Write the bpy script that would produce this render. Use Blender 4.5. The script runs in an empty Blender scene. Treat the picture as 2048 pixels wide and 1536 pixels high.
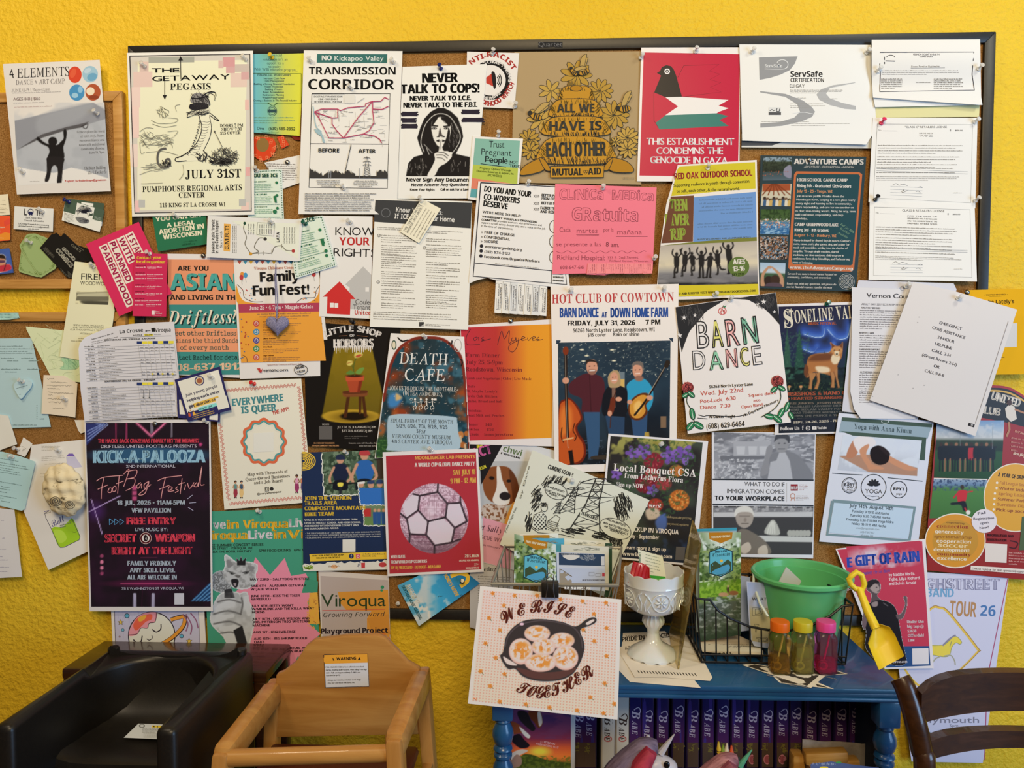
import bpy,bmesh,math,random
import numpy as np
from mathutils import Vector,Matrix
from mathutils.geometry import tessellate_polygon
SC=bpy.context.scene
COL=SC.collection
rnd=random.Random(7)
# ---------------------------------------------------------------- camera
FPX=1480.0
CAM=Vector((-0.0218,-1.613,1.40))
YAW,PIT=-0.0392,-0.0471
_f=Vector((math.sin(YAW)*math.cos(PIT),math.cos(YAW)*math.cos(PIT),math.sin(PIT)))
_r=Vector((math.cos(YAW),-math.sin(YAW),0))
_u=_r.cross(_f)
cd=bpy.data.cameras.new('camera');cam=bpy.data.objects.new('camera',cd);COL.objects.link(cam)
cd.sensor_width=36;cd.lens=36*FPX/2048;cd.clip_start=.01
M=Matrix((_r,_u,-_f)).transposed().to_4x4();M.translation=CAM
cam.matrix_world=M;SC.camera=cam
# ---------------------------------------------------------------- light
SC.view_settings.view_transform='Standard';SC.view_settings.look='None'
SC.view_settings.gamma=1;SC.view_settings.use_curve_mapping=False
SC.view_settings.exposure=0.0
W=bpy.data.worlds.new('room_ambience');SC.world=W;W.use_nodes=True
W.node_tree.nodes['Background'].inputs[0].default_value=(1.0,.93,.86,1)
W.node_tree.nodes['Background'].inputs[1].default_value=.06
def area(name,loc,target,size,power,col,sy=None):
 d=bpy.data.lights.new(name,'AREA');d.energy=power;d.color=col;d.size=size
 if sy:d.shape='RECTANGLE';d.size_y=sy
 o=bpy.data.objects.new(name,d);COL.objects.link(o);o.location=loc
 o.rotation_euler=(Vector(target)-Vector(loc)).to_track_quat('-Z','Y').to_euler()
 return o
area('ceiling_lamp_light',(-1.15,-1.15,2.75),(-1.0,0,1.3),.30,10.6,(1,.81,.57))
area('ceiling_lamp_light',(1.35,-1.15,2.75),(1.1,0,1.3),.30,9.6,(1,.96,.81))
area('dining_room_fill',(.1,-2.6,2.7),(0,0,1.3),.9,50,(1,.77,.45))  # added fill, stands in for warm bounce from the unseen room in front
area('window_daylight',(2.9,-2.5,1.35),(.5,0,1.1),1.5,72,(.40,.65,1),1.6)
# ---------------------------------------------------------------- pixel <-> place
def ray(px,py):
 return _f+_r*((px-1024)/FPX)-_u*((py-768)/FPX)
def at(px,py,Y=0.0):
 d=ray(px,py);return CAM+d*((Y-CAM.y)/d.y)
def atz(px,py,z):
 d=ray(px,py);return CAM+d*((z-CAM.z)/d.z)
_fn,_rn,_un,_cn=(np.array(v)for v in(_f,_r,_u,CAM))
def atn(P,Y):
 d=_fn+np.outer((P[:,0]-1024)/FPX,_rn)-np.outer((P[:,1]-768)/FPX,_un)
 return _cn+d*((Y-_cn[1])/d[:,1])[:,None]
def px1(x,y,Y=0.0):
 return(at(x+1,y,Y)-at(x,y,Y)).length
# ---------------------------------------------------------------- colour
def s2l(c):
 c=np.asarray(c,float);return np.where(c<=.04045,c/12.92,((c+.055)/1.055)**2.4)
def hx(h):
 if not isinstance(h,str):return np.asarray(h,float)
 if len(h)==3:h=h[0]*2+h[1]*2+h[2]*2
 return np.array([int(h[i:i+2],16)/255 for i in(0,2,4)])
WHITE=np.array([[(237,221,196),(243,226,202),(242,229,210),(245,237,223),(249,244,235)],[(218,204,183),(228,214,194),(232,221,204),(236,228,217),(238,235,230)],[(197,185,168),(207,196,180),(216,207,195),(216,213,207),(221,222,226)],[(183,172,156),(178,164,143),(204,196,186),(203,200,197),(202,204,208)]],float)
def alb(c,px,py,clip=True):
 c=hx(c);u=min(max(px/512,0),3.999);v=min(max(py/433,0),2.999);i,j=int(u),int(v);u-=i;v-=j
 w=(WHITE[j,i]*(1-u)+WHITE[j,i+1]*u)*(1-v)+(WHITE[j+1,i]*(1-u)+WHITE[j+1,i+1]*u)*v
 a=s2l(c)/s2l(np.array(w)/255)*.80
 return np.clip(a*min(1,.86/a.max()),.004,.86)if clip else a
# ---------------------------------------------------------------- materials
MATS={}
def mat(name,col=(.8,.8,.8),rough=.5,metal=0,spec=.5,trans=0,ior=1.45,coat=0,sss=0,hook=None):
 if name in MATS:return MATS[name]
 m=bpy.data.materials.new(name);m.use_nodes=True;MATS[name]=m
 nt=m.node_tree;b=nt.nodes['Principled BSDF']
 c=s2l(hx(col))if isinstance(col,str)else col
 b.inputs['Base Color'].default_value=(*c[:3],1);b.inputs['Roughness'].default_value=rough
 b.inputs['Metallic'].default_value=metal;b.inputs['Specular IOR Level'].default_value=spec
 b.inputs['Transmission Weight'].default_value=trans;b.inputs['IOR'].default_value=ior
 b.inputs['Coat Weight'].default_value=coat
 b.inputs['Subsurface Weight'].default_value=sss
 if hook:hook(nt,b)
 return m
def N(nt,typ,**kw):
 n=nt.nodes.new(typ)
 for k,v in kw.items():
  if k in n.inputs:n.inputs[k].default_value=v
  else:setattr(n,k,v)
 return n
def coords(nt,scale=(1,1,1),kind='Object'):
 tc=N(nt,'ShaderNodeTexCoord');mp=N(nt,'ShaderNodeMapping');mp.inputs['Scale'].default_value=scale
 nt.links.new(tc.outputs[kind],mp.inputs[0]);return mp.outputs[0]
def ramp(nt,fac,stops):
 r=N(nt,'ShaderNodeValToRGB');e=r.color_ramp.elements
 while len(e)<len(stops):e.new(.5)
 for el,(p,c)in zip(e,stops):el.position=p;el.color=(*s2l(hx(c)),1)
 nt.links.new(fac,r.inputs[0]);return r.outputs[0]
def bump(nt,b,h,strength,dist):
 bp=N(nt,'ShaderNodeBump',Strength=strength,Distance=dist)
 nt.links.new(h,bp.inputs['Height']);nt.links.new(bp.outputs[0],b.inputs['Normal'])
def noise_h(scale,c1,c2,lo=.35,hi=.65,stretch=(1,1,1),bstr=0,bdist=.001,detail=5,third=None):
 def h(nt,b):
  n=N(nt,'ShaderNodeTexNoise',Scale=scale,Detail=detail,Roughness=.6)
  nt.links.new(coords(nt,stretch),n.inputs['Vector'])
  st=[(lo,c1),(hi,c2)]+([(min(hi+.12,1),third)]if third else[])
  nt.links.new(ramp(nt,n.outputs[0],st),b.inputs['Base Color'])
  if bstr:bump(nt,b,n.outputs[0],bstr,bdist)
 return h
def wall_h(nt,b):
 co=coords(nt)
 n1=N(nt,'ShaderNodeTexNoise',Scale=95,Detail=3,Roughness=.55);nt.links.new(co,n1.inputs['Vector'])
 n2=N(nt,'ShaderNodeTexNoise',Scale=30,Detail=2);nt.links.new(co,n2.inputs['Vector'])
 mx=N(nt,'ShaderNodeMath',operation='MULTIPLY_ADD');nt.links.new(n2.outputs[0],mx.inputs[0]);mx.inputs[1].default_value=.5
 nt.links.new(n1.outputs[0],mx.inputs[2])
 bump(nt,b,mx.outputs[0],.75,.006)
 n3=N(nt,'ShaderNodeTexNoise',Scale=3.0,Detail=4);nt.links.new(co,n3.inputs['Vector'])
 nt.links.new(ramp(nt,n3.outputs[0],[(.3,'e3bd2c'),(.7,'e9c536')]),b.inputs['Base Color'])
def cork_h(nt,b):
 co=coords(nt)
 n1=N(nt,'ShaderNodeTexNoise',Scale=420,Detail=4,Roughness=.7);nt.links.new(co,n1.inputs['Vector'])
 c=ramp(nt,n1.outputs[0],[(.30,'5f3c1a'),(.45,'8c6434'),(.58,'a07644'),(.72,'bd9660')])
 nt.links.new(c,b.inputs['Base Color']);bump(nt,b,n1.outputs[0],.4,.001)
def wood_h(c1,c2,c3,sc=(3,40,40),bands=False):
 def h(nt,b):
  n=N(nt,'ShaderNodeTexNoise',Scale=2.2,Detail=6,Roughness=.62,Distortion=.6)
  nt.links.new(coords(nt,sc),n.inputs['Vector'])
  nt.links.new(ramp(nt,n.outputs[0],[(.3,c1),(.5,c2),(.7,c3)]),b.inputs['Base Color'])
 return h
def vcol_h(nt,b):
 a=N(nt,'ShaderNodeAttribute',attribute_name='Col');nt.links.new(a.outputs['Color'],b.inputs['Base Color'])
mat('printed_paper',rough=.65,spec=.12,hook=vcol_h)
mat('glossy_print',rough=.33,spec=.2,hook=vcol_h)
mat('wall_paint',rough=.5,spec=.2,hook=wall_h)
mat('cork',rough=.9,spec=.1,hook=cork_h)
mat('black_frame','23211f',.42,hook=noise_h(120,'171614','201e1c'))
mat('oak_frame',rough=.45,hook=wood_h('a87836','c4924e','d3a563',(2,30,30)))
mat('clear_plastic',(1,1,1),.06,trans=.95,ior=1.3)
mat('steel','9a9a98',.3,metal=1)
# ---------------------------------------------------------------- mesh helpers
def link(o,parent=None):
 COL.objects.link(o)
 if parent is not None:o.parent=parent
 return o
def tag(o,label=None,cat=None,group=None,kind=None):
 if label:o['label']=label
 if cat:o['category']=cat
 if group:o['group']=group
 if kind:o['kind']=kind
 return o
def empty(name,loc,rz=0):
 o=bpy.data.objects.new(name,None);COL.objects.link(o);o.location=loc;o.rotation_euler=(0,0,rz)
 o.empty_display_size=.05;return o
class MB:
 """collects shapes into ONE mesh object"""
 def __init__(s):s.bm=bmesh.new();s.mats=[]
 def mi(s,m):
  m=MATS[m]if isinstance(m,str)else m
  if m not in s.mats:s.mats.append(m)
  return s.mats.index(m)
 def raw(s,vs,fs,m,smooth=False):
  i=s.mi(m);v=[s.bm.verts.new(p)for p in vs]
  for f in fs:
   try:fc=s.bm.faces.new([v[k]for k in f]);fc.material_index=i;fc.smooth=smooth
   except ValueError:pass
  return v
 def box(s,lo,hi,m,bev=0,mtx=None,seg=2):
  b=bmesh.new();bmesh.ops.create_cube(b,size=1)
  lo,hi=Vector(lo),Vector(hi)
  for v in b.verts:v.co=Vector([(lo[k]+hi[k])/2+v.co[k]*(hi[k]-lo[k])for k in range(3)])
  if bev:bmesh.ops.bevel(b,geom=b.edges[:],offset=bev,segments=seg,affect='EDGES',profile=.5)
  s.add(b,m,mtx,smooth=bev>0)
 def add(s,b,m,mtx=None,smooth=False):
  if mtx is not None:bmesh.ops.transform(b,matrix=mtx,verts=b.verts)
  b.verts.index_update()
  s.raw([v.co.copy()for v in b.verts],[[v.index for v in f.verts]for f in b.faces],m,smooth);b.free()
 def lathe(s,prof,m,seg=28,mtx=None,close=True,wave=None):
  vs,fs=[],[]
  for j,(r,z)in enumerate(prof):
   for k in range(seg):
    a=2*math.pi*k/seg;rr=r;zz=z
    if wave:rr,zz=wave(j,a,r,z)
    vs.append(Vector((rr*math.cos(a),rr*math.sin(a),zz)))
  n=len(prof)
  for j in range(n-1):
   for k in range(seg):
    k2=(k+1)%seg;fs.append((j*seg+k,j*seg+k2,(j+1)*seg+k2,(j+1)*seg+k))
  if close:fs+=[tuple(range(seg-1,-1,-1)),tuple((n-1)*seg+k for k in range(seg))]
  if mtx is not None:vs=[mtx@v for v in vs]
  s.raw(vs,fs,m,True)
 def tube(s,pts,r,m,seg=8,closed=False,caps=True):
  pts=[Vector(p)for p in pts];n=len(pts);vs,fs=[],[];pn=None
  for i,p in enumerate(pts):
   a=pts[i-1]if i or closed else p;b=pts[(i+1)%n]if i<n-1 or closed else p
   t=(b-a).normalized()
   if pn is None:pn=t.orthogonal().normalized()
   pn=(pn-t*pn.dot(t));pn=pn.normalized()if pn.length>1e-6 else t.orthogonal().normalized()
   bn=t.cross(pn);rr=r[i]if isinstance(r,(list,tuple))else r
   for k in range(seg):
    a2=2*math.pi*k/seg;vs.append(p+pn*(rr*math.cos(a2))+bn*(rr*math.sin(a2)))
  for i in range(n if closed else n-1):
   j=(i+1)%n
   for k in range(seg):k2=(k+1)%seg;fs.append((i*seg+k,i*seg+k2,j*seg+k2,j*seg+k))
  if caps and not closed:fs+=[tuple(range(seg-1,-1,-1)),tuple((n-1)*seg+k for k in range(seg))]
  s.raw(vs,fs,m,True)
 def prism(s,pts,th,m,mtx=None,bev=0):
  """pts: 2D outline in x,z; extruded along y by th"""
  b=bmesh.new();f=b.faces.new([b.verts.new((p[0],0,p[1]))for p in pts])
  r=bmesh.ops.extrude_face_region(b,geom=[f])
  for v in[g for g in r['geom']if isinstance(g,bmesh.types.BMVert)]:v.co.y+=th
  bmesh.ops.recalc_face_normals(b,faces=b.faces)
  if bev:bmesh.ops.bevel(b,geom=[e for e in b.edges if e.calc_face_angle(0)>.5],offset=bev,segments=2,affect='EDGES',profile=.5)
  s.add(b,m,mtx,smooth=False)
 def ball(s,c,r,m,sub=2,sc=(1,1,1),mtx=None):
  b=bmesh.new();bmesh.ops.create_icosphere(b,subdivisions=sub,radius=r)
  for v in b.verts:v.co=Vector((v.co.x*sc[0],v.co.y*sc[1],v.co.z*sc[2]))
  t=Matrix.Translation(c)
  s.add(b,m,t@mtx if mtx is not None else t,True)
 def build(s,name,parent=None,loc=None,keep=False):
  """loc: world origin; vertices were given in world space (children of an empty: in the empty's space)"""
  if loc is not None:bmesh.ops.translate(s.bm,verts=s.bm.verts,vec=-Vector(loc))
  bmesh.ops.recalc_face_normals(s.bm,faces=s.bm.faces)
  me=bpy.data.meshes.new(name);s.bm.to_mesh(me);s.bm.free()
  for m in s.mats:me.materials.append(m)
  o=bpy.data.objects.new(name,me);link(o,parent)
  if loc is not None:o.location=loc
  try:me.set_sharp_from_angle(angle=math.radians(42))
  except Exception:pass
  return o
def copy_tree(o,parent=None):
 c=o.copy();COL.objects.link(c)
 if parent is not None:c.parent=parent
 for ch in list(o.children):copy_tree(ch,c)
 return c
def skin(name,chains,m,parent=None,loc=None,sub=2):
 """organic body: chains of (point, radius) sharing joints by equal points"""
 bm=bmesh.new();vm={};rad={}
 for ch in chains:
  pv=None
  for p,r in ch:
   k=tuple(round(c,5)for c in p)
   if k not in vm:vm[k]=bm.verts.new(p);rad[k]=r
   if pv is not None and vm[k]is not pv:
    try:bm.edges.new((pv,vm[k]))
    except ValueError:pass
   pv=vm[k]
 me=bpy.data.meshes.new(name);bm.verts.index_update();ks=list(vm)
 bm.to_mesh(me);bm.free()
 o=bpy.data.objects.new(name,me);link(o,parent)
 if loc is not None:o.location=loc
 md=o.modifiers.new('s','SKIN');md.use_smooth_shade=True
 for k,sv in zip(ks,me.skin_vertices[0].data):sv.radius=(rad[k],rad[k])
 me.skin_vertices[0].data[0].use_root=True
 o.modifiers.new('u','SUBSURF').levels=sub;o.modifiers['u'].render_levels=sub
 me.materials.append(MATS[m]);return o
# ---------------------------------------------------------------- lettering: outlines of the built-in font, one cached per letter
FONT={}
def _map(ch,up,dg=None):
 if 'A'<=ch<='Z':return chr(up+ord(ch)-65)
 if 'a'<=ch<='z':return{0x1D434:0x210E}.get(up)and '\u210e' if(ch=='h' and up==0x1D434)else chr(up+26+ord(ch)-97)
 if dg and '0'<=ch<='9':return chr(dg+ord(ch)-48)
 return ch
STY={'r':None,'b':(0x1D5D4,0x1D7EC),'i':(0x1D608,None),'S':(0x1D400,0x1D7CE),'I':(0x1D434,None),'J':(0x1D468,0x1D7CE),'c':(0x1D4D0,None),'m':(0x1D670,0x1D7F6)}
CAPH={}
def need(st,text):
 """make sure the outlines of these letters are cached"""
 miss=[ch for ch in dict.fromkeys(('H' if st not in CAPH else '')+text+'?')if ch!=' ' and(st,ch)not in FONT]
 if not miss:return
 sc=bpy.data.scenes.new('lettering');mp=STY[st];obs=[]
 for ch in miss:
  c=bpy.data.curves.new('letter','FONT');c.body=_map(ch,*mp)if mp else ch
  c.size=1;c.resolution_u=3;o=bpy.data.objects.new('letter',c);sc.collection.objects.link(o);obs.append((ch,o))
 with bpy.context.temp_override(scene=sc,view_layer=sc.view_layers[0]):dg=bpy.context.evaluated_depsgraph_get()
 for ch,o in obs:
  e=o.evaluated_get(dg);me=e.to_mesh()
  V=np.array([v.co[:2]for v in me.vertices])if len(me.vertices)else np.zeros((0,2))
  F=[tuple(p.vertices)for p in me.polygons];cnt={}
  for p in me.polygons:
   for ek in p.edge_keys:cnt[ek]=cnt.get(ek,0)+1
  FONT[st,ch]=(V,F,[ek for ek,n in cnt.items()if n==1]);e.to_mesh_clear()
 if st not in CAPH:CAPH[st]=FONT[st,'H'][0][:,1].max()
 for ch in miss:V,F,B=FONT[st,ch];FONT[st,ch]=(V/CAPH[st],F,B)
 for _,o in obs:c=o.data;bpy.data.objects.remove(o);bpy.data.curves.remove(c)
 bpy.data.scenes.remove(sc)
ALIAS={'R':('r',1),'x':('b',1),'X':('b',2),'s':('I',0),'o':('b',0),'M':('m',1),'O':('r',0),'C':('c',1)}
def layout(st,text):
 """-> list of (glyph arrays, pen x), total width; unit = cap height"""
 base,fat=ALIAS.get(st,(st,0));x=0;out=[];need(base,text)
 for ch in text:
  if ch==' ':x+=.42;continue
  V,F,B=FONT.get((base,ch))or FONT[base,'?']
  if not len(V):x+=.4;continue
  V=V.copy()
  if st=='s':V[:,0]-=V[:,1]*.20
  lo,hi=V[:,0].min(),V[:,0].max();sb=.17 if base=='m' else.10
  if base=='c':sb=.02
  V[:,0]+=x-lo;out.append((V,F,B));x+=hi-lo+sb
 return out,max(x-.1,.1),fat
def spl(pts,n=6,closed=True):
 P=np.array(pts,float);m=len(P);o=[]
 for i in range(m if closed else m-1):
  g=(lambda k:P[k%m])if closed else(lambda k:P[min(max(k,0),m-1)])
  p0,p1,p2,p3=g(i-1),g(i),g(i+1),g(i+2)
  for t in np.arange(n)/n:
   o.append(.5*((2*p1)+(p2-p0)*t+(2*p0-5*p1+4*p2-p3)*t*t+(3*p1-p0-3*p2+p3)*t**3))
 if not closed:o.append(P[-1])
 return np.array(o)
def vnoise(X,Y,sc,seed=0):
 g=np.random.RandomState(seed).rand(64,64);x=X/sc;y=Y/sc
 i=np.floor(x).astype(int);j=np.floor(y).astype(int);a=x-i;b=y-j
 a=a*a*(3-2*a);b=b*b*(3-2*b);q=lambda u,v:g[u%64,v%64]
 return(q(i,j)*(1-a)+q(i+1,j)*a)*(1-b)+(q(i,j+1)*(1-a)+q(i+1,j+1)*a)*b
def fbm(X,Y,sc,seed=0,o=3):
 return sum(vnoise(X,Y,sc/2**k,seed+k)*.5**k for k in range(o))/sum(.5**k for k in range(o))
LAY=1.4e-5
class Img:
 """a printed picture: a fine grid whose points carry ink colours (drawn in the sheet's coordinates)"""
 def __init__(s,sh,quad,step):
  s.sh=sh;q=np.array(quad,float)
  w=np.linalg.norm(q[1]-q[0])/sh.k;h=np.linalg.norm(q[3]-q[0])/sh.k
  s.nx,s.ny=max(2,int(w/step)),max(2,int(h/step))
  u,v=np.meshgrid(np.linspace(0,1,s.nx+1),np.linspace(0,1,s.ny+1))
  P=(q[0]*((1-u)*(1-v))[...,None]+q[1]*(u*(1-v))[...,None]+q[2]*(u*v)[...,None]+q[3]*((1-u)*v)[...,None])
  s.X,s.Y=P[...,0],P[...,1];s.u,s.v=u,v;s.A=np.ones(s.X.shape+(3,));s.pix=step*sh.k;s.keep=None
 def mix(s,mask,c):s.A+=mask[...,None]*(hx(c)-s.A);return s
 def fill(s,c):s.A[:]=hx(c);return s
 def vg(s,*st):
  p=[a for a,_ in st];cs=np.array([hx(c)for _,c in st])
  for k in range(3):s.A[...,k]=np.interp(s.v,p,cs[:,k])
  return s
 def hg(s,*st):
  p=[a for a,_ in st];cs=np.array([hx(c)for _,c in st])
  for k in range(3):s.A[...,k]=np.interp(s.u,p,cs[:,k])
  return s
 def nz(s,sc,c,lo=.45,hi=.6,seed=1,amt=1,m=None,st=(1,1)):
  n=fbm(s.X*st[0],s.Y*st[1],sc,seed);k=np.clip((n-lo)/(hi-lo),0,1)*amt
  return s.mix(k if m is None else k*m,c)
 def grain(s,a,sc=None,seed=3):
  n=vnoise(s.X,s.Y,sc or s.pix*1.5,seed)-.5;s.A=np.clip(s.A+n[...,None]*a,0,1);return s
 def em(s,cx,cy,rx,ry,soft=None,rot=0):
  a=math.radians(rot);dx,dy=s.X-cx,s.Y-cy
  x=dx*math.cos(a)+dy*math.sin(a);y=-dx*math.sin(a)+dy*math.cos(a)
  d=(np.sqrt((x/rx)**2+(y/ry)**2)-1)*min(rx,ry);soft=soft or s.pix
  return np.clip(.5-d/soft,0,1)
 def e(s,cx,cy,rx,ry,c,soft=None,rot=0):return s.mix(s.em(cx,cy,rx,ry,soft,rot),c)
 def sd(s,P,closed=True):
  d=np.full(s.X.shape,1e9);ins=np.zeros(s.X.shape,bool);n=len(P)
  for i in range(n if closed else n-1):
   a,b=P[i],P[(i+1)%n];ex,ey=b[0]-a[0],b[1]-a[1];L2=ex*ex+ey*ey+1e-9
   t=np.clip(((s.X-a[0])*ex+(s.Y-a[1])*ey)/L2,0,1)
   d=np.minimum(d,(s.X-a[0]-t*ex)**2+(s.Y-a[1]-t*ey)**2)
   if closed and abs(ey)>1e-9:
    c=((a[1]>s.Y)!=(b[1]>s.Y))&(s.X<ex*(s.Y-a[1])/ey+a[0]);ins^=c
  return np.sqrt(d)*np.where(ins,-1,1)if closed else np.sqrt(d)
 def pm(s,pts,soft=None,sm=1):
  P=spl(pts,4)if sm else np.array(pts,float);return np.clip(.5-s.sd(P)/(soft or s.pix),0,1)
 def p(s,pts,c,soft=None,sm=1):return s.mix(s.pm(pts,soft,sm),c)
 def l(s,pts,w,c,soft=None,sm=1):
  P=spl(pts,4,False)if sm and len(pts)>2 else np.array(pts,float)
  return s.mix(np.clip(.5-(s.sd(P,False)-w/2)/(soft or s.pix),0,1),c)
 def done(s,name=None):
  P=np.stack([s.X.ravel(),s.Y.ravel()],1);i=np.arange((s.nx+1)*(s.ny+1)).reshape(s.ny+1,s.nx+1)
  F=np.stack([i[1:,:-1],i[1:,1:],i[:-1,1:],i[:-1,:-1]],-1).reshape(-1,4)
  if s.keep is not None:F=F[s.keep.ravel()[F].mean(1)>.5]
  s.sh.emit(P,F,s.A.reshape(-1,3),part=name,raw=True);return s.sh
SHEETS={}
def atzn(P,Z):
 d=_fn+np.outer((P[:,0]-1024)/FPX,_rn)-np.outer((P[:,1]-768)/FPX,_un)
 return _cn+d*((Z-_cn[2])/d[:,2])[:,None]
class S:
 """one sheet of paper: grid + everything printed on it = ONE mesh (pictures may be child parts)"""
 def __init__(s,key,name,label,cat,Z,quad,lay,col='fff',group=None,warp=None,th=.25,mat='printed_paper',back=None,d=None,cell=9,flat=None):
  s.flat=flat;s.col=col
  s.key,s.name,s.label,s.cat,s.group,s.th,s.mat=key,name,label,cat,group,th,mat
  s.Z=Z;s.k=Z[2];s.d=(d if d is not None else 12+1.5*lay)/1000;s.warpf=warp;s.ly=0;s.hold=False
  s.E={None:[[],[],[],0]};s.nv={}
  q=np.array(quad,float);s.quad=q;s.P4=s.px(q)
  A=s.P4;n=len(A)
  if n!=4:lo,hi=A.min(0),A.max(0);A=np.array([lo,(hi[0],lo[1]),hi,(lo[0],hi[1])])
  s.o=A[0];s.e1=A[1]-A[0];s.e2=A[-1]-A[0]
  s.inv=np.linalg.inv(np.array([s.e1,s.e2]).T)
  ph=rnd.random()*6;s.ph=(ph,ph*1.7)
  if n==4:
   nx=max(2,int(max(np.linalg.norm(A[1]-A[0]),np.linalg.norm(A[2]-A[3]))/cell));ny=max(2,int(np.linalg.norm(A[3]-A[0])/cell))
   u,v=np.meshgrid(np.linspace(0,1,nx+1),np.linspace(0,1,ny+1))
   P=(q[0]*((1-u)*(1-v))[...,None]+q[1]*(u*(1-v))[...,None]+q[2]*(u*v)[...,None]+q[3]*((1-u)*v)[...,None]).reshape(-1,2)
   i=np.arange((nx+1)*(ny+1)).reshape(ny+1,nx+1)
   F=np.stack([i[1:,:-1],i[1:,1:],i[:-1,1:],i[:-1,:-1]],-1).reshape(-1,4)
   rim=list(i[0,:])+list(i[1:,-1])+list(i[-1,-2::-1])+list(i[-2:0:-1,0])
  else:
   P,F=s.tri(q);rim=list(range(n))
   if len(P)>n:rim=None
  c=s.colour(col,P);bc=s.colour(back or col,P)
  s.emit(P,F,c,lay=0)
  s.emit(P,[tuple(reversed(f))for f in F],bc,lay=0,off=-s.th)
  if rim is not None:
   m=len(rim);R=P[rim];f=[(k,(k+1)%m,m+(k+1)%m,m+k)for k in range(m)]
   V=np.vstack([R,R]);cc=np.vstack([bc[rim],bc[rim]])
   s.emit(V,f,cc,lay=0,off=np.r_[np.zeros(m),np.full(m,-s.th)])
  SHEETS[key]=s
 def px(s,P):P=np.asarray(P,float);return P/s.Z[2]+np.array(s.Z[:2])
 def colour(s,c,P):
  q=s.px(np.asarray(P,float).mean(0)[None])[0]
  if isinstance(c,np.ndarray)and c.ndim==2:
   return np.array([alb(x,*q)for x in c])
  return np.tile(alb(c,*q),(len(P),1))
 def out(s,Q):
  """how far the sheet stands off its base plane, metres, for pixel points"""
  uv=(s.inv@(Q-s.o).T);u,v=uv
  w=.35*np.sin(u*5+s.ph[0])*np.sin(v*4+s.ph[1])
  if s.warpf:w=w+s.warpf(u,v)
  return w/1000
 def emit(s,P,F,C,lay=None,off=0,part=None,raw=False):
  if lay is None:s.ly+=0 if s.hold else 1;lay=s.ly
  if part and part not in s.E:s.E[part]=[[],[],[],0]
  E=s.E[part if part else None]
  Q=s.px(P);Y=s.d+s.out(Q)+np.asarray(off)/1000+(1e-4+lay*LAY if lay else 0)
  V=atn(Q,-Y)if s.flat is None else atzn(Q,s.flat+Y)
  b=E[3];E[0].append(V);E[1]+=[tuple(int(i)+b for i in f)for f in F]
  if raw:C=s.inkmap(C,Q)
  E[2].append(np.asarray(C,float));E[3]+=len(V);return s
 def inkmap(s,C,Q):
  w=alb((1.,1.,1.),*Q.mean(0),clip=False)
  a=s2l(C)*w;return np.clip(a*np.minimum(1,.86/a.max(1))[:,None],.004,.86)
 def tri(s,pts,mx=11):
  P=[tuple(map(float,p))for p in pts]
  T=[tuple(t)for t in tessellate_polygon([[Vector((p[0],p[1],0))for p in P]])]
  out=[];mx=mx*s.k
  def sub(a,b,c,dep):
   la=[math.dist(P[a],P[b]),math.dist(P[b],P[c]),math.dist(P[c],P[a])];m=max(la)
   if m<mx or dep>12:out.append((a,b,c));return
   i=la.index(m);A,B,Cc=[(a,b,c),(b,c,a),(c,a,b)][i]
   key=(min(A,B),max(A,B))
   if key not in mid:P.append(((P[A][0]+P[B][0])/2,(P[A][1]+P[B][1])/2));mid[key]=len(P)-1
   k=mid[key];sub(A,k,Cc,dep+1);sub(k,B,Cc,dep+1)
  mid={}
  for t in T:sub(*t,0)
  P=np.array(P);o2=[]
  for a,b,c in out:
   cr=(P[b][0]-P[a][0])*(P[c][1]-P[a][1])-(P[b][1]-P[a][1])*(P[c][0]-P[a][0])
   o2.append((a,b,c)if cr<0 else(a,c,b))
  return P,o2
# ---- drawing, in the zoom frame's coordinates
 def p(s,pts,c,sm=0,lay=None,part=None):
  if sm:pts=spl(pts,5)
  P,F=s.tri(pts);return s.emit(P,F,s.colour(c,P),lay=lay,part=part)
 def rc(s,x0,y0,x1,y1,c,sl=0,sx=0,g=None,vert=True):
  """rectangle, sl = slope of its top, sx = lean of its side; g = second colour (a gradient)"""
  q=np.array([(x0,y0),(x1,y0+sl*(x1-x0)),(x1+sx*(y1-y0),y1+sl*(x1-x0)),(x0+sx*(y1-y0),y1)])
  return s.q(q,c,g,vert)
 def q(s,q,c,g=None,vert=True):
  q=np.array(q,float)
  nx=max(1,int(np.linalg.norm(q[1]-q[0])/s.k/11));ny=max(1,int(np.linalg.norm(q[3]-q[0])/s.k/11))
  if g is not None:nx,ny=max(nx,8),max(ny,8)
  u,v=np.meshgrid(np.linspace(0,1,nx+1),np.linspace(0,1,ny+1))
  P=(q[0]*((1-u)*(1-v))[...,None]+q[1]*(u*(1-v))[...,None]+q[2]*(u*v)[...,None]+q[3]*((1-u)*v)[...,None]).reshape(-1,2)
  i=np.arange((nx+1)*(ny+1)).reshape(ny+1,nx+1)
  F=np.stack([i[1:,:-1],i[1:,1:],i[:-1,1:],i[:-1,:-1]],-1).reshape(-1,4)
  if g is None:C=s.colour(c,P)
  else:
   t=(v if vert else u).ravel()[:,None];t=t*t*(3-2*t);C=s.colour(hx(c)*(1-t)+hx(g)*t,P)
  return s.emit(P,F,C)
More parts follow.
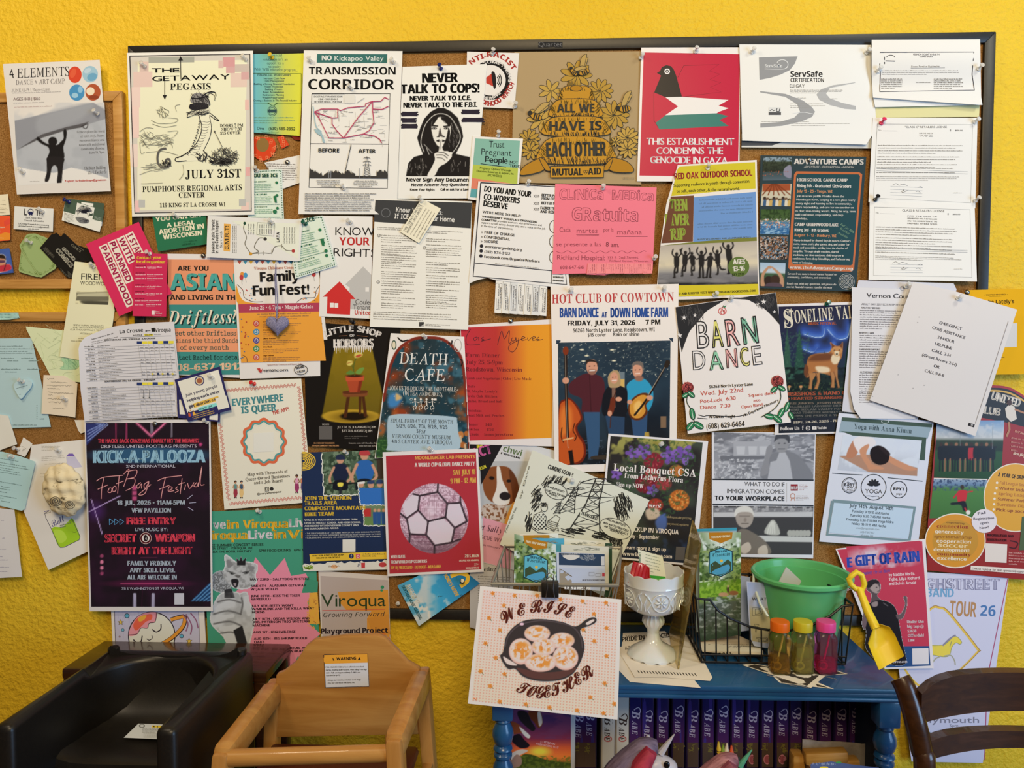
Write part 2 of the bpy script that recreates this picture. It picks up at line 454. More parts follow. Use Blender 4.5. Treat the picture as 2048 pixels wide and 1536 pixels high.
 def l(s,pts,w,c,sm=0,closed=False):
  """a drawn line of width w"""
  if sm:pts=spl(pts,5,closed)
  P=np.array(pts,float);n=len(P)
  if closed:P=np.vstack([P,P[:1]]);n+=1
  d=np.diff(P,axis=0);d/=np.linalg.norm(d,axis=1)[:,None]+1e-9
  t=np.vstack([d[:1],(d[1:]+d[:-1])/2,d[-1:]])if n>2 else np.vstack([d,d])
  if closed:t[0]=t[-1]=(d[0]+d[-1])/2
  t/=np.linalg.norm(t,axis=1)[:,None]+1e-9
  nn=np.stack([-t[:,1],t[:,0]],1)*w/2;V=[];F=[]
  for i in range(n-1):
   m=max(1,int(np.linalg.norm(P[i+1]-P[i])/s.k/12))
   for j in range(m):
    a,b=j/m,(j+1)/m;A=P[i]+(P[i+1]-P[i])*a;B=P[i]+(P[i+1]-P[i])*b
    na=nn[i]*(1-a)+nn[i+1]*a;nb=nn[i]*(1-b)+nn[i+1]*b;k=len(V)
    V+=[A-na,A+na,B+nb,B-nb];F.append((k,k+1,k+2,k+3))
  V=np.array(V);return s.emit(V,F,s.colour(c,V))
 def fr(s,q,w,c):
  """outline of a quad"""
  q=np.array(q,float);return s.l(list(q)+[q[0]],w,c)
 def box(s,x0,y0,x1,y1,w,c,sl=0,sx=0):
  return s.fr([(x0,y0),(x1,y0+sl*(x1-x0)),(x1+sx*(y1-y0),y1+sl*(x1-x0)),(x0+sx*(y1-y0),y1)],w,c)
 def e(s,cx,cy,rx,ry,c,rot=0,n=28,w=0,a0=0,a1=360):
  a=np.radians(np.linspace(a0,a1,n+1));r=math.radians(rot)
  x=rx*np.cos(a);y=ry*np.sin(a);P=np.stack([cx+x*math.cos(r)-y*math.sin(r),cy+x*math.sin(r)+y*math.cos(r)],1)
  if w:return s.l(P[:-1]if a1-a0==360 else P,w,c,closed=a1-a0==360)
  return s.p(P[:-1],c)
 def t(s,st,text,x0,y0,x1,y1,h,c='111',sh=0):
  """text on the baseline (x0,y0)-(x1,y1), fitted to that width; h = capital height"""
  gl,w,fat=layout(st,text);p0=np.array([x0,y0],float);d=np.array([x1-x0,y1-y0],float)
  L=np.linalg.norm(d);ex=d/L*(L/w);n=np.array([d[1],-d[0]])/L*h+d/L*h*sh
  return s._gl(st,gl,fat,lambda V:p0+np.outer(V[:,0],ex)+np.outer(V[:,1],n),h,c)
 def tp(s,st,text,path,h,c='111'):
  """text along a curve"""
  P=spl(path,10,False);seg=np.r_[0,np.cumsum(np.linalg.norm(np.diff(P,axis=0),axis=1))]
  gl,w,fat=layout(st,text);k=seg[-1]/w
  def f(V):
   xm=(V[:,0].min()+V[:,0].max())/2*k
   o=np.array([np.interp(xm,seg,P[:,0]),np.interp(xm,seg,P[:,1])])
   b=np.array([np.interp(xm+h*.4,seg,P[:,0])-np.interp(xm-h*.4,seg,P[:,0]),np.interp(xm+h*.4,seg,P[:,1])-np.interp(xm-h*.4,seg,P[:,1])])
   b/=np.linalg.norm(b);n=np.array([b[1],-b[0]])
   return o+np.outer(V[:,0]*k-xm,b)+np.outer(V[:,1]*h,n)
  return s._gl(st,gl,fat,f,h,c)
 def _gl(s,st,gl,fat,f,h,c):
  AV,AF=[],[];b=0
  for V,F,B in gl:
   X=f(V)
   if st in 'oO':
    w=max(h*.045,.7*s.k)
    for i,j in B:
     a,e=X[i],X[j];t=e-a;L=np.linalg.norm(t)
     if L<1e-6:continue
     t/=L;n=np.array([-t[1],t[0]])*w/2;a=a-t*w*.3;e=e+t*w*.3
     AV+=[a-n,a+n,e+n,e-n];AF.append((b,b+1,b+2,b+3));b+=4
    continue
   for dx in([0]if not fat else([-.35,.35]if fat==1 else[-.6,0,.6])):
    Y=X+np.array([dx*h*.085,0])
    AV+=list(Y);AF+=[tuple(i+b for i in fc)for fc in F];b+=len(Y)
  if not AV:return s
  P=np.array(AV);AF2=[]
  for fc in AF:
   a=P[list(fc)];x,y=a[:,0],a[:,1]
   ar=(x*np.roll(y,-1)-y*np.roll(x,-1)).sum();AF2.append(fc if ar<0 else fc[::-1])
  return s.emit(P,AF2,s.colour(c,P))
 def T(s,st,h,c,rows,sl=0):
  for tx,x0,y,x1 in rows:s.t(st,tx,x0,y,x1,y+sl*(x1-x0),h,c)
  return s
 def g(s,x0,y0,x1,y1,n,c='444',sl=0,h=None,al='l',sx=0,last=.6,fill=.93):
  """n lines of print too small to read: letter-sized ticks in words"""
  pit=(y1-y0)/max(n,1);h=h or pit*.5;c=hx(c)*.8+hx(s.col)*.2;V=[];F=[];r=rnd
  for i in range(n):
   w=(x1-x0)*(fill+r.uniform(-.06,.06));w=w*last if i==n-1 and n>1 else w
   ox=x0+sx*i*pit+(0 if al=='l' else(x1-x0-w)/2 if al=='c' else x1-x0-w);x=0;y=y0+i*pit+h
   nl=r.randint(2,9)
   while x<w:
    lw=h*r.uniform(.38,.62);hh=h*r.choice([.62,.62,.68,.95])
    a,b=ox+x,ox+x+lw;yy=y+sl*(a-x0);k=len(V)
    V+=[(a,yy),(b,yy+sl*lw),(b,yy+sl*lw-hh),(a,yy-hh)];F.append((k,k+1,k+2,k+3));x+=lw+h*.16
    nl-=1
    if nl<=0:nl=r.randint(2,9);x+=h*.45
  V=np.array(V);return s.emit(V,F,s.colour(c,V))
 def im(s,quad,step=1.4):
  if len(quad)==2:(x0,y0),(x1,y1)=quad;quad=[(x0,y0),(x1,y0),(x1,y1),(x0,y1)]
  return Img(s,quad,step)
 def end(s):
  cen=None;root=None
  for part,(V,F,C,n)in s.E.items():
   V=np.vstack(V);C=np.vstack(C)
   if cen is None:cen=V.mean(0)
   nm=part or s.name
   me=bpy.data.meshes.new(nm);me.from_pydata((V-cen).tolist(),[],F);me.update()
   a=me.color_attributes.new('Col','FLOAT_COLOR','POINT')
   a.data.foreach_set('color',np.c_[C,np.ones(len(C))].ravel())
   me.materials.append(MATS[s.mat]);me.shade_smooth()if part is None else None
   o=bpy.data.objects.new(nm,me);link(o,root)
   if root is None:
    root=o;o.location=cen;tag(o,s.label,s.cat,s.group)
  s.ob=root;return s
 def spot(s,x,y):
  """the point of the sheet's surface under a zoom-frame position"""
  Q=s.px([(x,y)]);return Vector(atn(Q,-(s.d+s.out(Q)+2e-4))[0])
# ---------------------------------------------------------------- the room
def structure():
 b=MB();b.box((-3.2,0,-.02),(3.4,.12,3.2),'wall_paint');tag(b.build('wall_back',loc=(0,0,0)),kind='structure')
 mat('floor_boards','6b4a2e',.5,hook=noise_h(6,'5c3d24','7c5735',stretch=(1,14,1)))
 b=MB();b.box((-3.2,-4.5,-.05),(3.4,0,0),'floor_boards');tag(b.build('floor',loc=(0,0,0)),kind='structure')
structure()
def frame_bars(b,x0,x1,z0,z1,w,y0,y1,m,bev=.0015):
 for q in([(x0,z1),(x1,z1),(x1-w,z1-w),(x0+w,z1-w)],[(x0,z0),(x1,z0),(x1-w,z0+w),(x0+w,z0+w)],[(x0,z0),(x0,z1),(x0+w,z1-w),(x0+w,z0+w)],[(x1,z0),(x1,z1),(x1-w,z1-w),(x1-w,z0+w)]):
  b.prism(q,y0-y1,m,Matrix.Translation((0,y1,0)),bev=bev)
def pin_board(name,label,x0,x1,z0,z1,w,fm,dep):
 c=Vector(((x0+x1)/2,0,(z0+z1)/2));b=MB()
 b.box((x0+w*.5,-.010,z0+w*.5),(x1-w*.5,-.0005,z1-w*.5),'cork');o=b.build(name,loc=c);tag(o,label,'bulletin board')
 f=MB();frame_bars(f,x0-c.x,x1-c.x,z0-c.z,z1-c.z,w,0,-dep,fm);f.build('frame',o);return o
CX=0.0;CZ=1.4293
big=pin_board('cork_board','huge black framed cork board covered with overlapping flyers',-.915,.915,CZ-.625,CZ+.625,.0225,'black_frame',.017)
xa=at(248,380,-.016).x
pin_board('cork_board','small oak framed cork board holding the art camp poster and green tags',xa-.62,xa,at(120,577,-.016).z,at(120,183,-.016).z,.021,'oak_frame',.016)
xb=at(250,640,-.016).x
pin_board('cork_board','lower oak framed cork board behind the pale blue letter at left edge',xb-.62,xb,at(120,1018,-.016).z,at(120,624,-.016).z,.021,'oak_frame',.016)
def frame_lettering():
 s=S('quartet','maker_lettering',None,None,(920,60,3.531),[(552,84),(724,84),(724,124),(552,124)],0,'2b2927',d=17.2,th=.1)
 s.t('r','Quartet',555,116,722,116,32,'75706a');s.end();o=s.ob;o.parent=big;o.location=o.location-big.location
frame_lettering()
Z1=(0,60,3.938);Z2=(480,60,3.938);Z3=(920,60,3.531);Z4=(1440,60,3.368);Z5=(0,420,3.49);Z6=(480,420,3.49)
Z7=(920,340,3.491);Z8=(1440,420,3.339);Z9=(0,820,3.658);Z10=(400,740,3.072);Z11=(920,740,3.072);Z12=(1440,820,3.368)
Z13=(0,1180,3.938);Z14=(400,1140,3.413);Z15=(920,1140,3.531);Z16=(1440,1140,3.368);Z17=(970,1020,6.827)
Z18=(980,1380,6.827);Z19=(1270,1380,6.827);Z20=(1560,1380,6.827);Z21=(1360,1040,5.12);Z22=(0,380,7.68);Z23=(0,600,5.908);Z24=(0,840,4.8);PX=(0,0,1)
# ---------------------------------------------------------------- sheets: left boards and top row
def scr(s,cx,cy,rx,ry,n,ln,w,c,ang=0,spread=.4):
 s.ly+=1;s.hold=True
 for i in range(n):
  a=rnd.random()*6.283;r=math.sqrt(rnd.random());x=cx+rx*r*math.cos(a);y=cy+ry*r*math.sin(a)
  t=math.radians(ang)+rnd.uniform(-spread,spread);dx,dy=ln/2*math.cos(t),ln/2*math.sin(t)
  s.l([(x-dx,y-dy),(x+rnd.uniform(-.1,.1)*ln,y+rnd.uniform(-.1,.1)*ln),(x+dx,y+dy)],w,c,sm=1)
 s.hold=False
 return s
S.scr=scr
def lift(v0,amt):
 return lambda u,v:amt*np.clip((v-v0)/(1-v0),0,1.2)**2
def wav(a,k,axis=0,ph=0):return lambda u,v:a*np.sin((u,v)[axis]*k+ph)
INK='231f1d'
s=S('camp','poster','grey art camp poster with a dark figure lifting a sheet, on the small oak board','poster',Z1,[(22,268),(785,235),(873,1270),(133,1295)],6,'ddd0bd')
m=s.im([(108,570),(822,570),(856,1180),(140,1225)])
m.fill('ddd0bd').p([(100,716),(730,572),(845,625),(860,1190),(140,1085)],'a8a6a2',sm=0).nz(120,'b9b6b0',amt=.5)
m.p([(104,718),(735,574),(845,640),(830,700),(640,760),(330,838),(130,942)],'8f8c8a',sm=0).p([(300,690),(520,615),(735,574),(640,700),(330,820)],'9a9794',soft=40)
m.p([(133,945),(330,822),(520,765),(655,735),(700,720),(655,765),(520,790),(330,850)],'57524f',sm=0)
m.p([(130,1082),(240,1100),(420,1128),(560,1085),(640,1100),(860,1172),(860,1240),(130,1240)],'efe4d2',sm=0)
m.l([(640,760),(690,740),(680,775),(655,770)],6,'3b3634')
B_='1f1b19'
m.e(415,878,36,36,B_).p([(385,900),(450,905),(478,880),(500,855),(498,800),(512,780),(526,800),(522,850),(508,895),(498,930),(500,1015),(380,1012),(390,960),(378,922),(330,898),(288,862),(300,842),(340,878)],B_)
m.p([(378,1000),(500,1005),(498,1060),(490,1150),(482,1212),(448,1212),(455,1130),(450,1085),(430,1065),(408,1085),(395,1150),(378,1192),(352,1188),(368,1120),(368,1050)],'25201e').done('picture')
s.e(590,352,53,65,'d5462a',n=36).e(575,340,22,40,'dd5c38',rot=20).e(710,348,61,65,'9fbcc0',n=36).e(725,370,40,30,'6fa1b4',rot=-20).e(690,320,30,18,'c9d6d4',rot=-30)
s.e(605,493,60,64,'4a8bae',n=36).e(590,515,26,20,'a8cdd6').e(632,470,20,26,'93bfd0').e(732,490,60,66,'b05430',n=36).e(712,482,33,32,'ead3ad').e(740,530,40,16,'8f3f24')
s.t('s','4 ELEMENTS',75,380,545,360,72,'2b2624').t('s','DANCE + ART CAMP',125,432,510,420,38,'6f655f').t('s','JUNE 15-19 | 10am-12pm',92,490,395,477,26,'8a7f77').g(98,492,495,508,1,'aa9f95',sl=-.03)
s.t('R','AGES 8-13 | $160',105,555,318,550,22,'9a8378').g(105,570,380,590,1,'a99e94',sl=-.03).g(112,602,420,622,1,'b89a8e',sl=-.03)
for tx,x0,y,x1 in[('Come explore the world',606,812,826),('of color, craft, shapes,',634,846,822),('movement/dance and',626,880,824),('nature with an informal',622,914,826),('community showing',638,946,824),('June 19, 3pm',702,976,824)]:s.t('s',tx,x0,y,x1,y-7,19,'55504d')
s.t('s','Old Main Building',666,1100,832,1093,24,'44403d').t('s','221 E Decker St',690,1136,840,1128,24,'44403d').t('R','Register: burkeslandscape@gmail.com',512,1196,838,1186,15,'cf4436').g(235,1188,318,1200,1,'a79d93').end()
s=S('tan','business_card','cream card of small print cut by the photo edge, above the orange card','card',Z22,[(-40,75),(122,62),(155,380),(-40,392)],3,'ecd9b0')
s.g(0,150,90,175,1,'6b5a40').g(0,180,50,200,1,'6b5a40').g(0,216,100,236,1,'6b5a40',sl=.05).g(0,268,105,290,1,'6b5a40',sl=.06).g(0,290,130,312,1,'6b5a40',sl=.06).g(0,338,130,358,1,'6b5a40',sl=.06).end()
s=S('orange','business_card','orange and red rounded card cut by the left photo edge','card',Z22,[(-40,395),(152,395),(160,440),(160,760),(145,775),(-40,788)],2,'e2552c')
s.p([(-40,690),(80,650),(155,665),(158,762),(-40,780)],'ef8f2e').p([(60,480),(152,430),(152,520),(70,560)],'d84a34').t('R','tions',0,585,70,582,26,'f5dcb0').g(0,625,10,640,1,'f5dcb0').t('r','ing',10,745,50,742,20,'f5dcb0').end()
s=S('lata','business_card','white transit advocates card with a small bus in its heading','card',Z22,[(222,250),(822,288),(812,640),(207,600)],3,'efe6d2')
s.t('b','L',370,388,412,390,102,INK).t('b','T',540,395,600,397,100,INK).e(470,335,40,42,'22233f',w=10).rc(440,330,500,372,'23264a',sl=.05).e(455,380,9,9,'23264a').e(490,382,9,9,'23264a').e(635,345,30,42,INK,w=9,a0=-210,a1=60).l([(612,345),(612,400)],10,INK)
s.t('S','La Crosse Area',395,436,650,448,26).t('S','Transit Advocates',372,478,670,493,27).t('R','LaCrosseTransitAdvocates.org',280,524,752,552,22).t('R','LaCrosseTransitAdvocates@gmail.com',275,558,752,586,20).t('R','608-315-2050',430,606,598,612,18).end()
for i,(q,lay)in enumerate([([(1040,130),(1600,205),(1565,555),(1000,480)],2),([(1005,135),(1605,310),(1530,645),(948,465)],3.2)]):
 s=S('tree%d'%i,'business_card',['rear tree logo business card peeking from behind its twin','front green and cream business card with a leafy tree logo, blue pin at its corner'][i],'card',Z22,q,lay,'efe6cf',group='tree logo business cards')
 if i:
  s.p([(1005,135),(1605,310),(1570,490),(975,325)],'4a5844').p([(1185,195),(1455,272),(1415,470),(1150,390)],'efe6cf')
  for k in range(26):
   a=-2.95+k*.11;s.l([(1290,345),(1290+60*math.cos(a)+10,345+50*math.sin(a)),(1295+125*math.cos(a+.06),345+100*math.sin(a+.06))],5,'1f1d24',sm=1)
  s.scr(1295,300,120,60,40,22,4,'24222a',30,2).scr(1200,345,40,35,12,22,4,'24222a',30,2).scr(1385,370,40,40,12,22,4,'24222a',30,2).p([(1265,330),(1320,330),(1345,360),(1240,350)],'1f1d24')
  s.p([(1160,420),(1270,420),(1375,470),(1330,510),(1220,500)],'77736b',sm=1).scr(1270,465,80,35,26,40,4,'2a2730',10,.5).g(985,345,1140,480,7,'8d8574',sl=.25).g(1450,400,1560,470,4,'9aa38d',sl=.25)
 else:s.p([(1040,130),(1600,205),(1580,400),(1010,320)],'47543f').p([(1250,185),(1435,208),(1430,260),(1245,235)],'efe6cf')
 s.end()
for i,(q,lay)in enumerate([([(405,690),(445,672),(540,668),(735,740),(690,900),(600,1335),(560,1335),(300,1260),(285,1225),(325,935),(297,850)],2),([(300,850),(325,810),(540,668),(575,690),(870,1170),(850,1210),(640,1340),(610,1340),(330,930)],3)]):
 s=S('gtag%d'%i,'gift_tag',['sage green cut corner tag fanned out underneath its twin','sage green cut corner tag lying on top, held by a clear pin'][i],'tag',Z22,q,lay,'94a263',group='sage green tags')
 P=np.array(q);c=P.mean(0);s.l([tuple(c+(p-c)*.90)for p in P],4,'71803f',closed=True)
 for p in P:s.e(*(c+(p-c)*.82),16,13,'71803f',w=4)
 for k in range(24):
  a=k/24*len(P);j=int(a);t=a-j;p=P[j]*(1-t)+P[(j+1)%len(P)]*t;s.e(*(c+(p-c)*.86),8,7,'74833f',w=3)
 s.end()
for i,(q,lay)in enumerate([([(1160,835),(1345,900),(1560,1110),(1380,1110)],2),([(985,660),(1350,1000),(1420,1090),(1330,1095),(930,720)],2.8),([(870,655),(1330,1095),(1250,1100),(800,690)],3.6),([(800,668),(1230,1085),(1130,1340),(1035,1345),(612,890)],4.4)]):
 s=S('comic%d'%i,'business_card',['hindmost black comics card, mostly under the pink sign','third black comics card of the fan','second black comics card, just behind the front one','front black comics card with white bubble lettering, fanned above oak frame'][i],'card',Z22,q,lay,'1d1914',group='black comics cards')
 if i==3:
  s.t('o','GOOD',945,905,1130,1090,48,'c9bd9f').t('o','COMICS',850,930,1085,1195,62,'c9bd9f').g(700,870,850,955,4,'8a8067',sl=1.05,sx=-.6).g(930,1200,1090,1240,2,'8a8067',sl=1.05).g(1040,1240,1120,1320,4,'8a8067',sl=.95)
 elif i==1:s.t('R','COMICS',1085,850,1230,960,34,'80775f')
 elif i==0:s.t('R','COMICS',1180,880,1270,950,30,'80775f')
 s.end()
s=S('bluephoto','photo_card','blue photo card of a person in sunglasses and red shirt','card',Z22,[(-50,925),(150,905),(210,1270),(-50,1300)],3,'3d5184')
m=s.im([(-40,915),(140,895),(195,1260),(-50,1275)])
m.fill('41588f').p([(-50,1010),(10,985),(70,1000),(95,1060),(90,1130),(150,1140),(175,1210),(60,1260),(-50,1260)],'cfc2b0',soft=10).p([(-50,1005),(10,990),(70,1010),(90,1075),(60,1060),(0,1065),(-50,1060)],'2d2018').p([(-50,1060),(60,1060),(85,1110),(70,1170),(0,1190),(-50,1180)],'c98a62').p([(-50,1080),(60,1075),(80,1100),(50,1120),(-50,1120)],'5c3a4a').p([(-50,1180),(60,1150),(150,1145),(172,1215),(60,1255),(-50,1250)],'b8303a').l([(95,1120),(60,1240)],10,'2a1c1c').done('photo')
s.end()
s=S('getaway','poster','cream concert poster with an upright crocodile sketch and black border','poster',Z1,[(1000,180),(1993,163),(2003,1455),(1040,1470)],6,'f0e5cf')
s.q([(1022,205),(1968,190),(1980,1425),(1062,1442)],'d3c6b1').q([(1085,250),(1945,235),(1925,1410),(1080,1420)],'f0e6bd')
for x,y,w,h,c in[(1100,250,70,80,'d9b9a4'),(1050,330,150,120,'e3c0ab'),(1035,450,70,160,'e9c9b4'),(1170,215,360,45,'aaa590'),(1755,215,95,75,'d99a92'),(1720,240,40,60,'dcb7a4'),(1780,290,70,50,'d9a79b'),(1850,270,110,60,'cfb9a4'),(1815,340,130,110,'e6c6ae'),(1900,330,60,60,'d9a79b'),(1930,550,30,80,'e8b9a6'),(1040,600,55,250,'eac6b2'),(1035,900,50,180,'e6cbb6'),(1935,1080,35,70,'e2a79c'),(1060,1345,40,90,'e6b8ab'),(1900,1360,60,60,'e6c2ae'),(1085,1085,30,250,'f2e7c6')]:s.rc(x,y,x+w,y+h,c,sl=-.015)
s.rc(1092,1337,1142,1397,'b9b4a6').rc(1882,1331,1936,1386,'b9b4a6').fr([(1022,205),(1968,190),(1980,1425),(1062,1442)],8,'2a2024')
s.t('O','THE',1195,335,1412,333,33).t('r','THE',1195,335,1412,333,33).t('R','GETAWAY',1200,405,1810,388,40).l([(1425,388),(1422,235)],6,INK).p([(1404,242),(1442,240),(1421,205)],INK).l([(1297,395),(1297,520)],6,INK).p([(1280,512),(1314,512),(1298,550)],INK)
s.t('S','PEGASIS',1340,472,1660,468,50).t('S','DOORS 7 PM',1733,765,1915,762,24).t('S','SHOW 7:30',1745,793,1905,790,22).t('S','$15 COVER',1735,823,1895,820,22).t('S','JULY 31ST',1460,1168,1900,1160,64).t('S','PUMPHOUSE REGIONAL ARTS',1122,1276,1905,1260,43).t('S','CENTER',1408,1321,1612,1318,42).t('S','119 KING ST LA CROSSE WI',1258,1396,1775,1388,32)
s.p([(1565,670),(1640,660),(1690,680),(1662,780),(1650,850),(1600,960),(1625,990),(1600,1030),(1540,1030),(1470,1035),(1390,1035),(1385,1010),(1440,995),(1500,940),(1560,860),(1585,760)],'ece2bd',sm=1)
s.l([(1565,670),(1590,770),(1560,870),(1500,945),(1440,990),(1385,1008),(1390,1035),(1470,1030)],7,'2c2a2b',sm=1).l([(1650,680),(1665,770),(1650,850),(1605,945)],5,'2c2a2b',sm=1)
for k in range(13):
 t=k/12;x=1585-8*math.sin(t*3)-(t**2)*90;y=720+t*260;s.l([(x+8,y),(x+50-t*10,y+6),(x+72-t*20,y-4)],3,'55514c',sm=1);s.l([(x-8,y-8),(x-20,y),(x-6,y+8)],6,'2c2a2b')
for k in range(11):x=1395+k*15;y=1010-k*6-k*k*.35;s.l([(x,y),(x+6,y-10),(x+12,y-2)],6,'242223')
s.l([(1600,945),(1625,985),(1600,1030),(1560,1020),(1600,980)],7,'2c2a2b',sm=1).l([(1545,970),(1580,1000),(1560,1025)],9,'2c2a2b',sm=1).l([(1650,670),(1690,700),(1725,715),(1700,690),(1655,655)],6,'2c2a2b',sm=1)
s.p([(1475,690),(1480,660),(1540,630),(1640,610),(1650,640),(1590,665),(1530,672)],'d9cfae',sm=1).scr(1560,650,80,22,45,40,3,'34302f',-15,.4).l([(1475,690),(1485,660),(1550,632),(1640,612)],6,'222',sm=1).l([(1475,690),(1530,668),(1590,660)],4,'222',sm=1)
s.p([(1490,600),(1510,580),(1600,570),(1640,590),(1630,620),(1540,630),(1495,620)],'262325',sm=1).p([(1500,540),(1530,500),(1590,500),(1640,540),(1655,590),(1600,575),(1510,570)],'8d857b',sm=1).scr(1580,550,70,50,50,60,3,'34302f',60,.5).l([(1505,535),(1560,540),(1640,520)],10,'201e20',sm=1)
for a,b in[((1690,490),(1700,520)),((1670,485),(1660,490))]:s.l([(1585,530),(1630,495),a,b],7,'252224',sm=1)
s.l([(1600,545),(1650,500),(1690,520),(1690,555)],4,'252224',sm=1)
s.scr(1600,1000,60,30,26,30,4,'3a3735',60,.8)
s.l([(1310,932),(1260,945),(1240,1000),(1250,1060),(1290,1085),(1335,1065),(1335,1020),(1310,1020),(1305,1050)],16,'5c574f',sm=1).scr(1300,1060,45,30,40,22,4,'2c2a28',40,.8)
for pts in[[(1190,710),(1250,735),(1370,730),(1400,700),(1320,690)],[(1200,740),(1290,765),(1390,750)],[(1100,800),(1150,770),(1210,775)],[(1110,840),(1180,860),(1240,830),(1330,850),(1360,930)],[(1100,880),(1110,970),(1140,960)],[(1140,900),(1230,905),(1340,890)],[(1150,965),(1280,955),(1400,985)],[(1250,620),(1290,690),(1330,640),(1290,620)],[(1260,600),(1310,680)],[(1390,640),(1380,600),(1420,585)],[(1100,1140),(1180,1110),(1290,1090)],[(1110,1080),(1230,1085)],[(1440,1060),(1445,1130),(1410,1180)],[(1320,800),(1400,795),(1370,840)],[(1110,1210),(1280,1205)]]:s.l(pts,3,'7d755f',sm=1)
s.scr(1160,860,60,60,40,40,2.5,'8a826c',10,1).scr(1290,870,70,50,40,40,2.5,'8a826c',0,.6).scr(1280,650,40,35,18,36,2.5,'7d755f',50,.6).scr(1230,1080,110,30,22,50,2.5,'8a826c',0,.3)
s.scr(1770,1000,105,65,130,46,3,'4a453d',20,1.5).scr(1740,1035,90,28,80,34,4,'2f2c29',10,.6).l([(1690,800),(1750,920)],5,'5d574b').e(1690,800,6,9,'5d574b').end()
s=S('finance','flyer','teal to yellow financial workshop flyer under a yellow pushpin','flyer',Z2,[(105,166),(504,180),(470,835),(95,806)],3,'6db3b0')
m=s.im([(105,166),(504,180),(470,835),(95,806)],3);m.hg((0,'6fb5b6'),(.3,'7fb9a0'),(.65,'cfcb52'),(1,'e2d83c')).done()
D='2f4a4a'
s.T('r',20,D,[('Financial',232,208,330),("education isn't an",185,240,375),("option. It's a",212,270,345),('necessity.',222,298,325)]).t('r','With WSB education program...',110,320,452,326,22,D)
s.box(85,342,482,575,5,'33561f',sl=.005).t('b','FINANCIAL WORKSHOPS',138,362,402,364,17,D)
s.T('R',14,D,[('Increase Cash Flow',188,388,355),('Debt Management',190,408,348),('Building a Strong Financial Foundation',110,432,430),('Proper Protection',190,452,340),('Building Wealth',198,474,332),('Asset Accumulation',180,496,345),('Retirement Planning',178,518,346),('Wealth Preservation',175,540,345),('Owning a Business in The Financial Industry',106,562,448)])
s.l([(215,574),(260,600),(298,574)],5,'33561f').p([(226,570),(285,570),(260,590)],'a5c07c').e(254,638,36,38,D,w=4).rc(222,626,286,650,D).e(254,638,26,28,D,w=4)
s.g(110,684,440,745,3,'6a8a62',h=9).t('r','Dina',135,785,192,786,22,D).t('b','(630) 589-2892',226,786,434,790,22,'22301f').t('I','"Financial Educator"',170,812,305,814,13,'4a6a4a').end()
s=S('cutout','letter_cutout','orange red patterned letter O cut from paper behind the financial flyer','letter',Z2,spl([(100,850),(170,845),(250,850),(282,900),(270,970),(215,1020),(160,1025),(110,990),(90,930)],4),1.5,'d8431f',group='cut paper letters')
s.e(178,905,50,55,'8f6a35',n=22)
for k in range(26):
 a=k*.62;r=78+12*(k%3);x,y=180+r*math.cos(a)*1.05,935+r*math.sin(a)*.95
 if 905<y or y<860 or x>240:s.box(x-9,y-9,x+9,y+9,3,'f09a63')
s.end()
s=S('cutout2','letter_cutout','orange red patterned letter stroke cut from paper, right of the letter O','letter',Z2,[(290,845),(340,830),(388,905),(330,935)],1.5,'d8431f',group='cut paper letters')
for x,y in[(318,860),(342,880),(330,908),(360,905),(335,850)]:s.box(x-9,y-9,x+9,y+9,3,'f09a63')
s.end()
s=S('darkcut','letter_cutout','dark red letter scrap mostly hidden below the yellow flyer corner','letter',Z2,[(400,835),(475,830),(475,870),(430,865)],1,'7d2418');s.end()
s=S('slip','flyer','folded white slips of fine print under the silver pin','notice',Z2,[(190,1045),(470,985),(480,1200),(340,1250)],1.5,'e6dccb')
s.g(205,1048,465,1200,9,'5a5048',sl=.03,h=9).end()
G_='2c6e46'
def ice(key,lab,Z,quad,lay,T0,ang,k):
 s=S(key,'flyer',lab,'flyer',Z,quad,lay,'e9efd9',group='green bordered warning flyers');q=np.array(quad,float)
 L=lambda u,v:tuple(q[0]*(1-u)*(1-v)+q[1]*u*(1-v)+q[2]*u*v+q[3]*(1-u)*v)
 s.p([L(.1,.05),L(.9,.05),L(.9,.95),L(.1,.95)],'e4e9cd')
 for e in[((.04,.03),(.96,.03)),((.96,.03),(.96,.97)),((.96,.97),(.04,.97)),((.04,.97),(.04,.03))]:
  for i in range(20):t=(i+.25)/20;s.e(*L(e[0][0]*(1-t)+e[1][0]*t,e[0][1]*(1-t)+e[1][1]*t),4.2,4.2,'235a3a',n=8)
 d=lambda st,tx,u0,u1,v,h,c=G_:s.t(st,tx,*L(u0,v),*L(u1,v),h,c)
 for i,t in enumerate(T0):d('x',t,.3 if i else.34,.9,.15+.0*i,26,'1f4d35')
 y=.2
 for hd,n in[('THEIR IDENTITY',4),('SIZE',4),('ACTIVITY',3)][:3]:
  d('x',hd,.12,.55,y+.045,9)
  a,b=L(.12,y+.065),L(.85,y+.065);sl=(b[1]-a[1])/(b[0]-a[0]);w=b[0]-a[0]
  for j in range(n):
   p=L(.12,y+.072+j*.034);s.g(p[0],p[1],p[0]+w*.8,p[1]+16,1,'5d8a63',sl=sl,h=7)
  s.l([L(.1,y+.235),L(.9,y+.235)],2.5,G_);s.e(*L(.83,y+.06),11,11,G_,n=14);y+=.25
 return s
ice('ice1','green bordered warning flyer beside the cream crocodile poster',Z2,[(60,1105),(330,1095),(347,1500),(60,1500)],2.5,[],0,1).t('x','OU SEE ICE',108,1160,296,1158,28,'1f4d35').e(275,1430,16,16,G_).p([(262,1310),(285,1300),(290,1360),(275,1360)],G_).end()
ice('ice2','tilted green bordered warning flyer covering part of the family festival poster',Z6,[(330,75),(575,38),(676,388),(385,480)],8,[],0,1).t('x','A ICE',428,92,522,72,28,'1f4d35').p([(560,205),(585,200),(590,250),(572,248)],G_).e(600,285,12,12,G_).end()
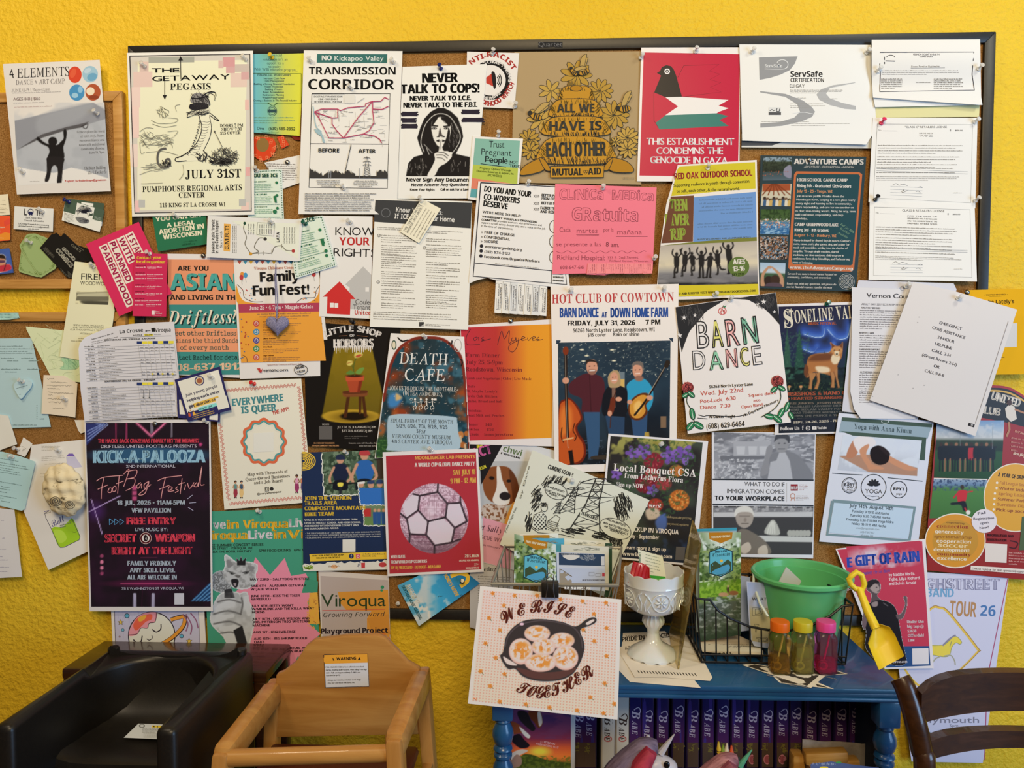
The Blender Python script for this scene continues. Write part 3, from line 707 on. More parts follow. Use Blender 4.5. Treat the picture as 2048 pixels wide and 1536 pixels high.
s=S('transmission','poster','white transmission corridor protest poster with a pink line map','poster',Z2,[(503,160),(1280,166),(1233,1452),(460,1450)],6,'f0e6d4',warp=lambda u,v:.7*np.sin(u*6)*(1-v)+1.2*v*v)
s.q([(607,188),(1160,190),(1158,261),(604,258)],'3a6d62').t('x','NO',645,238,722,238,38,'f0ead9').t('r','Kickapoo Valley',745,240,1130,241,36,'e8e4d2')
s.t('b','TRANSMISSION',542,350,1226,352,60).t('b','CORRIDOR',537,468,1218,470,82)
s.fr([(566,502),(1182,502),(1160,1248),(543,1240)],6,INK).l([(553,895),(1170,900)],5,INK).l([(545,1165),(1163,1168)],5,INK).q([(568,506),(822,506),(818,582),(566,580)],'f3ead9').fr([(568,506),(822,506),(818,582),(566,580)],2,'888')
s.T('b',14,'333',[('EXISTING TRANSMISSION',582,532,806),('LINE CORRIDORS',618,552,772),('BETWEEN GENOA - PORTAGE',586,572,802)])
for k in range(60):
 x,y=rnd.uniform(600,1150),rnd.uniform(600,880);a=rnd.choice([0,0,1.57,.6,-.6]);w=rnd.uniform(20,60);s.l([(x,y),(x+w*math.cos(a),y+w*math.sin(a))],1.6,'a59c8c')
for k in range(38):x,y=rnd.uniform(620,1120),rnd.uniform(600,880);s.g(x,y,x+38,y+9,1,'6f675b',h=6)
s.p([(585,780),(620,790),(645,815),(668,880),(650,880),(640,840),(600,810)],'9fb6b4',sm=1).l([(575,600),(585,680),(600,760),(640,800)],8,'9fb6b4',sm=1).rc(820,510,905,580,'e3d9c6').l([(920,575),(980,535)],3,'888')
PK='b8405c'
for pts in[[(585,645),(620,690),(700,850),(815,850),(975,818),(1060,835),(1100,860),(1115,890)],[(585,645),(640,622),(770,622),(790,635),(850,612),(985,600),(990,580),(1040,562),(1110,560),(1140,530),(1170,545)],[(585,645),(660,670),(725,692),(768,690),(770,622)],[(725,692),(725,740),(760,790),(815,850)],[(815,850),(930,690),(1040,565)],[(1045,562),(1045,640),(1055,730),(1020,790),(975,818)],[(1048,622),(1120,625),(1170,600)],[(622,640),(622,690)]]:s.l(pts,7,PK)
s.t('b','BEFORE',617,962,782,964,30).t('b','AFTER',933,967,1068,968,30).l([(875,902),(818,1166)],5,INK)
def skyline(x0,x1,y0,yb):
 P=[(x0,yb)];x=x0
 while x<x1:P+=[(x,y0(x)+rnd.uniform(-8,14)),(x+5,y0(x)-rnd.uniform(0,14))];x+=11
 return P+[(x1,yb)]
f=lambda x:1100+30*math.sin((x-550)/55)**2+(18 if 640<x<740 else 0)
s.p(skyline(548,826,f,1165),'3b3733').p(skyline(826,905,lambda x:1105+abs(x-850)*.5,1166),'3b3733').p([(900,1166),(900,1148),(1075,1150),(1075,1168)],'3b3733').p(skyline(1075,1163,lambda x:1108+abs(x-1120)*.2,1168),'3b3733')
for x in(700,716):s.l([(x,1105),(x,1165)],3,'999')
s.l([(690,1120),(726,1120)],3,'999').l([(942,1090),(942,1165)],4,'777')
for dx in(-1,1):
 s.l([(1000,995),(1000+dx*10,1040),(1000+dx*27,1166)],4,'5a554f')
for y,w in[(1005,26),(1035,30),(1060,32)]:s.l([(1000-w,y+6),(1000-w*.6,y),(1000+w*.6,y),(1000+w,y+6)],4,'5a554f')
for j in range(5):y=1070+j*19;a=10+j*3.4;s.l([(1000-a,y),(1000+a+3,y+19)],2.5,'5a554f');s.l([(1000+a,y),(1000-a-3,y+19)],2.5,'5a554f')
s.g(600,1182,790,1240,4,'55504a',al='c',h=7).g(890,1185,1085,1240,4,'55504a',al='c',h=7).g(510,1284,1055,1432,9,'4d4843',h=9,last=.9,fill=.98).end()
s=S('nevertalk','poster','black and white poster of a hooded person with finger to lips','poster',Z2,[(1280,290),(1945,268),(1850,1325),(1238,1328)],5,'f0e7d5')
s.t('X','NEVER',1438,416,1716,410,74).t('X','TALK TO COPS!',1268,502,1884,492,72).t('X','NEVER TALK TO I.C.E.',1338,556,1818,552,36).t('X','NEVER TALK TO THE F.B.I.',1288,612,1868,606,40)
SCRIB=[(1262,662,1408),(1262,712,1395),(1262,758,1410),(1738,645,1895),(1740,708,1930)]
m=s.im([(1300,612),(1822,612),(1805,1152),(1300,1152)],1.1)
K,Wt='1e1a18','e9dfcb'
m.fill('efe6d4')
m.p([(1560,612),(1500,645),(1450,700),(1420,770),(1395,850),(1410,900),(1440,980),(1370,1000),(1325,1050),(1305,1160),(1815,1160),(1812,1000),(1760,990),(1700,975),(1740,900),(1758,840),(1745,770),(1715,690),(1660,640),(1610,615)],K,sm=0)
m.l([(1450,960),(1425,890),(1440,800),(1470,730),(1530,670),(1600,660),(1660,690),(1705,760),(1735,830),(1720,900),(1660,985)],5,Wt).l([(1490,980),(1470,930)],4,Wt).l([(1515,970),(1450,900)],3,Wt)
m.p([(1508,740),(1530,700),(1580,685),(1640,700),(1660,760),(1655,830),(1630,890),(1585,920),(1545,900),(1515,840)],Wt)
m.p([(1560,690),(1510,760),(1520,700),(1545,680)],K).p([(1580,690),(1620,740),(1600,710),(1650,760),(1660,720),(1630,690)],K).p([(1505,745),(1560,752),(1560,762),(1510,760)],K,sm=0).p([(1600,755),(1655,748),(1652,760),(1602,766)],K,sm=0)
for x in(1530,1626):m.e(x,775,20,9,K).e(x,775,12,5,Wt).e(x,775,6,6,K)
m.p([(1575,770),(1590,820),(1605,840),(1565,842),(1562,830)],'544b44').e(1560,840,10,5,K).e(1605,840,10,5,K).p([(1545,872),(1575,862),(1620,872),(1590,884),(1560,882)],K).p([(1640,780),(1655,800),(1640,880),(1600,915),(1625,850)],K).p([(1510,800),(1525,860),(1550,905),(1520,870)],K)
m.p([(1572,850),(1590,850),(1598,945),(1640,955),(1668,985),(1660,1010),(1620,1050),(1570,1080),(1530,1150),(1475,1150),(1510,1080),(1535,1020),(1530,975),(1565,950)],Wt).l([(1540,960),(1600,965),(1640,990)],6,K).l([(1545,985),(1600,985),(1632,1010)],5,K).l([(1550,1005),(1590,1010),(1615,1030)],4,K).l([(1580,870),(1575,940)],3,K).e(1660,972,12,12,Wt)
for k in range(46):
 x,y=rnd.uniform(1330,1800),rnd.uniform(1010,1130)
 if 1470<x<1660:continue
 m.l([(x,y),(x+rnd.uniform(-14,14),y+rnd.uniform(14,36))],2.5,'a59b8b',sm=0)
for k in range(30):x,y=rnd.uniform(1640,1730),rnd.uniform(720,930);m.l([(x,y),(x+8,y+26)],2,'8a8176',sm=0)
m.done('illustration')
for x0,y,x1 in SCRIB:
 for k in range(4):s.l([(x0+rnd.uniform(0,16),y-14+k*9),((x0+x1)/2,y-12+k*8),(x1-rnd.uniform(0,16),y-14+k*9)],11,'2c2530',sm=1)
s.t('x','Never Sign Any Documen',1310,1192,1800,1194,30).t('x','Never Answer Any Questions',1350,1230,1800,1228,22).t('x','Know Your Rights',1340,1266,1532,1266,18).t('x','Call or ask for a Law',1580,1264,1800,1264,18).end()
s=S('antiracist','flyer','square white watch flyer with a red megaphone in a black ring','flyer',Z3,[(50,152),(418,163),(385,556),(40,540)],4,'ece0cf')
s.e(215,355,138,138,'1d1b1a',n=48).e(215,355,108,108,'ece0cf',n=44).p([(185,335),(228,305),(238,400),(185,375)],'c2402f').p([(222,302),(244,300),(256,355),(252,408),(236,404)],'241f1e',sm=1)
for r in(32,46,60):s.e(245,355,r*.8,r,'1d1b1a',w=7,a0=-48,a1=48)
s.tp('x','ANTI-RACIST',[(62,290),(105,228),(215,190),(310,215),(372,285)],36,'b0342c').tp('x','SEE SOMETHING',[(105,300),(160,250),(225,236),(290,255),(338,320),(340,368)],22,'ece0cf').tp('x','SAY SOMETHING!',[(95,390),(150,470),(215,492),(290,450)],22,'ece0cf').tp('x','NEIGHBORHOOD WATCH',[(60,420),(120,500),(200,535),(270,520),(340,460),(385,380)],34,'b0342c').end()
s=S('trust','card','mint and lime pregnancy support card with marker lettering','card',Z3,[(90,750),(445,768),(400,1240),(55,1195)],6.5,'ece2d2')
s.q([(108,766),(424,782),(410,975),(92,950)],'86b29a').q([(92,950),(410,975),(404,1090),(84,1045)],'b5bd4c').q([(84,1045),(404,1090),(400,1150),(78,1120)],'dd7f62').q([(78,1120),(400,1150),(396,1210),(70,1180)],'5f9d9a')
s.t('r','Trust',205,828,312,832,46,'2c3a36').t('r','Pregnant',150,880,362,890,44,'2c3a36').t('R','People',176,932,335,944,44,'1f2a28').l([(178,920),(335,930)],4,'1f2a28').l([(145,944),(325,968)],5,'1f2a28',sm=1).t('R','(NOT',345,942,408,945,20,'222').t('R','TERFS)',350,968,428,975,20,'222')
s.t('R','Pregnancy Options Wisconsin',140,980,360,1000,15,'4d5a20').t('R','Education, Resources & Support, Inc.',118,1002,380,1022,15,'4d5a20').t('R','(POWERS)',196,1032,292,1040,16,'4d5a20').end()
s=S('beehive','poster','brown paper poster of a golden beehive ringed by flowers and bees','poster',Z3,[(385,155),(1282,150),(1280,1092),(362,1078)],3,'b29568')
Yl,Yo,Dk='c48c2b','b57e24','37342c'
def petal(cx,cy,r,n,c=Yl,a0=0,sq=.75,l2=None):
 for k in range(n):
  a=a0+k*6.283/n;x,y=cx+r*.55*math.cos(a),cy+r*.55*math.sin(a)*sq
  s.e(x,y,r*.5,r*.2,c,rot=math.degrees(math.atan2(math.sin(a)*sq,math.cos(a))),n=10);s.e(x,y,r*.5,r*.2,Dk,rot=math.degrees(math.atan2(math.sin(a)*sq,math.cos(a))),n=10,w=4)
def bee(x,y,r,sc=1):
 c,n=math.cos(r),math.sin(r);q=lambda u,v:(x+(u*c-v*n)*sc,y+(u*n+v*c)*sc)
 for a in(-25,-48):s.p([q(0,-10),q(30,a-30),q(70,a-46),q(60,a-20),q(20,-2)],'bd9a56',sm=1);s.l([q(0,-10),q(30,a-30),q(70,a-46),q(60,a-20),q(20,-2)],3.5,Dk,sm=1,closed=True)
 s.e(*q(20,12),36*sc,20*sc,Yl,rot=math.degrees(r));s.e(*q(20,12),36*sc,20*sc,Dk,rot=math.degrees(r),w=4)
 for t in(8,22,36):s.l([q(t,-6),q(t+3,30)],9*sc,Dk)
 s.e(*q(-22,4),15*sc,14*sc,Dk)
for x0,y0,x1,y1 in[(980,520,940,640),(1060,660,1060,900),(1180,780,1110,900),(640,500,700,560),(500,880,560,900),(980,430,940,500),(1160,880,1130,930)]:s.l([(x0,y0),(x1,y1)],9,'6f5b33')
for a in[(820,320,110,9),(640,430,85,7),(990,430,90,11),(575,630,100,8),(1090,600,105,12),(490,770,75,12),(500,850,70,10),(1185,760,80,12),(1185,840,70,10),(1100,790,40,8)]:petal(*a,sq=.9,c=rnd.choice(['c1993f','b98f3a','c39b48']))
for k in range(5):s.p([(760+k*22,400),(770+k*20,350),(790+k*14,395)],'7d6331')
for(cx,cy,rx,ry)in[(822,455,118,62),(818,555,178,70),(820,680,228,72),(822,850,262,100)]:
 P=[(cx-rx,cy+ry*.8),(cx-rx,cy),(cx-rx*.72,cy-ry*.85),(cx,cy-ry),(cx+rx*.72,cy-ry*.85),(cx+rx,cy),(cx+rx,cy+ry*.8),(cx,cy+ry)]
 s.p(P,Yl,sm=1).l(P,5,Dk,sm=1,closed=True).scr(cx,cy+ry*.78,rx*.92,ry*.22,70,ry*.4,4,Dk,85,.3).scr(cx,cy-ry*.65,rx*.7,ry*.18,36,ry*.3,3.5,'6d5420',85,.3).scr(cx-rx*.9,cy,rx*.12,ry*.6,16,ry*.5,3.5,'6d5420',60,.3).scr(cx+rx*.9,cy,rx*.12,ry*.6,16,ry*.5,3.5,'6d5420',120,.3)
s.e(820,412,42,20,Yo).e(820,412,42,20,Dk,w=4)
bee(850,290,-.3,1.1);bee(520,590,.35,1.15);bee(1140,545,-.1,1.15);bee(800,280,.8,.8)
for st,c in(('X','3d3b33'),('b','4a4639')):pass
s.t('x','ALL WE',686,582,948,582,62,'423f36').t('x','HAVE IS',632,710,1000,706,64,'423f36').t('x','EACH OTHER',612,895,1032,888,100,'423f36')
for q in([(585,900),(455,960),(430,1025),(570,1000),(600,960)],[(1060,900),(1180,930),(1225,1000),(1080,1000),(1040,950)],[(560,905),(600,920),(640,990),(600,985)],[(1080,905),(1045,930),(1010,985),(1050,985)]):s.p(q,Yo,sm=1).l(q,5,Dk,sm=1,closed=True)
s.q([(638,962),(1018,958),(1014,1040),(640,1042)],Yl).fr([(638,962),(1018,958),(1014,1040),(640,1042)],5,Dk).t('x','MUTUAL',655,1028,864,1026,48,Dk).t('x','AID',905,1022,996,1020,48,Dk).e(880,1000,8,8,Dk,w=3).e(894,1000,8,8,Dk,w=3).l([(874,1006),(887,1020),(900,1006)],3,Dk).g(1150,1040,1235,1052,1,'6b5c42',h=6).end()
s=S('gaza','poster','crimson poster of a geometric black, white and green bird','poster',Z3,[(1280,124),(1982,122),(1972,1070),(1250,1068)],5,'f1e6da',mat='glossy_print')
R_='c6213f'
s.q([(1297,158),(1979,170),(1962,1040),(1268,1028)],R_)
s.l([(1450,470),(1368,440),(1370,640),(1408,700)],3,'5a1626').l([(1538,335),(1580,252),(1830,242),(1760,290),(1836,312),(1765,350),(1842,372),(1768,405),(1845,438),(1570,472)],3,'5a1626')
s.p([(1372,440),(1420,322),(1390,303),(1412,290),(1425,262),(1458,248),(1490,255),(1510,280),(1526,320),(1568,472),(1450,475)],'231f20').e(1463,292,20,20,'f3e9df').e(1463,292,12,12,'231f20').e(1463,292,6,6,'f3e9df')
s.p([(1450,475),(1570,472),(1895,494),(1825,535),(1898,552),(1828,578),(1810,590),(1450,602),(1540,540)],'f1e8dc').p([(1450,602),(1815,588),(1895,608),(1832,635),(1898,678),(1408,702),(1382,655)],'3c7c6d')
s.t('R','THIS ESTABLISHMENT',1318,810,1935,812,48,'f5ece2').t('R','CONDEMNS THE',1388,876,1856,876,48,'f5ece2').t('R','GENOCIDE IN GAZA',1344,940,1888,946,48,'f5ece2').end()
s=S('serv2','certificate','grey banded certificate edge showing below the crumpled food safety certificate','certificate',Z4,[(145,700),(1040,730),(1025,798),(145,790)],4,'d8d4c8')
s.p([(145,745),(430,752),(350,778),(145,780)],'4f5052').g(630,758,900,772,1,'77736c',h=7).end()
s=S('serv','certificate','crumpled white food safety certificate with grey swooshes','certificate',Z4,[(130,97),(1018,100),(1055,660),(985,772),(150,745)],7,'f3eee2',warp=lambda u,v:1.5*np.sin(u*9+v*4)*np.clip(u,0,1)*np.clip(1-v,0,1)+1.0*np.sin(u*14-v*9)*np.clip(u-.3,0,1)*np.clip(.9-v,0,1)+5*np.clip(v-.75,0,1)**1.5*4*np.clip(u,0,1))
Gy='9c9a96'
s.p([(262,185),(400,180),(523,177),(505,225),(470,270),(410,300),(340,322),(266,336)],Gy).t('x','ServSafe',303,252,418,252,22,'ece9e0').e(420,232,38,32,'ece9e0',w=4,a0=-160,a1=70).l([(300,262),(420,264),(455,250)],3,'ece9e0',sm=1)
s.t('x','ServSafe',475,316,690,316,40,'3a3836').t('b','CERTIFICATION',475,350,700,350,26,'3a3836').t('r','ELI GAY',470,388,570,388,22,'3a3836')
s.p([(270,412),(440,430),(560,475),(620,520),(640,550),(620,585),(550,615),(420,645),(272,657),(272,630),(400,620),(500,590),(540,550),(520,500),(440,450),(270,420)],'a3a19d',sm=0).p([(912,352),(760,372),(680,400),(650,435),(670,470),(740,505),(840,530),(915,536),(915,512),(820,490),(740,460),(715,430),(740,390),(910,356)],'b8b6b1',sm=0)
s.g(472,402,830,430,3,'8d8982',h=5).g(475,455,580,480,2,'a09c95',h=5).g(680,460,800,485,2,'a09c95',h=5).g(475,495,720,530,3,'8d8982',h=5).g(280,615,640,640,2,'8d8982',h=4).g(480,628,880,655,2,'9d9992',h=4).rc(328,553,411,572,'5a5856').rc(328,520,411,552,'e4e0d6').l([(385,528),(380,545),(398,548),(402,530)],6,'5a5856',sm=1).l([(335,545),(350,535),(360,545),(372,538)],5,'5a5856').l([(490,560),(560,555),(600,560),(640,568)],3,'e9e6de',sm=1).end()
s=S('permit','permit','white health permit with thick border curling at the top right of the board','permit',Z4,[(1022,66),(1752,62),(1760,505),(1030,455),(1022,300)],12,'f4efe4',warp=lambda u,v:4.5*np.sin(v*6.2)+7*np.clip(v-.7,0,1)*2)
s.l([(1080,150),(1710,148),(1698,300),(1714,405),(1076,416),(1080,300),(1076,230),(1080,150)],6,'34333c').T('R',12,'55535a',[('VERNON COUNTY HEALTH',1300,170,1478),('DEPARTMENT',1345,185,1435)]).t('J','License, Permit or Registration',1285,252,1478,250,12,'333').l([(1285,257),(1515,255)],2,'555')
s.l([(1108,180),(1108,230)],6,'33323a').e(1150,185,28,16,'33323a',w=4,a0=180,a1=360).l([(1115,208),(1180,210)],6,'33323a').g(1090,270,1665,308,3,'7d7a78',h=6).g(1085,326,1240,400,6,'55524f',h=7).g(1440,326,1640,400,6,'55524f',h=7).g(1320,350,1425,362,1,'77746f',h=6).end()
s=S('permit2','permit','second white sheet hanging just under the curled health permit','permit',Z4,[(1030,440),(1755,430),(1768,505),(1045,520)],9,'f4f1e8');s.end()
s=S('paleyellow','notice','pale yellow strip of paper between the permit and the upper licence','paper',Z4,[(1048,490),(1750,490),(1745,585),(1048,590)],6,'e6dda0');s.end()
def licence(key,lab,Z,quad,lay,L,title,sub):
 s=S(key,'license',lab,'licence',Z,quad,lay,'f1ece2',warp=lift(.6,1.2));q=np.array(quad,float)
 g=lambda u,v:tuple(q[0]*(1-u)*(1-v)+q[1]*u*(1-v)+q[2]*u*v+q[3]*(1-u)*v)
 s.fr([g(.045,.075),g(.955,.075),g(.955,.945),g(.045,.945)],2.5,'8f8c86')
 s.t('r',title,*g(.31,.12),*g(.71,.115),14,'4f4c49');s.t('r','No.',*g(.06,.155),*g(.09,.155),10,'777');s.l([g(.1,.155),g(.24,.155)],1.5,'888');s.t('R','$',*g(.74,.15),*g(.75,.15),12,'777');s.t('R','$100.00',*g(.79,.148),*g(.86,.148),9,'777')
 for i,t in enumerate(sub):s.t('R' if i else 'r',t,*g(.45 if len(sub)<4 else.36,.185+i*.032),*g(.58 if len(sub)<4 else.64,.185+i*.032),8.5,'5f5c58')
 a,b=g(.06,0),g(.94,0);sl=(b[1]-a[1])/(b[0]-a[0]);w=b[0]-a[0];hh=g(.05,1)[1]-g(.05,0)[1]
 for v,n in[(.32,4),(.455,3),(.545,2),(.59,1.0),(.64,1)]:p=g(.06,v);s.g(p[0],p[1],p[0]+w*.93,p[1]+n*hh*.031,int(n),'66635e',sl=sl,h=6.2,last=.7)
 s.l([g(.06,.60),g(.92,.60)],1.5,'777');s.l([g(.06,.625),g(.92,.625)],1.5,'777')
 p=g(.06,.69);s.g(p[0],p[1],p[0]+w*.95,p[1]+hh*.06,3,'8b8883',sl=sl,h=5)
 for v in(.80,.835,.87,.9):s.l([g(.2,v),g(.5,v)],1.3,'999')
 s.l([g(.22,.785),g(.25,.765),g(.28,.785),g(.31,.77),g(.36,.785)],2,'555',sm=1);s.l([g(.3,.86),g(.33,.83),g(.31,.87),g(.36,.84)],2,'555',sm=1);s.l([g(.46,.80),g(.48,.79),g(.5,.80)],2,'666',sm=1);s.l([g(.44,.85),g(.46,.84),g(.48,.855)],2,'666',sm=1)
 p=g(.79,.835);s.g(p[0],p[1],p[0]+w*.09,p[1]+9,1,'c9c5bd',h=7);s.end()
licence('licC','white wine retail licence, upper of the two stacked licences',Z4,[(1030,590),(1735,592),(1720,1200),(1000,1160)],8,None,'"CLASS C" RETAILERS LICENSE',['FOR THE SALE OF','WINE'])
licence('licB','white malt beverage licence, lower of the two stacked licences',Z8,[(1000,-60),(1700,-40),(1716,478),(992,465)],9.5,None,'CLASS B RETAILERS LICENSE',['FOR THE SALE OF','FERMENTED MALT BEVERAGES','ONLY FOR CONSUMPTION AT THE','PREMISES WHERE SOLD'])
# ---------------------------------------------------------------- sheets: middle of the board
s=S('firewood','brochure','cream woodcraft brochure with a grey bench drawing, hanging between the oak boards','brochure',Z5,[(522,358),(745,385),(800,700),(745,1085),(417,1022)],5,'f1e5b6')
m=s.im([(535,565),(765,565),(755,662),(525,655)]);m.fill('dccfa0').nz(30,'a79c7a',amt=.6).p([(520,575),(770,570),(770,600),(520,600)],'8b8265',sm=0).p([(535,602),(755,602),(765,635),(530,632)],'6d664f',sm=0).p([(545,585),(770,575),(765,602),(535,603)],'b8ae88',sm=0).p([(570,632),(760,640),(770,670),(600,660)],'4c4737',soft=14).done('drawing')
s.t('r','FIREN',566,484,735,490,42,'2f2a22').t('r','WOODWOR',560,522,745,528,26,'2f2a22')
for tx,x0,y,x1 in[('SIMPLE BURIAL PRODUCTS',512,808,722),('AND WOODCRAFTS FROM',510,824,722),('OUR THOUGHTFULLY TENDED',490,840,735),('WOODLAND',558,866,645)]:s.t('r',tx,x0,y,x1,y+6,11,'5b5440')
s.g(548,892,700,902,1,'6d654c',sl=.02,h=8).g(496,908,700,918,1,'6d654c',sl=.02,h=8).end()
s=S('palepat','paper','pale green sheet with scribbled lines tucked under the cream brochure','paper',Z5,[(180,812),(480,845),(560,900),(560,1203),(365,1182),(185,835)],3,'d2d2a0')
for k in range(40):
 x,y=rnd.uniform(230,540),rnd.uniform(830,1180)
 if x>200+(y-830)*.5:s.l([(x,y),(x+rnd.uniform(-60,60),y+rnd.uniform(-40,40)),(x+rnd.uniform(-80,80),y+rnd.uniform(-60,60))],2,'b3b588',sm=1)
s.p([(425,1035),(545,1038),(540,1105),(420,1110),(450,1075)],'9db98a',sm=1).scr(490,1075,50,30,20,40,3,'7fa478',60,.6).end()
s=S('blueletter','letter','pale blue typed letter on the lower oak board','letter',Z23,[(-60,455),(375,447),(602,1500),(-60,1520)],2,'a3b5ad')
for x0,y,x1 in[(0,540,285),(0,570,385),(0,600,355),(0,622,430),(10,682,185),(250,682,405),(85,712,230),(340,712,445),(10,810,260),(325,810,490),(60,843,200),(150,1470,445)]:s.g(x0,y,x1,y+16,1,'56655f',h=12)
for y in range(1240,1400,22):s.g(430,y,442,y+14,1,'56655f',h=10)
s.g(470,1398,520,1412,1,'56655f',h=12).end()
s=S('teal','paper','teal folded paper slip resting over the lower oak frame','paper',Z23,[(-30,150),(215,148),(230,212),(120,232),(-30,235)],5,'97b39f',warp=wav(2,14,1));s.l([(0,202),(140,205),(222,210)],8,'6d8a7c').g(20,165,190,178,1,'7f9a88',h=8).end()
s=S('blueheart','heart','small blue paper heart pinned on the pale blue letter','heart',Z23,spl([(248,960),(285,935),(340,938),(380,975),(365,1035),(310,1100),(248,1168),(195,1100),(160,1020),(180,975),(215,960)],4),4.5,'b3c6bf',warp=lambda u,v:3*np.clip(v,0,1.2)**2)
s.l([(245,962),(262,1000)],2,'7f938c').g(190,1040,335,1055,1,'45524d',sl=-.3,h=12).g(225,1110,250,1122,1,'45524d',h=8).end()
s=S('beige','note','beige handwritten note with a torn lower edge beside the bus timetable','note',Z23,[(515,885),(760,895),(915,985),(890,1390),(800,1372),(700,1365),(600,1350),(490,1345)],4,'d9c4a4')
for x0,y,x1,sl in[(555,935,640,-.05),(600,970,800,.05),(555,1010,845,.02),(560,1045,710,.03),(565,1090,880,.06),(570,1125,625,0),(565,1165,780,.05),(570,1205,720,.05),(625,1275,770,.06)]:
 P=[];x=x0
 while x<x1:P.append((x,y+sl*(x-x0)+rnd.uniform(-8,8)));x+=7
 s.l(P,3.2,'4d4133',sm=1)
s.end()
s=S('leftwhite','paper','cream paper corner jutting in at the left edge above the blue green note','paper',Z24,[(-40,-60),(80,-40),(165,232),(40,275),(-40,310)],4,'efe3ca');s.end()
s=S('whitetag','note','tiny white tag pinned above the blue green note','note',Z24,[(225,165),(312,228),(240,355),(162,322)],4,'dccfba');s.l([(190,250),(230,262),(215,300),(250,270)],3,'7b6f5f',sm=1).end()
s=S('torn','note','torn strip of white paper below the timetable beside the beige note','note',Z24,[(715,0),(830,0),(830,110),(775,130),(750,100)],2,'dccdb3');s.end()
s=S('bgnote','note','curling blue green letter at the far left with slanted writing','letter',Z24,[(-60,300),(25,305),(200,350),(340,400),(240,850),(210,872),(-60,810)],6,'a9c1b6',warp=lambda u,v:7*np.clip(u-.4,0,1.3)**2+1.5*np.sin(v*6))
for x0,y,x1 in[(0,362,190),(0,402,260),(0,424,285),(0,450,150),(0,470,190),(0,492,200),(0,586,220),(10,632,90),(0,652,110),(0,682,80),(0,720,160),(0,742,30),(10,770,100)]:s.g(x0,y,x1,y+12,1,'4d5d57',sl=.17,h=9)
s.end()
s=S('leftpage','letter','long white printed page hanging below the blue green letter','letter',Z24,[(-60,840),(138,862),(212,1505),(-60,1520)],5,'d3c8bb')
for x0,y,x1 in[(10,960,40),(20,1130,50),(0,1235,65),(0,1308,25),(0,1340,80),(0,1408,90),(0,1450,75)]:s.g(x0,y,x1,y+10,1,'77707a',h=8)
s.end()
s=S('drawing','drawing','white drawing sheet of a jar half filled with lime green','drawing',Z24,[(302,240),(830,185),(860,1255),(465,1440),(225,870)],4,'e6d9c5')
s.g(400,248,580,300,4,'8d8271',h=7).g(400,352,640,402,3,'857a6a',h=8,sl=-.06).g(430,420,645,436,1,'857a6a',sl=-.06,h=8).g(385,510,480,570,2,'9c907e',h=8)
s.p([(635,350),(660,322),(700,322),(722,350)],'6c5390',sm=0).p([(635,355),(722,352),(790,450),(650,470)],'cfc4cf')
s.p([(490,1045),(520,1025),(600,1030),(690,940),(712,965),(770,1115),(755,1150),(600,1225),(565,1215),(545,1180)],'8fae24').p([(515,1060),(600,1065),(640,1140),(570,1180)],'a3bb3c',sm=1).l([(425,895),(480,870),(485,885),(430,900),(440,940),(490,1040),(560,1200),(580,1225),(620,1220),(760,1150),(768,1120),(690,945)],5,'3c3542',sm=0).l([(425,880),(470,868)],6,'45407a')
s.t('c','Ball',505,1030,625,965,58,'3d3a66').g(575,1005,680,1045,2,'3d4a26',sl=-.25,h=14).l([(690,1070),(715,1080),(735,1070)],4,'4d5a26',sm=1).end()
def crumple():
 b=MB();mm=mat('crumpled_paper','e6d9b6',.8,spec=.15,hook=noise_h(38,'6b6048','e9dcb8',.33,.42,stretch=(1,1,1.7),bstr=.5,bdist=.004,detail=3))
 c=at(128,980,-.045);k=px1(128,980,-.04)
 B=bmesh.new();bmesh.ops.create_icosphere(B,subdivisions=5,radius=1)
 for v in B.verts:
  d=v.co.copy();a=math.atan2(d.z,d.x)
  r=1+.03*math.sin(a*7+2*d.y)+.02*math.sin(a*17)
  v.co=Vector((d.x*41*k*r,d.y*.016*(1+.12*math.sin(d.z*14+d.x*3)+.1*math.sin(d.x*11)),d.z*52*k*r))
 b.add(B,mm,Matrix.Translation(c)@Matrix.Rotation(-.25,4,'Y'),True)
 for cx,cy,r0 in((139,1009,11),(111,1002,13)):
  P=[]
  for i in range(40):a=i*.45;r=r0*(1-i/44);q=at(cx+r*math.cos(a),cy+r*math.sin(a)*.85,-.0655);P.append(q)
  b.tube(P,.0007,mat('ink_line','3a342a',.8),5)
 o=b.build('paper_sculpture',loc=c);tag(o,'crumpled cream paper sculpture inked with shells, stuck on the jar drawing','paper sculpture')
crumple()
s=S('bus','timetable','grey bus timetable sheet curling forward at its left edge','timetable',Z5,[(548,970),(558,930),(590,892),(640,868),(720,835),(800,812),(900,797),(1000,788),(1215,780),(1275,1440),(590,1475),(562,1250)],10,'d3cac3',warp=lambda u,v:16*np.clip(.35-u,0,1)**2*(6 if True else 1)*np.clip(1-v*.6,0,1))
s=SHEETS['bus']
s.t('b','La Crosse',835,862,1000,850,25,'26221f').t('b','Viroqua',1082,852,1192,848,25,'26221f').l([(1015,845),(1050,843)],4,'26221f').p([(1012,845),(1024,838),(1024,852)],'26221f').p([(1055,825),(1080,822),(1085,850),(1058,850)],'26221f').t('x','ROUTE A',930,880,992,877,9,'26221f').rc(1005,866,1068,878,'d8c33c').t('x','YELLOW',1010,877,1064,875,8,'26221f').g(1075,866,1125,874,1,'777',h=7).l([(840,890),(1195,878)],2,'444')
s.g(640,898,800,915,1,'3c3733',sl=-.28,h=9).g(640,918,830,945,2,'6b645d',sl=-.2,h=7)
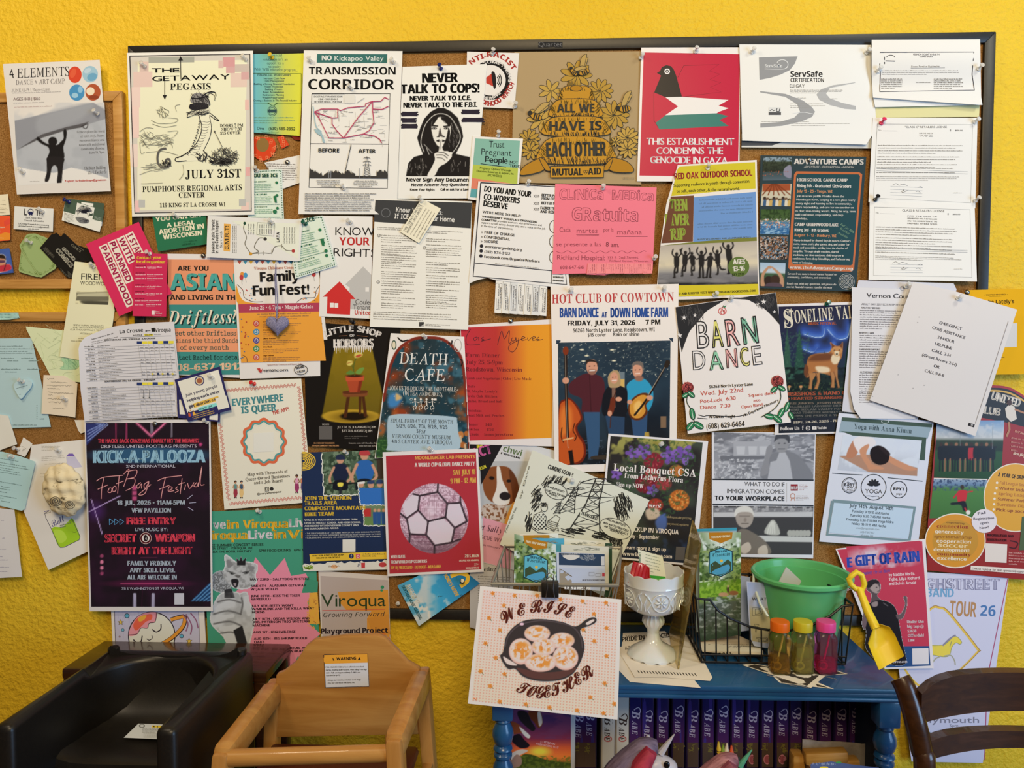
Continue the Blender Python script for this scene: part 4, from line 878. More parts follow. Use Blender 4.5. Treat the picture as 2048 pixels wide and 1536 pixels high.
def tt(y0,sy,rows,hd):
 s.t('x',hd,730 if rows>9 else 765,y0-6,1085,y0-20,10,'2b2724')
 for i,c in enumerate(['27345e','d8c33c','d8c33c','27345e','d8c33c','27345e','d8c33c']):x=955+i*37 if rows>9 else 975+i*36;s.rc(x,y0-4-i*.5,x+35,y0+14-i*.5,c)
 for i in range(rows):
  y=y0+20+i*sy;a=590+(i*sy+y0-920)*.07;bold=i%4==0
  s.l([(a,y+26),(950,y+8),(1205 if rows>9 else 1225,y-2)],1.6,'6d6660');s.g(a+(0 if bold else 22),y+10,a+70,y+18,1,'2f2b28' if bold else '4a443f',sl=-.05,h=8);s.g(a+90,y+6,a+90+rnd.uniform(80,200),y+14,1,'6d665f',sl=-.05,h=6.5)
 for i in range(8):x=965+i*36;s.l([(x,y0+15),(x+rows*sy*.11,y0+15+rows*sy*.95)],1.3,'8a837c')
 for i in range(rows):
  if i%4 in(1,2):
   for j in range(7):x=975+j*36+i*sy*.08;s.g(x,y0+20+i*sy-4,x+22,y0+20+i*sy+4,1,'55504b',h=6)
tt(920,21,12,'NORTHBOUND (NB): VIROQUA - LA CROSSE');tt(1208,21,12,'SOUTHBOUND (SB): LA CROSSE - VIROQUA')
for x in(1065,1135,1205):s.rc(x-6,1138,x+6,1150,'d0b83a')
for x in(1103,1172):s.rc(x-7,1136,x+7,1150,'2a3350')
for x in(1000,1042):s.l([(x,1255),(x,1308)],2,'444').p([(x-5,1305),(x+5,1305),(x,1316)],'444')
s.end()
s=S('asian','poster','salmon and teal striped community meetup poster with big teal capitals','poster',Z5,[(1168,305),(1690,312),(1740,1175),(1210,1150)],4,'e6d9cc')
O_,T_='dc8d62','3d7f73'
s.q([(1170,345),(1690,348),(1705,660),(1180,660)],O_).q([(1180,660),(1705,660),(1712,825),(1190,825)],T_).q([(1190,825),(1712,828),(1720,990),(1200,990)],O_).q([(1205,990),(1720,990),(1728,1150),(1215,1150)],T_)
s.t('x','ARE YOU',1240,424,1455,424,34,'29241f')
s.t('x','ASIAN',1198,566,1660,566,115,'1f2a26').t('x','ASIAN',1190,558,1650,558,115,'4b9a8a')
s.t('x','AND LIVING IN THE',1188,628,1665,628,34,'29241f')
s.t('J','Driftless?',1178,806,1655,796,92,'1d2624',sh=.1).t('J','Driftless?',1170,797,1645,788,92,'efd9b8',sh=.1)
s.T('M',30,'4a5a4c',[('Meet other Driftless',1195,876,1650),('Asians the third Sunday',1200,926,1690),('of every month',1258,976,1598)]).t('M','Contact Rachel for details',1180,1046,1720,1042,30,'20302b').t('x','608-637-1912',1180,1125,1700,1115,50,'e8bd93').end()
s=S('fest','poster','family festival poster with bunting and orange lower half','poster',Z6,[(-45,345),(540,335),(640,1155),(0,1180)],5,'e9ded0')
m=s.im([(-30,360),(545,350),(560,650),(-15,660)],3);m.fill('ebdfce').done()
for i in range(14):x=-20+i*40;s.p([(x,352),(x+34,351),(x+17,380)],['b4503f','4a8fa0','d8a23c','4f6d9a'][i%4]);s.l([(x,352),(x+40,352)],3,'6a5648')
s.p([(-28,520),(0,600),(40,640),(140,655),(-10,660)],'df9434',sm=1).p([(558,520),(540,600),(480,645),(400,655),(565,655)],'df9434',sm=1)
for pts in[[(-20,520),(20,560),(30,610),(90,640),(160,640)],[(560,520),(530,570),(520,610),(440,615),(395,645)]]:s.l(pts,3.5,'4a3a33',sm=1)
for x,y,c in[(15,450,'d88a3a'),(10,470,'b83f3c'),(38,455,'4a8fb0'),(515,448,'b83f3c')]:s.e(x,y,14,18,c);s.l([(x,y+18),(x+5,y+50)],2,'777')
for k in range(26):x,y=rnd.choice([rnd.uniform(0,110),rnd.uniform(430,540)]),rnd.uniform(540,640);s.e(x,y,4,4,rnd.choice(['b83f3c','555','d88a3a','4a8fb0']),n=8)
s.t('S','Viroqua Childcare Cooperative',98,416,440,408,19,'b06048').t('x','Family',142,502,415,490,68,'1f1b19').t('x','Fun Fest!',92,598,482,586,70,'1f1b19')
s.q([(-12,657),(555,647),(562,708),(-8,718)],'a83c4e').t('S','June 25 • 4-7pm • Magpie Gelato',65,696,512,686,26,'f2e4d6')
s.q([(-8,718),(562,708),(600,1052),(8,1066)],'dd9437').g(108,722,505,742,1,'6f4220',sl=-.02,h=10,al='c').g(130,740,480,775,2,'6f4220',sl=-.02,h=9,al='c')
for i,c in enumerate(['b8453c','3c7f9c','4a3f7a','3f7a45','b8503c']):
 y=792+i*59;s.e(114,y,22,22,c).e(114,y,12,12,'e9ded0',w=3).e(110,y-3,3,3,'e9ded0',n=8).e(119,y-3,3,3,'e9ded0',n=8);s.t('x',['Childcare','Snacks & Drinks','Silent Auction','Live Music','Lego Contest'][i],162,y-8,[240,270,250,226,236][i],y-9,10,'6b3717');s.g(162,y,430,y+36,3,'7a4820',sl=-.02,h=7)
for k in range(16):x,y=rnd.uniform(5,60),rnd.uniform(740,1040);s.e(x,y,5,5,rnd.choice(['b87018','4a6a8a','a84030']),n=8)
s.l([(15,1010),(45,1030),(50,1060)],3,'4a3a33',sm=1).t('S','Sponsored by Vernoncom and Organic Valley',192,1085,438,1078,9,'9a5a48').p([(118,1105),(140,1104),(145,1122),(158,1105),(150,1135),(138,1135)],'b03a34').t('b','vernon',162,1130,250,1127,20,'332f33').t('r','com',253,1127,335,1124,20,'332f33').e(425,1115,46,34,'2f2a24',w=4,n=24).t('x','ORGANIC',392,1112,450,1098,15,'2f2a24').t('x','VALLEY',400,1138,456,1128,15,'2f2a24').end()
s=S('legal','flyer','green healthcare flyer with white capitals beneath the crocodile poster','flyer',Z5,[(1062,40),(1440,25),(1448,238),(1103,290)],4.5,'2d6b46')
s.t('x','YOU CAN GET',1088,80,1410,48,30,'ecdcb4').t('x','A LEGAL',1165,122,1360,100,30,'ecdcb4').t('x','ABORTION IN',1112,172,1425,128,34,'ecdcb4').t('x','WISCONSIN',1140,206,1412,174,33,'ecdcb4').g(1280,218,1370,245,2,'1d4a30',sl=-.1,h=8).t('R','yescanwi.org',1268,248,1360,238,8,'14361f').end()
s=S('smrt','flyer','white sideways transit map card with winding route lines','flyer',Z6,[(-225,40),(436,68),(418,357),(-235,330)],10,'e9e0d0')
s.q([(-62,75),(0,78),(415,95),(408,345),(-15,325),(-70,310)],'e4dfc4')
def vt(st,tx,x,y0,y1,h,c='3a352f'):s.t(st,tx,x,y0,x,y1,h,c)
vt('x','Seeking Public Transit',-178,302,68,20);vt('x','in the Coulee Region?',-152,302,72,20);vt('r','Start with',-124,262,150,16)
s.q([(-112,95),(-65,98),(-70,290),(-115,285)],'e0a44c');vt('x','S.M.R.T!',-80,275,110,26)
for i in range(5):s.g(-50+i*10,100,-44+i*10,110,1,'777')
for x in(-48,-36,-24):vt('R','www.ridesmrt.example'[:0]or 'bus routes and schedules',x,300,110,8,'6d675e')
s.l([(32,95),(25,130),(45,190),(35,240),(75,305)],5,'6a6250',sm=1).l([(75,305),(130,290),(100,260),(130,200),(165,195)],5,'6a6250',sm=1).l([(75,305),(160,300),(220,300),(240,260),(290,250),(320,280),(370,285)],5,'6a6250',sm=1).e(32,93,9,11,'22442e').e(75,306,11,11,'c98d2e').e(176,202,12,12,'33302c').e(372,286,12,12,'a83a34')
for x,y in[(130,298),(162,300),(222,292),(292,250)]:s.l([(x,y-14),(x,y+16)],3,'6a6250')
s.fr([(122,88),(242,94),(236,182),(116,172)],2.5,'6a6458')
for i in range(6):vt('R','schedule times',140+i*16,168,100,8,'777062')
for i in range(5):vt('R','LaCrosse Transit Advocates',312+i*18,232,120,8,'777062')
for i in range(3):vt('R','Pick up Viroqua',62+i*18,170,96,8,'777062')
vt('x','LATA',274,224,154,18);s.end()
s=S('knowrights','poster','white tenants rights poster with a red house and a grey house','poster',Z6,[(570,40),(925,45),(915,760),(552,742)],6,'e9dfd0')
s.t('r','KNOW',665,175,940,178,55,'25211f').t('b','YOUR',692,245,905,247,55,'b8302c').t('r','RIGHTS',652,322,950,330,56,'25211f')
s.p([(860,395),(985,520),(945,520),(945,700),(765,690),(765,540),(735,520)],'bab3a8').p([(875,540),(900,540),(900,570),(875,570)],'e9dfd0').p([(695,498),(806,622),(772,622),(768,732),(606,724),(610,606),(578,606)],'c6302c')
s.rc(628,648,655,680,'f2e6d6').rc(660,650,685,682,'f2e6d6').t('r','Coulee',805,658,925,662,36,'4a4540').t('r','Tenants',788,692,925,696,32,'4a4540').t('b','United',800,730,915,734,32,'b8302c').end()
s=S('icehome','notice','long white two column rights notice under a dark heading band','notice',Z6,[(945,-80),(1620,-60),(1592,836),(906,815)],7,'efe6d3',warp=lift(.5,1.5))
s.q([(945,-70),(1618,-50),(1610,128),(935,82)],'3f3e3c').t('b','Know Your Rights:',1088,14,1412,34,34,'dfd6c6').t('b','If ICE Visits Your Home',1078,58,1496,85,34,'dfd6c6').e(1018,20,30,30,'6a6865',w=5)
s.g(958,116,1330,140,2,'6a645b',sl=.045,h=7).g(1300,140,1570,168,2,'6a645b',sl=.045,h=7)
for y,n in[(172,4),(242,5),(310,4),(368,3),(425,4),(492,3),(548,3),(605,2),(645,3)]:s.g(985,y,1238,y+n*15,n,'5d574f',sl=.045,h=7)
for y,n in[(196,2),(238,1),(258,5),(360,2),(398,3),(452,2),(492,3),(550,2),(590,4),(645,3)]:s.g(1298,y,1560-(y-200)*.05,y+n*15,n,'5d574f',sl=.045,h=7)
for x,y in[(970,178),(1288,265),(965,503)]:s.e(x,y,10,10,'77716a',w=3).l([(x-4,y),(x,y+5),(x+9,y-9)],3,'77716a')
s.g(930,706,1530,770,4,'6a645b',sl=.04,h=7).rc(1250,782,1284,812,'3d3a37').p([(1262,812),(1284,795),(1284,812)],'b3aca0').g(1294,792,1480,812,2,'77716a',sl=.05,h=6).end()
s=S('abuse','card','cream diagonal slip pinned across the dark heading of the rights notice','card',Z2,[(1430,1328),(1582,1408),(1410,1680),(1262,1590)],10,'ecdfbe')
for i,(tx,h,c)in enumerate([('THE VERNON COUNTY',17,'333'),('DOMESTIC ABUSE PROJECT',17,'333')]):s.t('S',tx,1300+i*22,1590+i*12,1425+i*20,1375+i*12,h,c)
for i in range(4):s.t('R','provides support and advocacy',1345+i*24,1612+i*12,1470+i*22,1405+i*12,9,'5d564a')
s.end()
s=S('coworkers','poster','white workplace organizing poster with thick black border and torn tabs','poster',Z7,[(128,78),(300,92),(680,112),(768,815),(640,815),(252,770),(190,752),(120,768),(65,792),(62,770)],8,'efe6d8')
s.fr([(145,88),(675,118),(745,800),(92,742)],8,'2f2c32').l([(105,650),(650,705)],6,'2f2c32').l([(640,705),(638,795)],5,'2f2c32').t('x','DO YOU AND YOUR',168,150,495,190,40).t('x','CO-WORKERS',165,205,415,234,40).t('x','DESERVE',162,252,330,275,40)
for y in(182,234,274):
 for k in range(4):x=514+k*10;s.l([(x,y-9),(x+8,y),(x,y+9)],4,'2b282c')
s.t('x','BETTER PA',570,184,672,190,19,'333').t('x','FROM COVI',570,208,680,213,19,'333').t('x','BETTER PR',568,240,676,244,19,'333').t('x','FAIRER TRE',562,274,672,279,19,'333').t('x','AND RESPE',560,298,678,305,19,'333')
s.t('b',"WE'RE HERE TO HELP!",157,300,425,330,17,'333').t('x','THE EMERGENCY WORKPLACE ORGANIZING',152,330,538,370,13,'333').t('x','COMMITTEE',150,352,255,362,13,'333').t('r','provides workers with information and',262,362,570,392,13,'444').t('r','support to win safety, better pay, and a voice on the job',150,372,595,416,13,'444').t('r','in the time of the pandemic.',148,394,370,418,13,'444')
for i,t in enumerate(['FREE OF CHARGE','CONFIDENTIAL','SECURE']):s.t('b','» '+t,148-i*2,440+i*32,[380,348,264][i],464+i*30-[0,2,12][i],18,'2b282c')
for i,(t,x1)in enumerate([('workerorganizing.org',432),('(312) 574-3122',350),('facebook.com/OrganizeWorkers',556)]):s.e(150-i*2,530+i*35,12,12,'2b282c');s.t('b',t,173-i*3,542+i*35,x1,542+i*35+(x1-173)*.09,17,'2b282c')
s.g(245,650,600,662,1,'8a847c',sl=.1,h=7).t('x','EMERGENCY',650,728,722,732,11,'333').t('x','WORKPLACE',650,752,722,756,11,'333').t('x','ORGANIZING',648,774,722,780,11,'333')
for y in(395,500,610):s.e(655,y,30,42,'2b282c',w=4)
s.end()
for i in range(7):
 x0=250+i*52-(i>2)*3;q=[(x0,768+i*6),(x0+50,774+i*6),(x0+44,1002+i*3),(x0-10,996+i*3)]
 t=S('tab%d'%i,'tear_off_tab',None,None,Z7,q,7.2+.12*(i%3),['ebe2d2','e4dccd','d9d4ca'][i%3],warp=lambda u,v,a=(i%3)*1.5+.5:a*np.clip(v,0,1)**2)
 t.fr([(x0+8,790+i*6),(x0+42,793+i*6),(x0+36,975+i*3),(x0+2,972+i*3)],3,'4a474a').t('x','EMERGENCY WORKPLACE',x0+20,970+i*3,x0+26,798+i*6,8,'4a474a').t('x','ORGANIZING',x0+32,970+i*3,x0+38,820+i*6,7,'4a474a');t.end()
 t.ob.parent=s.ob;t.ob.location=t.ob.location-s.ob.location
s=S('clinica','notice','hot pink handwritten clinic notice with a fringe of tear tabs','notice',Z7,[(665,97),(1373,122),(1345,700),(1340,720),(1270,712),(1190,728),(1080,720),(1010,735),(885,730),(880,722),(645,728)],9,'ef7a84')
Rk='9a4650'
s.t('o','CLíNiCa',695,205,1000,208,72,Rk).t('o','MEDica',1062,208,1350,215,68,Rk).t('o','GRatuita',782,352,1242,360,90,Rk)
s.t('r','Cada',695,432,772,432,32,Rk).t('r','martes',815,440,960,440,34,Rk).l([(812,452),(970,452)],3,Rk).l([(815,460),(968,456)],3,Rk).t('r','por la',1002,430,1072,430,26,Rk).t('r','mañana',1098,450,1270,450,34,Rk).l([(1090,465),(1310,465)],3,Rk).t('r','se presente a las',672,532,985,532,28,Rk).t('r','8 am.',1018,535,1110,538,32,'7a3640')
s.l([(675,570+0)]+[(675+i*38,572+(8 if i%2 else-8))for i in range(1,17)]+[(1300,570)],3,Rk,sm=1).t('r','Richland Hospital:',678,625,1012,630,32,Rk).t('r','333 E. 2nd Street',1030,622,1245,618,18,Rk).t('r','Richland Center, Wisconsin',1045,640,1315,642,13,Rk).t('r','608-647-6161',700,692,868,690,24,Rk)
s.end()
for i in range(7):
 x0=892+i*65;t=S('ptab%d'%i,'tear_off_tab',None,None,Z7,[(x0,652),(x0+63,652),(x0+60,722),(x0-6,724)],9.6+.1*(i%2),'f08a88',warp=lambda u,v,a=1+(i*37%5)*.6:a*np.clip(v,0,1)**2)
 for k in range(4):t.t('R','Richland 608'[:9+k],x0+8+k*14,716,x0+8+k*14,660,8,'b05a60')
 t.end();t.ob.parent=s.ob;t.ob.location=t.ob.location-s.ob.location
s=S('redoak','poster','yellow and blue outdoor school poster with leaping silhouettes','poster',Z7,[(1520,-35),(2072,-70),(2090,885),(1560,905),(1368,905),(1395,560),(1440,240)],7,'e9dccd',warp=lambda u,v:5*np.clip(.12-u,0,1)*4*np.clip(1-v,0,1))
s.p([(1515,0),(1535,-25),(2060,-55),(2064,130),(1850,145),(1475,182)],'d4bf2f').t('x','RED OAK OUTDOOR SCHOOL',1498,66,2040,40,44,'a03432').t('R','Supporting resilience in youth through connection',1492,118,2020,88,22,'4a4420').t('R','to self, each other, & the natural world.',1512,158,1952,140,22,'4a4420')
s.q([(1472,185),(1632,178),(1626,500),(1405,512)],'70452f')
for i,(t,x0,x1)in enumerate([('TEEN',1468,1586),('RIVER',1436,1600),('TRIP',1436,1574)]):s.t('x',t,x0,288+i*102,x1,284+i*102,84,'94a03e')
s.q([(1632,190),(2066,152),(2072,470),(1628,502)],'6f93c2').g(1652,205,2040,330,5,'3f6591',sl=-.05,h=11,al='r').g(1650,372,2040,436,3,'3f6591',sl=-.05,h=11,al='r').q([(1628,502),(2072,468),(2073,495),(1405,528),(1403,512)],'7a7a35').t('b','BUILD WILDERNESS AND LEADERSHIP SKILLS',1660,490,2030,474,10,'4f4f22')
m=s.im([(1400,528),(2073,495),(2080,805),(1380,805)],1.3);m.vg((0,'b5a796'),(.25,'c9bba2'),(.5,'d6c5a3'),(.66,'9f978c'),(.72,'7b7674'),(.93,'6c6866'),(.94,'2b2a2a'),(1,'2b2a2a')).nz(60,'a09690',.5,.7,amt=.5,st=(.3,1)).nz(14,'8d8883',.5,.7,amt=.35,st=(.3,1.5),m=(m.v>.66)*1.0)
Bk='26221f'
def jump(x,y,h,lean=0,arms=1,kick=0):
 q=lambda u,v:(x+(u+lean*(-v))*h,y+v*h)
 m.e(*q(0,-.40),h*.055,h*.065,Bk);m.p([q(-.07,-.33),q(.07,-.33),q(.09,-.2),q(.07,.02),q(-.07,.02),q(-.09,-.2)],Bk)
 for sd in(-1,1):
  m.l([q(sd*.07,-.31),q(sd*.15,-.42),q(sd*.12,-.56)]if arms else[q(sd*.07,-.31),q(sd*.14,-.2),q(sd*.22,-.22)],h*.045,Bk)
  m.l([q(sd*.03,0),q(sd*.05+kick*.08,.2),q(sd*.05+kick*(.05 if sd<0 else.22),.37 if not(kick and sd>0)else.22)],h*.065,Bk);m.e(*q(sd*.07+kick*(.03 if sd<0 else.25),.39 if not(kick and sd>0)else.22),h*.05,h*.025,Bk)
for a in[(1512,670,205,0,1,-.3),(1570,660,205,.05,1,-.3),(1626,660,190,-.1,0,-.3),(1686,665,220,.0,1,0),(1742,670,205,.1,0,0),(1800,650,200,-.05,1,.6),(1882,630,240,-.1,1,0)]:jump(*a)
m.done('photo')
s.e(1946,676,74,70,'5f7135',n=36).t('x','AGES',1908,660,1990,656,36,'efe3cf').t('x','13-16',1906,708,1988,704,36,'efe3cf').t('x','JULY 27-31',1898,738,1982,734,16,'35421c').q([(1380,808),(2082,795),(2086,868),(1372,890)],'d0bb2c').t('x','INFO AND REGISTER VISIT WWW.REDOAKOUTDOORSCHOOL.COM',1500,872,2062,850,15,'4a4420').end()
s=S('adventure','poster','dark green adventure camps poster with a column of lake photos','poster',Z8,[(270,-365),(977,-355),(908,545),(258,522)],6,'2d3d40',mat='glossy_print')
s.t('x','ADVENTURE CAMPS',495,-307,958,-303,36,'eadfd0').t('i','ADVENTURE • CONNECTION • GROWTH',560,-283,895,-280,12,'d8cebf')
s.p([(495,-238),(510,-258),(930,-252),(950,-238),(895,395),(880,412),(470,402),(455,385)],'c26a3c').p([(508,-228),(520,-242),(925,-238),(935,-226),(886,360),(875,370),(490,362),(478,350)],'24464a')
Wt='e8ddce'
s.t('x','HIGH SCHOOL CANOE CAMP',515,-192,852,-189,20,Wt).t('b','Rising 9th - Graduated 12th Graders',515,-152,876,-148,20,Wt).t('b','July 15 - 25 - Trego, WI',513,-118,750,-115,18,'cf8a5a')
rows=[('Join us as we paddle 70 miles down the',828),('Namekagon River, camping in a new place nearly',905),('every night and learning to live in community,',880),('share responsibility, and care for one another on',896),('its clear, slow-moving waters. Along the way, teens',912),('build confidence, responsibility, and deep',830),('friendships.',594)]
for i,(t,x1)in enumerate(rows):s.t('R',t,512-i*2.2,-88+i*25,x1-i*1.5,-85+i*25,14,Wt)
s.t('x','CAMP GREENWOOD LAKE',500,106,790,110,21,Wt).t('b','Rising 3rd - 8th Graders',498,142,725,146,19,Wt).t('b','August 1 - 12 - Danbury, WI',496,175,776,182,18,'cf8a5a')
rows=[('Camp is shaped by shared days in nature. Campers',872),('swim, canoe, craft, play games, sing, and gather for',865),('meals and assemblies, settling into the rhythm of',852),('camp life. Through simple routines, shared',790),('traditions, and time outdoors, children grow in',826),('confidence, form deep friendships, and feel a strong',866),('sense of belonging.',620)]
for i,(t,x1)in enumerate(rows):s.t('R',t,493-i*1.5,208+i*24.5,x1,213+i*24.5,14,Wt)
s.t('I','Full for 2026',802,98,890,155,14,'8fae8a').t('I','Waitlist',800,128,860,165,14,'8fae8a').t('I','Available',785,155,850,190,14,'8fae8a')
s.t('x','www.TheAdventureCamps.org',466,392,886,402,20,'f2e4d4')
for i,(t,x1)in enumerate([('Screen-free, nature-based camps focused on',780),('community, confidence, and connection.',742),('',0),('Reach out with any questions, and please do',775),('not let financial reasons stand in the way',748)]):
 if t:s.t('R',t,452-i*1.5,432+i*22,x1,437+i*22,14,'d8d0c4')
for r in(52,42,33,24,15,7):s.e(845,478,r,r,'b9b6ad',w=3)
for i,q in enumerate([[(288,-352),(480,-350),(476,-200),(284,-196)],[(284,-176),(478,-176),(470,-25),(272,-28)],[(272,-5),(470,-5),(460,165),(268,160)],[(268,178),(455,178),(448,332),(264,328)],[(268,350),(438,355),(430,514),(268,508)]]):
 m=s.im(q,1.2);x0,y0=q[0];x1,y1=q[2];w,h=x1-x0,y1-y0;fx=lambda u:x0+u*w;fy=lambda v:y0+v*h
 if i==0:m.vg((0,'8fa0a8'),(.15,'7f8f95'),(.2,'3d4530'),(.6,'2c3326'),(.65,'3a4a4a'),(1,'55636a')).nz(10,'1d2219',amt=.6,m=(m.v<.62)*1.).p([(fx(.75),fy(.5)),(fx(.98),fy(.35)),(fx(1),fy(.9)),(fx(.75),fy(.8))],'8a8592').nz(8,'a05a40',.6,.7,m=((m.v>.6)&(m.v<.8))*1.)
 if i==1:
  m.fill('c9bda0').p([(fx(0),fy(0)),(fx(1),fy(0)),(fx(1),fy(.3)),(fx(0),fy(.35))],'a14e2a',sm=0)
  for k in range(6):m.l([(fx(.4),fy(-.1)),(fx(k*.2),fy(.5))],7,'7a3518')
  for k in range(9):m.e(fx(.08+k*.11),fy(.66+.04*(k%3)),11,13,['3b2a20','6a4a30','2a2320'][k%3]).p([(fx(.02+k*.11),fy(1.05)),(fx(.04+k*.11),fy(.74)),(fx(.13+k*.11),fy(.74)),(fx(.15+k*.11),fy(1.05))],['3a5a7a','d8cbb0','c9a45a'][k%3])
 if i==2:m.vg((0,'3d5528'),(.42,'4a5f34'),(.48,'5a7f8a'),(.6,'3f6f96'),(1,'2f5f8c')).nz(12,'26381a',amt=.8,m=(m.v<.42)*1.).nz(9,'d8d4cc',.58,.66,m=((m.v>.38)&(m.v<.7))*1.).nz(7,'c08a68',.6,.66,seed=5,m=((m.v>.4)&(m.v<.75))*1.).nz(6,'8fb0c4',.55,.65,st=(.4,1),m=(m.v>.6)*1.)
 if i==3:m.fill('4a3a2e').nz(8,'c9b4a0',.5,.58,seed=2).nz(7,'5a86a0',.56,.62,seed=8).nz(7,'241c16',.55,.62,seed=11).nz(9,'9a6a4a',.58,.64,seed=14)
 if i==4:m.vg((0,'9fb4c4'),(.4,'b9c4c8'),(.48,'3f5a3c'),(1,'2a3a2a')).p([(fx(.03),fy(1)),(fx(.05),fy(.5)),(fx(.3),fy(.18)),(fx(.38),fy(.2)),(fx(.16),fy(.55)),(fx(.2),fy(1))],'b98a68').p([(fx(.97),fy(1)),(fx(.93),fy(.55)),(fx(.55),fy(.2)),(fx(.48),fy(.22)),(fx(.8),fy(.6)),(fx(.8),fy(1))],'b98a68').e(fx(.4),fy(.2),12,10,'b98a68').e(fx(.35),fy(.75),30,32,'33231a').e(fx(.62),fy(.72),32,34,'3d2a1e').p([(fx(.2),fy(1.05)),(fx(.3),fy(.85)),(fx(.8),fy(.85)),(fx(.88),fy(1.05))],'55434a')
 m.done('photo' if i==0 else 'photo_%s'%['','dining_hall','swimmers','crowd','heart_hands'][i])
s.end()
# ---------------------------------------------------------------- sheets: lower half of the board
s=S('pinksign','sign','crimson protest sign tilted across the oak frame with white word strips','sign',Z22,[(1320,830),(2130,490),(2640,1590),(1830,1940)],9,'cf2f52',mat='glossy_print')
s=SHEETS['pinksign'];s.Z=Z5;s.k=3.49;V_='f0e0c4';C_='a82648'
ST_=[('I STAND',(927,150),(1025,340)),('WITH',(868,178),(952,350)),('PLANNED',(806,206),(933,490)),('PARENTHOOD',(745,235),(938,655))]
for k in(0,1):
 for tx,a,b in ST_:
  a,b=np.array(a,float),np.array(b,float);d=(b-a)/np.linalg.norm(b-a);n=np.array([-d[1],d[0]]);w=60
  s.q([a-d*3,b+d*3,b+d*3+n*w,a-d*3+n*w],V_)if not k else s.t('x',tx,*(a+n*50+d*7),*(b+n*50-d*7),40,C_)
s.end()
s=S('organizer','card','crimson contact card with yellow heading pinned over the tilted protest sign','card',Z5,[(940,298),(1170,308),(1160,745),(925,740)],11,'c22a4c',warp=lambda u,v:4*np.clip(v-.8,0,1)**2*10*np.clip(1-u,0,1))
s.t('x','Contact your',955,342,1125,340,19,'ecc23a').t('x','local organizer',953,370,1152,372,19,'ecc23a')
for y,hd in[(388,1),(400,0),(440,1),(452,0),(478,0),(522,1),(535,0),(570,1),(586,0),(620,1),(634,0),(662,0)]:
 x=948-(y-388)*.03
 if hd:s.g(x,y-5,x+70,y+4,1,'6a1528',h=7)
 else:s.g(x,y-5,x+75,y+5,1,'f0d4c8',h=8);s.g(x+80,y-6,x+195,y+3,1,'f0d4c8',h=8);s.g(x+82,y+7,x+145,y+14,1,'e0a09f',h=5)
s.rc(1058,702,1080,730,'f0d4c8').t('R','Planned',1084,712,1112,713,9,'f0d4c8').t('R','Parenthood',1084,724,1130,726,9,'f0d4c8').g(1058,733,1130,740,1,'f0d4c8',h=4).end()
for i,(q,lay)in enumerate([([(1230,1200),(1545,1110),(1535,1480),(1240,1450)],11),([(1218,1185),(1535,1092),(1615,1395),(1312,1478)],12.5)]):
 s=S('young%d'%i,'card',['navy bordered youth card half hidden behind its twin, lower corner showing','front navy bordered youth care card tilted over the bus timetable corner'][i],'card',Z5,q,lay,'2b2850',group='navy youth cards')
 q=np.array(q,float);L=lambda u,v:tuple(q[0]*(1-u)*(1-v)+q[1]*u*(1-v)+q[2]*u*v+q[3]*(1-u)*v)
 if i:
  s.q([L(.05,.06),L(.95,.06),L(.955,.8),L(.05,.8)],'eee4cc').e(*L(.5,.18),34,34,'3a3264').e(*L(.5,.18),27,27,'c9b48a').e(*L(.5,.18),19,19,'9a5a3a')
  for k,(tx,st,u1)in enumerate([('Join young people','b',.84),('helping each other','x',.86),('get abortion care','x',.8)]):s.t(st,tx,*L(.12,.44+k*.13),*L(u1,.43+k*.13),19,'2a2540')
  s.p([L(.22,.635),L(.8,.62),L(.8,.72),L(.22,.735)],'e8b84a');s.t('x','get abortion care',*L(.12,.715),*L(.8,.70),19,'2a2540')
  s.q([L(.3,.76),L(.72,.755),L(.72,.83),L(.3,.835)],'7fc4b4').t('x','bit.ly/YouthAbAc',*L(.32,.82),*L(.7,.815),12,'2a2540').q([L(.0,.84),L(1,.83),L(1,1),L(0,1)],'2b2850')
  for k in range(3):s.t('R','scan to learn more about young people',*L(.12,.895+k*.042),*L(.62,.885+k*.042),8,'d8b04a')
  s.q([L(.72,.66),L(.97,.66),L(.97,.93),L(.72,.93)],'eee4cc')
  for k in range(3):s.e(*L(.08+k*.05,.80-.03*(k%2)),6,6,['4a2a20','c98a4a','6a3a2a'][k],n=10);s.p([L(.05+k*.05,.9),L(.06+k*.05,.82),L(.1+k*.05,.82),L(.12+k*.05,.9)],['b8502c','3f3a7a','d8a03a'][k])
 else:s.q([L(.05,.5),L(.3,.5),L(.3,.9),L(.05,.9)],'eee4cc').q([L(.75,.75),L(.95,.75),L(.95,.97),L(.75,.97)],'e4dac4')
 s.end()
s=S('kick','poster','tall black neon footbag festival poster with white border','poster',Z9,[(618,72),(1540,70),(1558,1472),(655,1472)],9,'e3d6c8')
m=s.im([(626,95),(1528,92),(1543,1440),(668,1440)],2);m.fill('1d1419').nz(160,'2b1624',.4,.7,amt=.8)
for x,y0,y1,w,c in[(848,92,210,10,'7a2844'),(925,92,210,10,'8a3050'),(1110,92,190,22,'6a6068'),(1255,92,195,8,'8a8088'),(985,1350,1440,22,'9a90a0'),(1120,1350,1440,22,'9a90a0'),(985,550,780,4,'5a1f38'),(1040,1180,1440,4,'42152c')]:m.l([(x,y0),(x,y1)],w,c,soft=5)
m.e(1080,1270,230,22,'5a1838',soft=30).l([(880,1270),(1320,1270)],3,'b04468',soft=3).l([(1030,1078),(1150,1078)],2,'8a3450',soft=3)
for pts in[[(1000,95),(1105,190),(1210,95)]]:m.l(pts,20,'7a2f4c',soft=14,sm=0).l(pts,8,'d8708c',soft=4,sm=0)
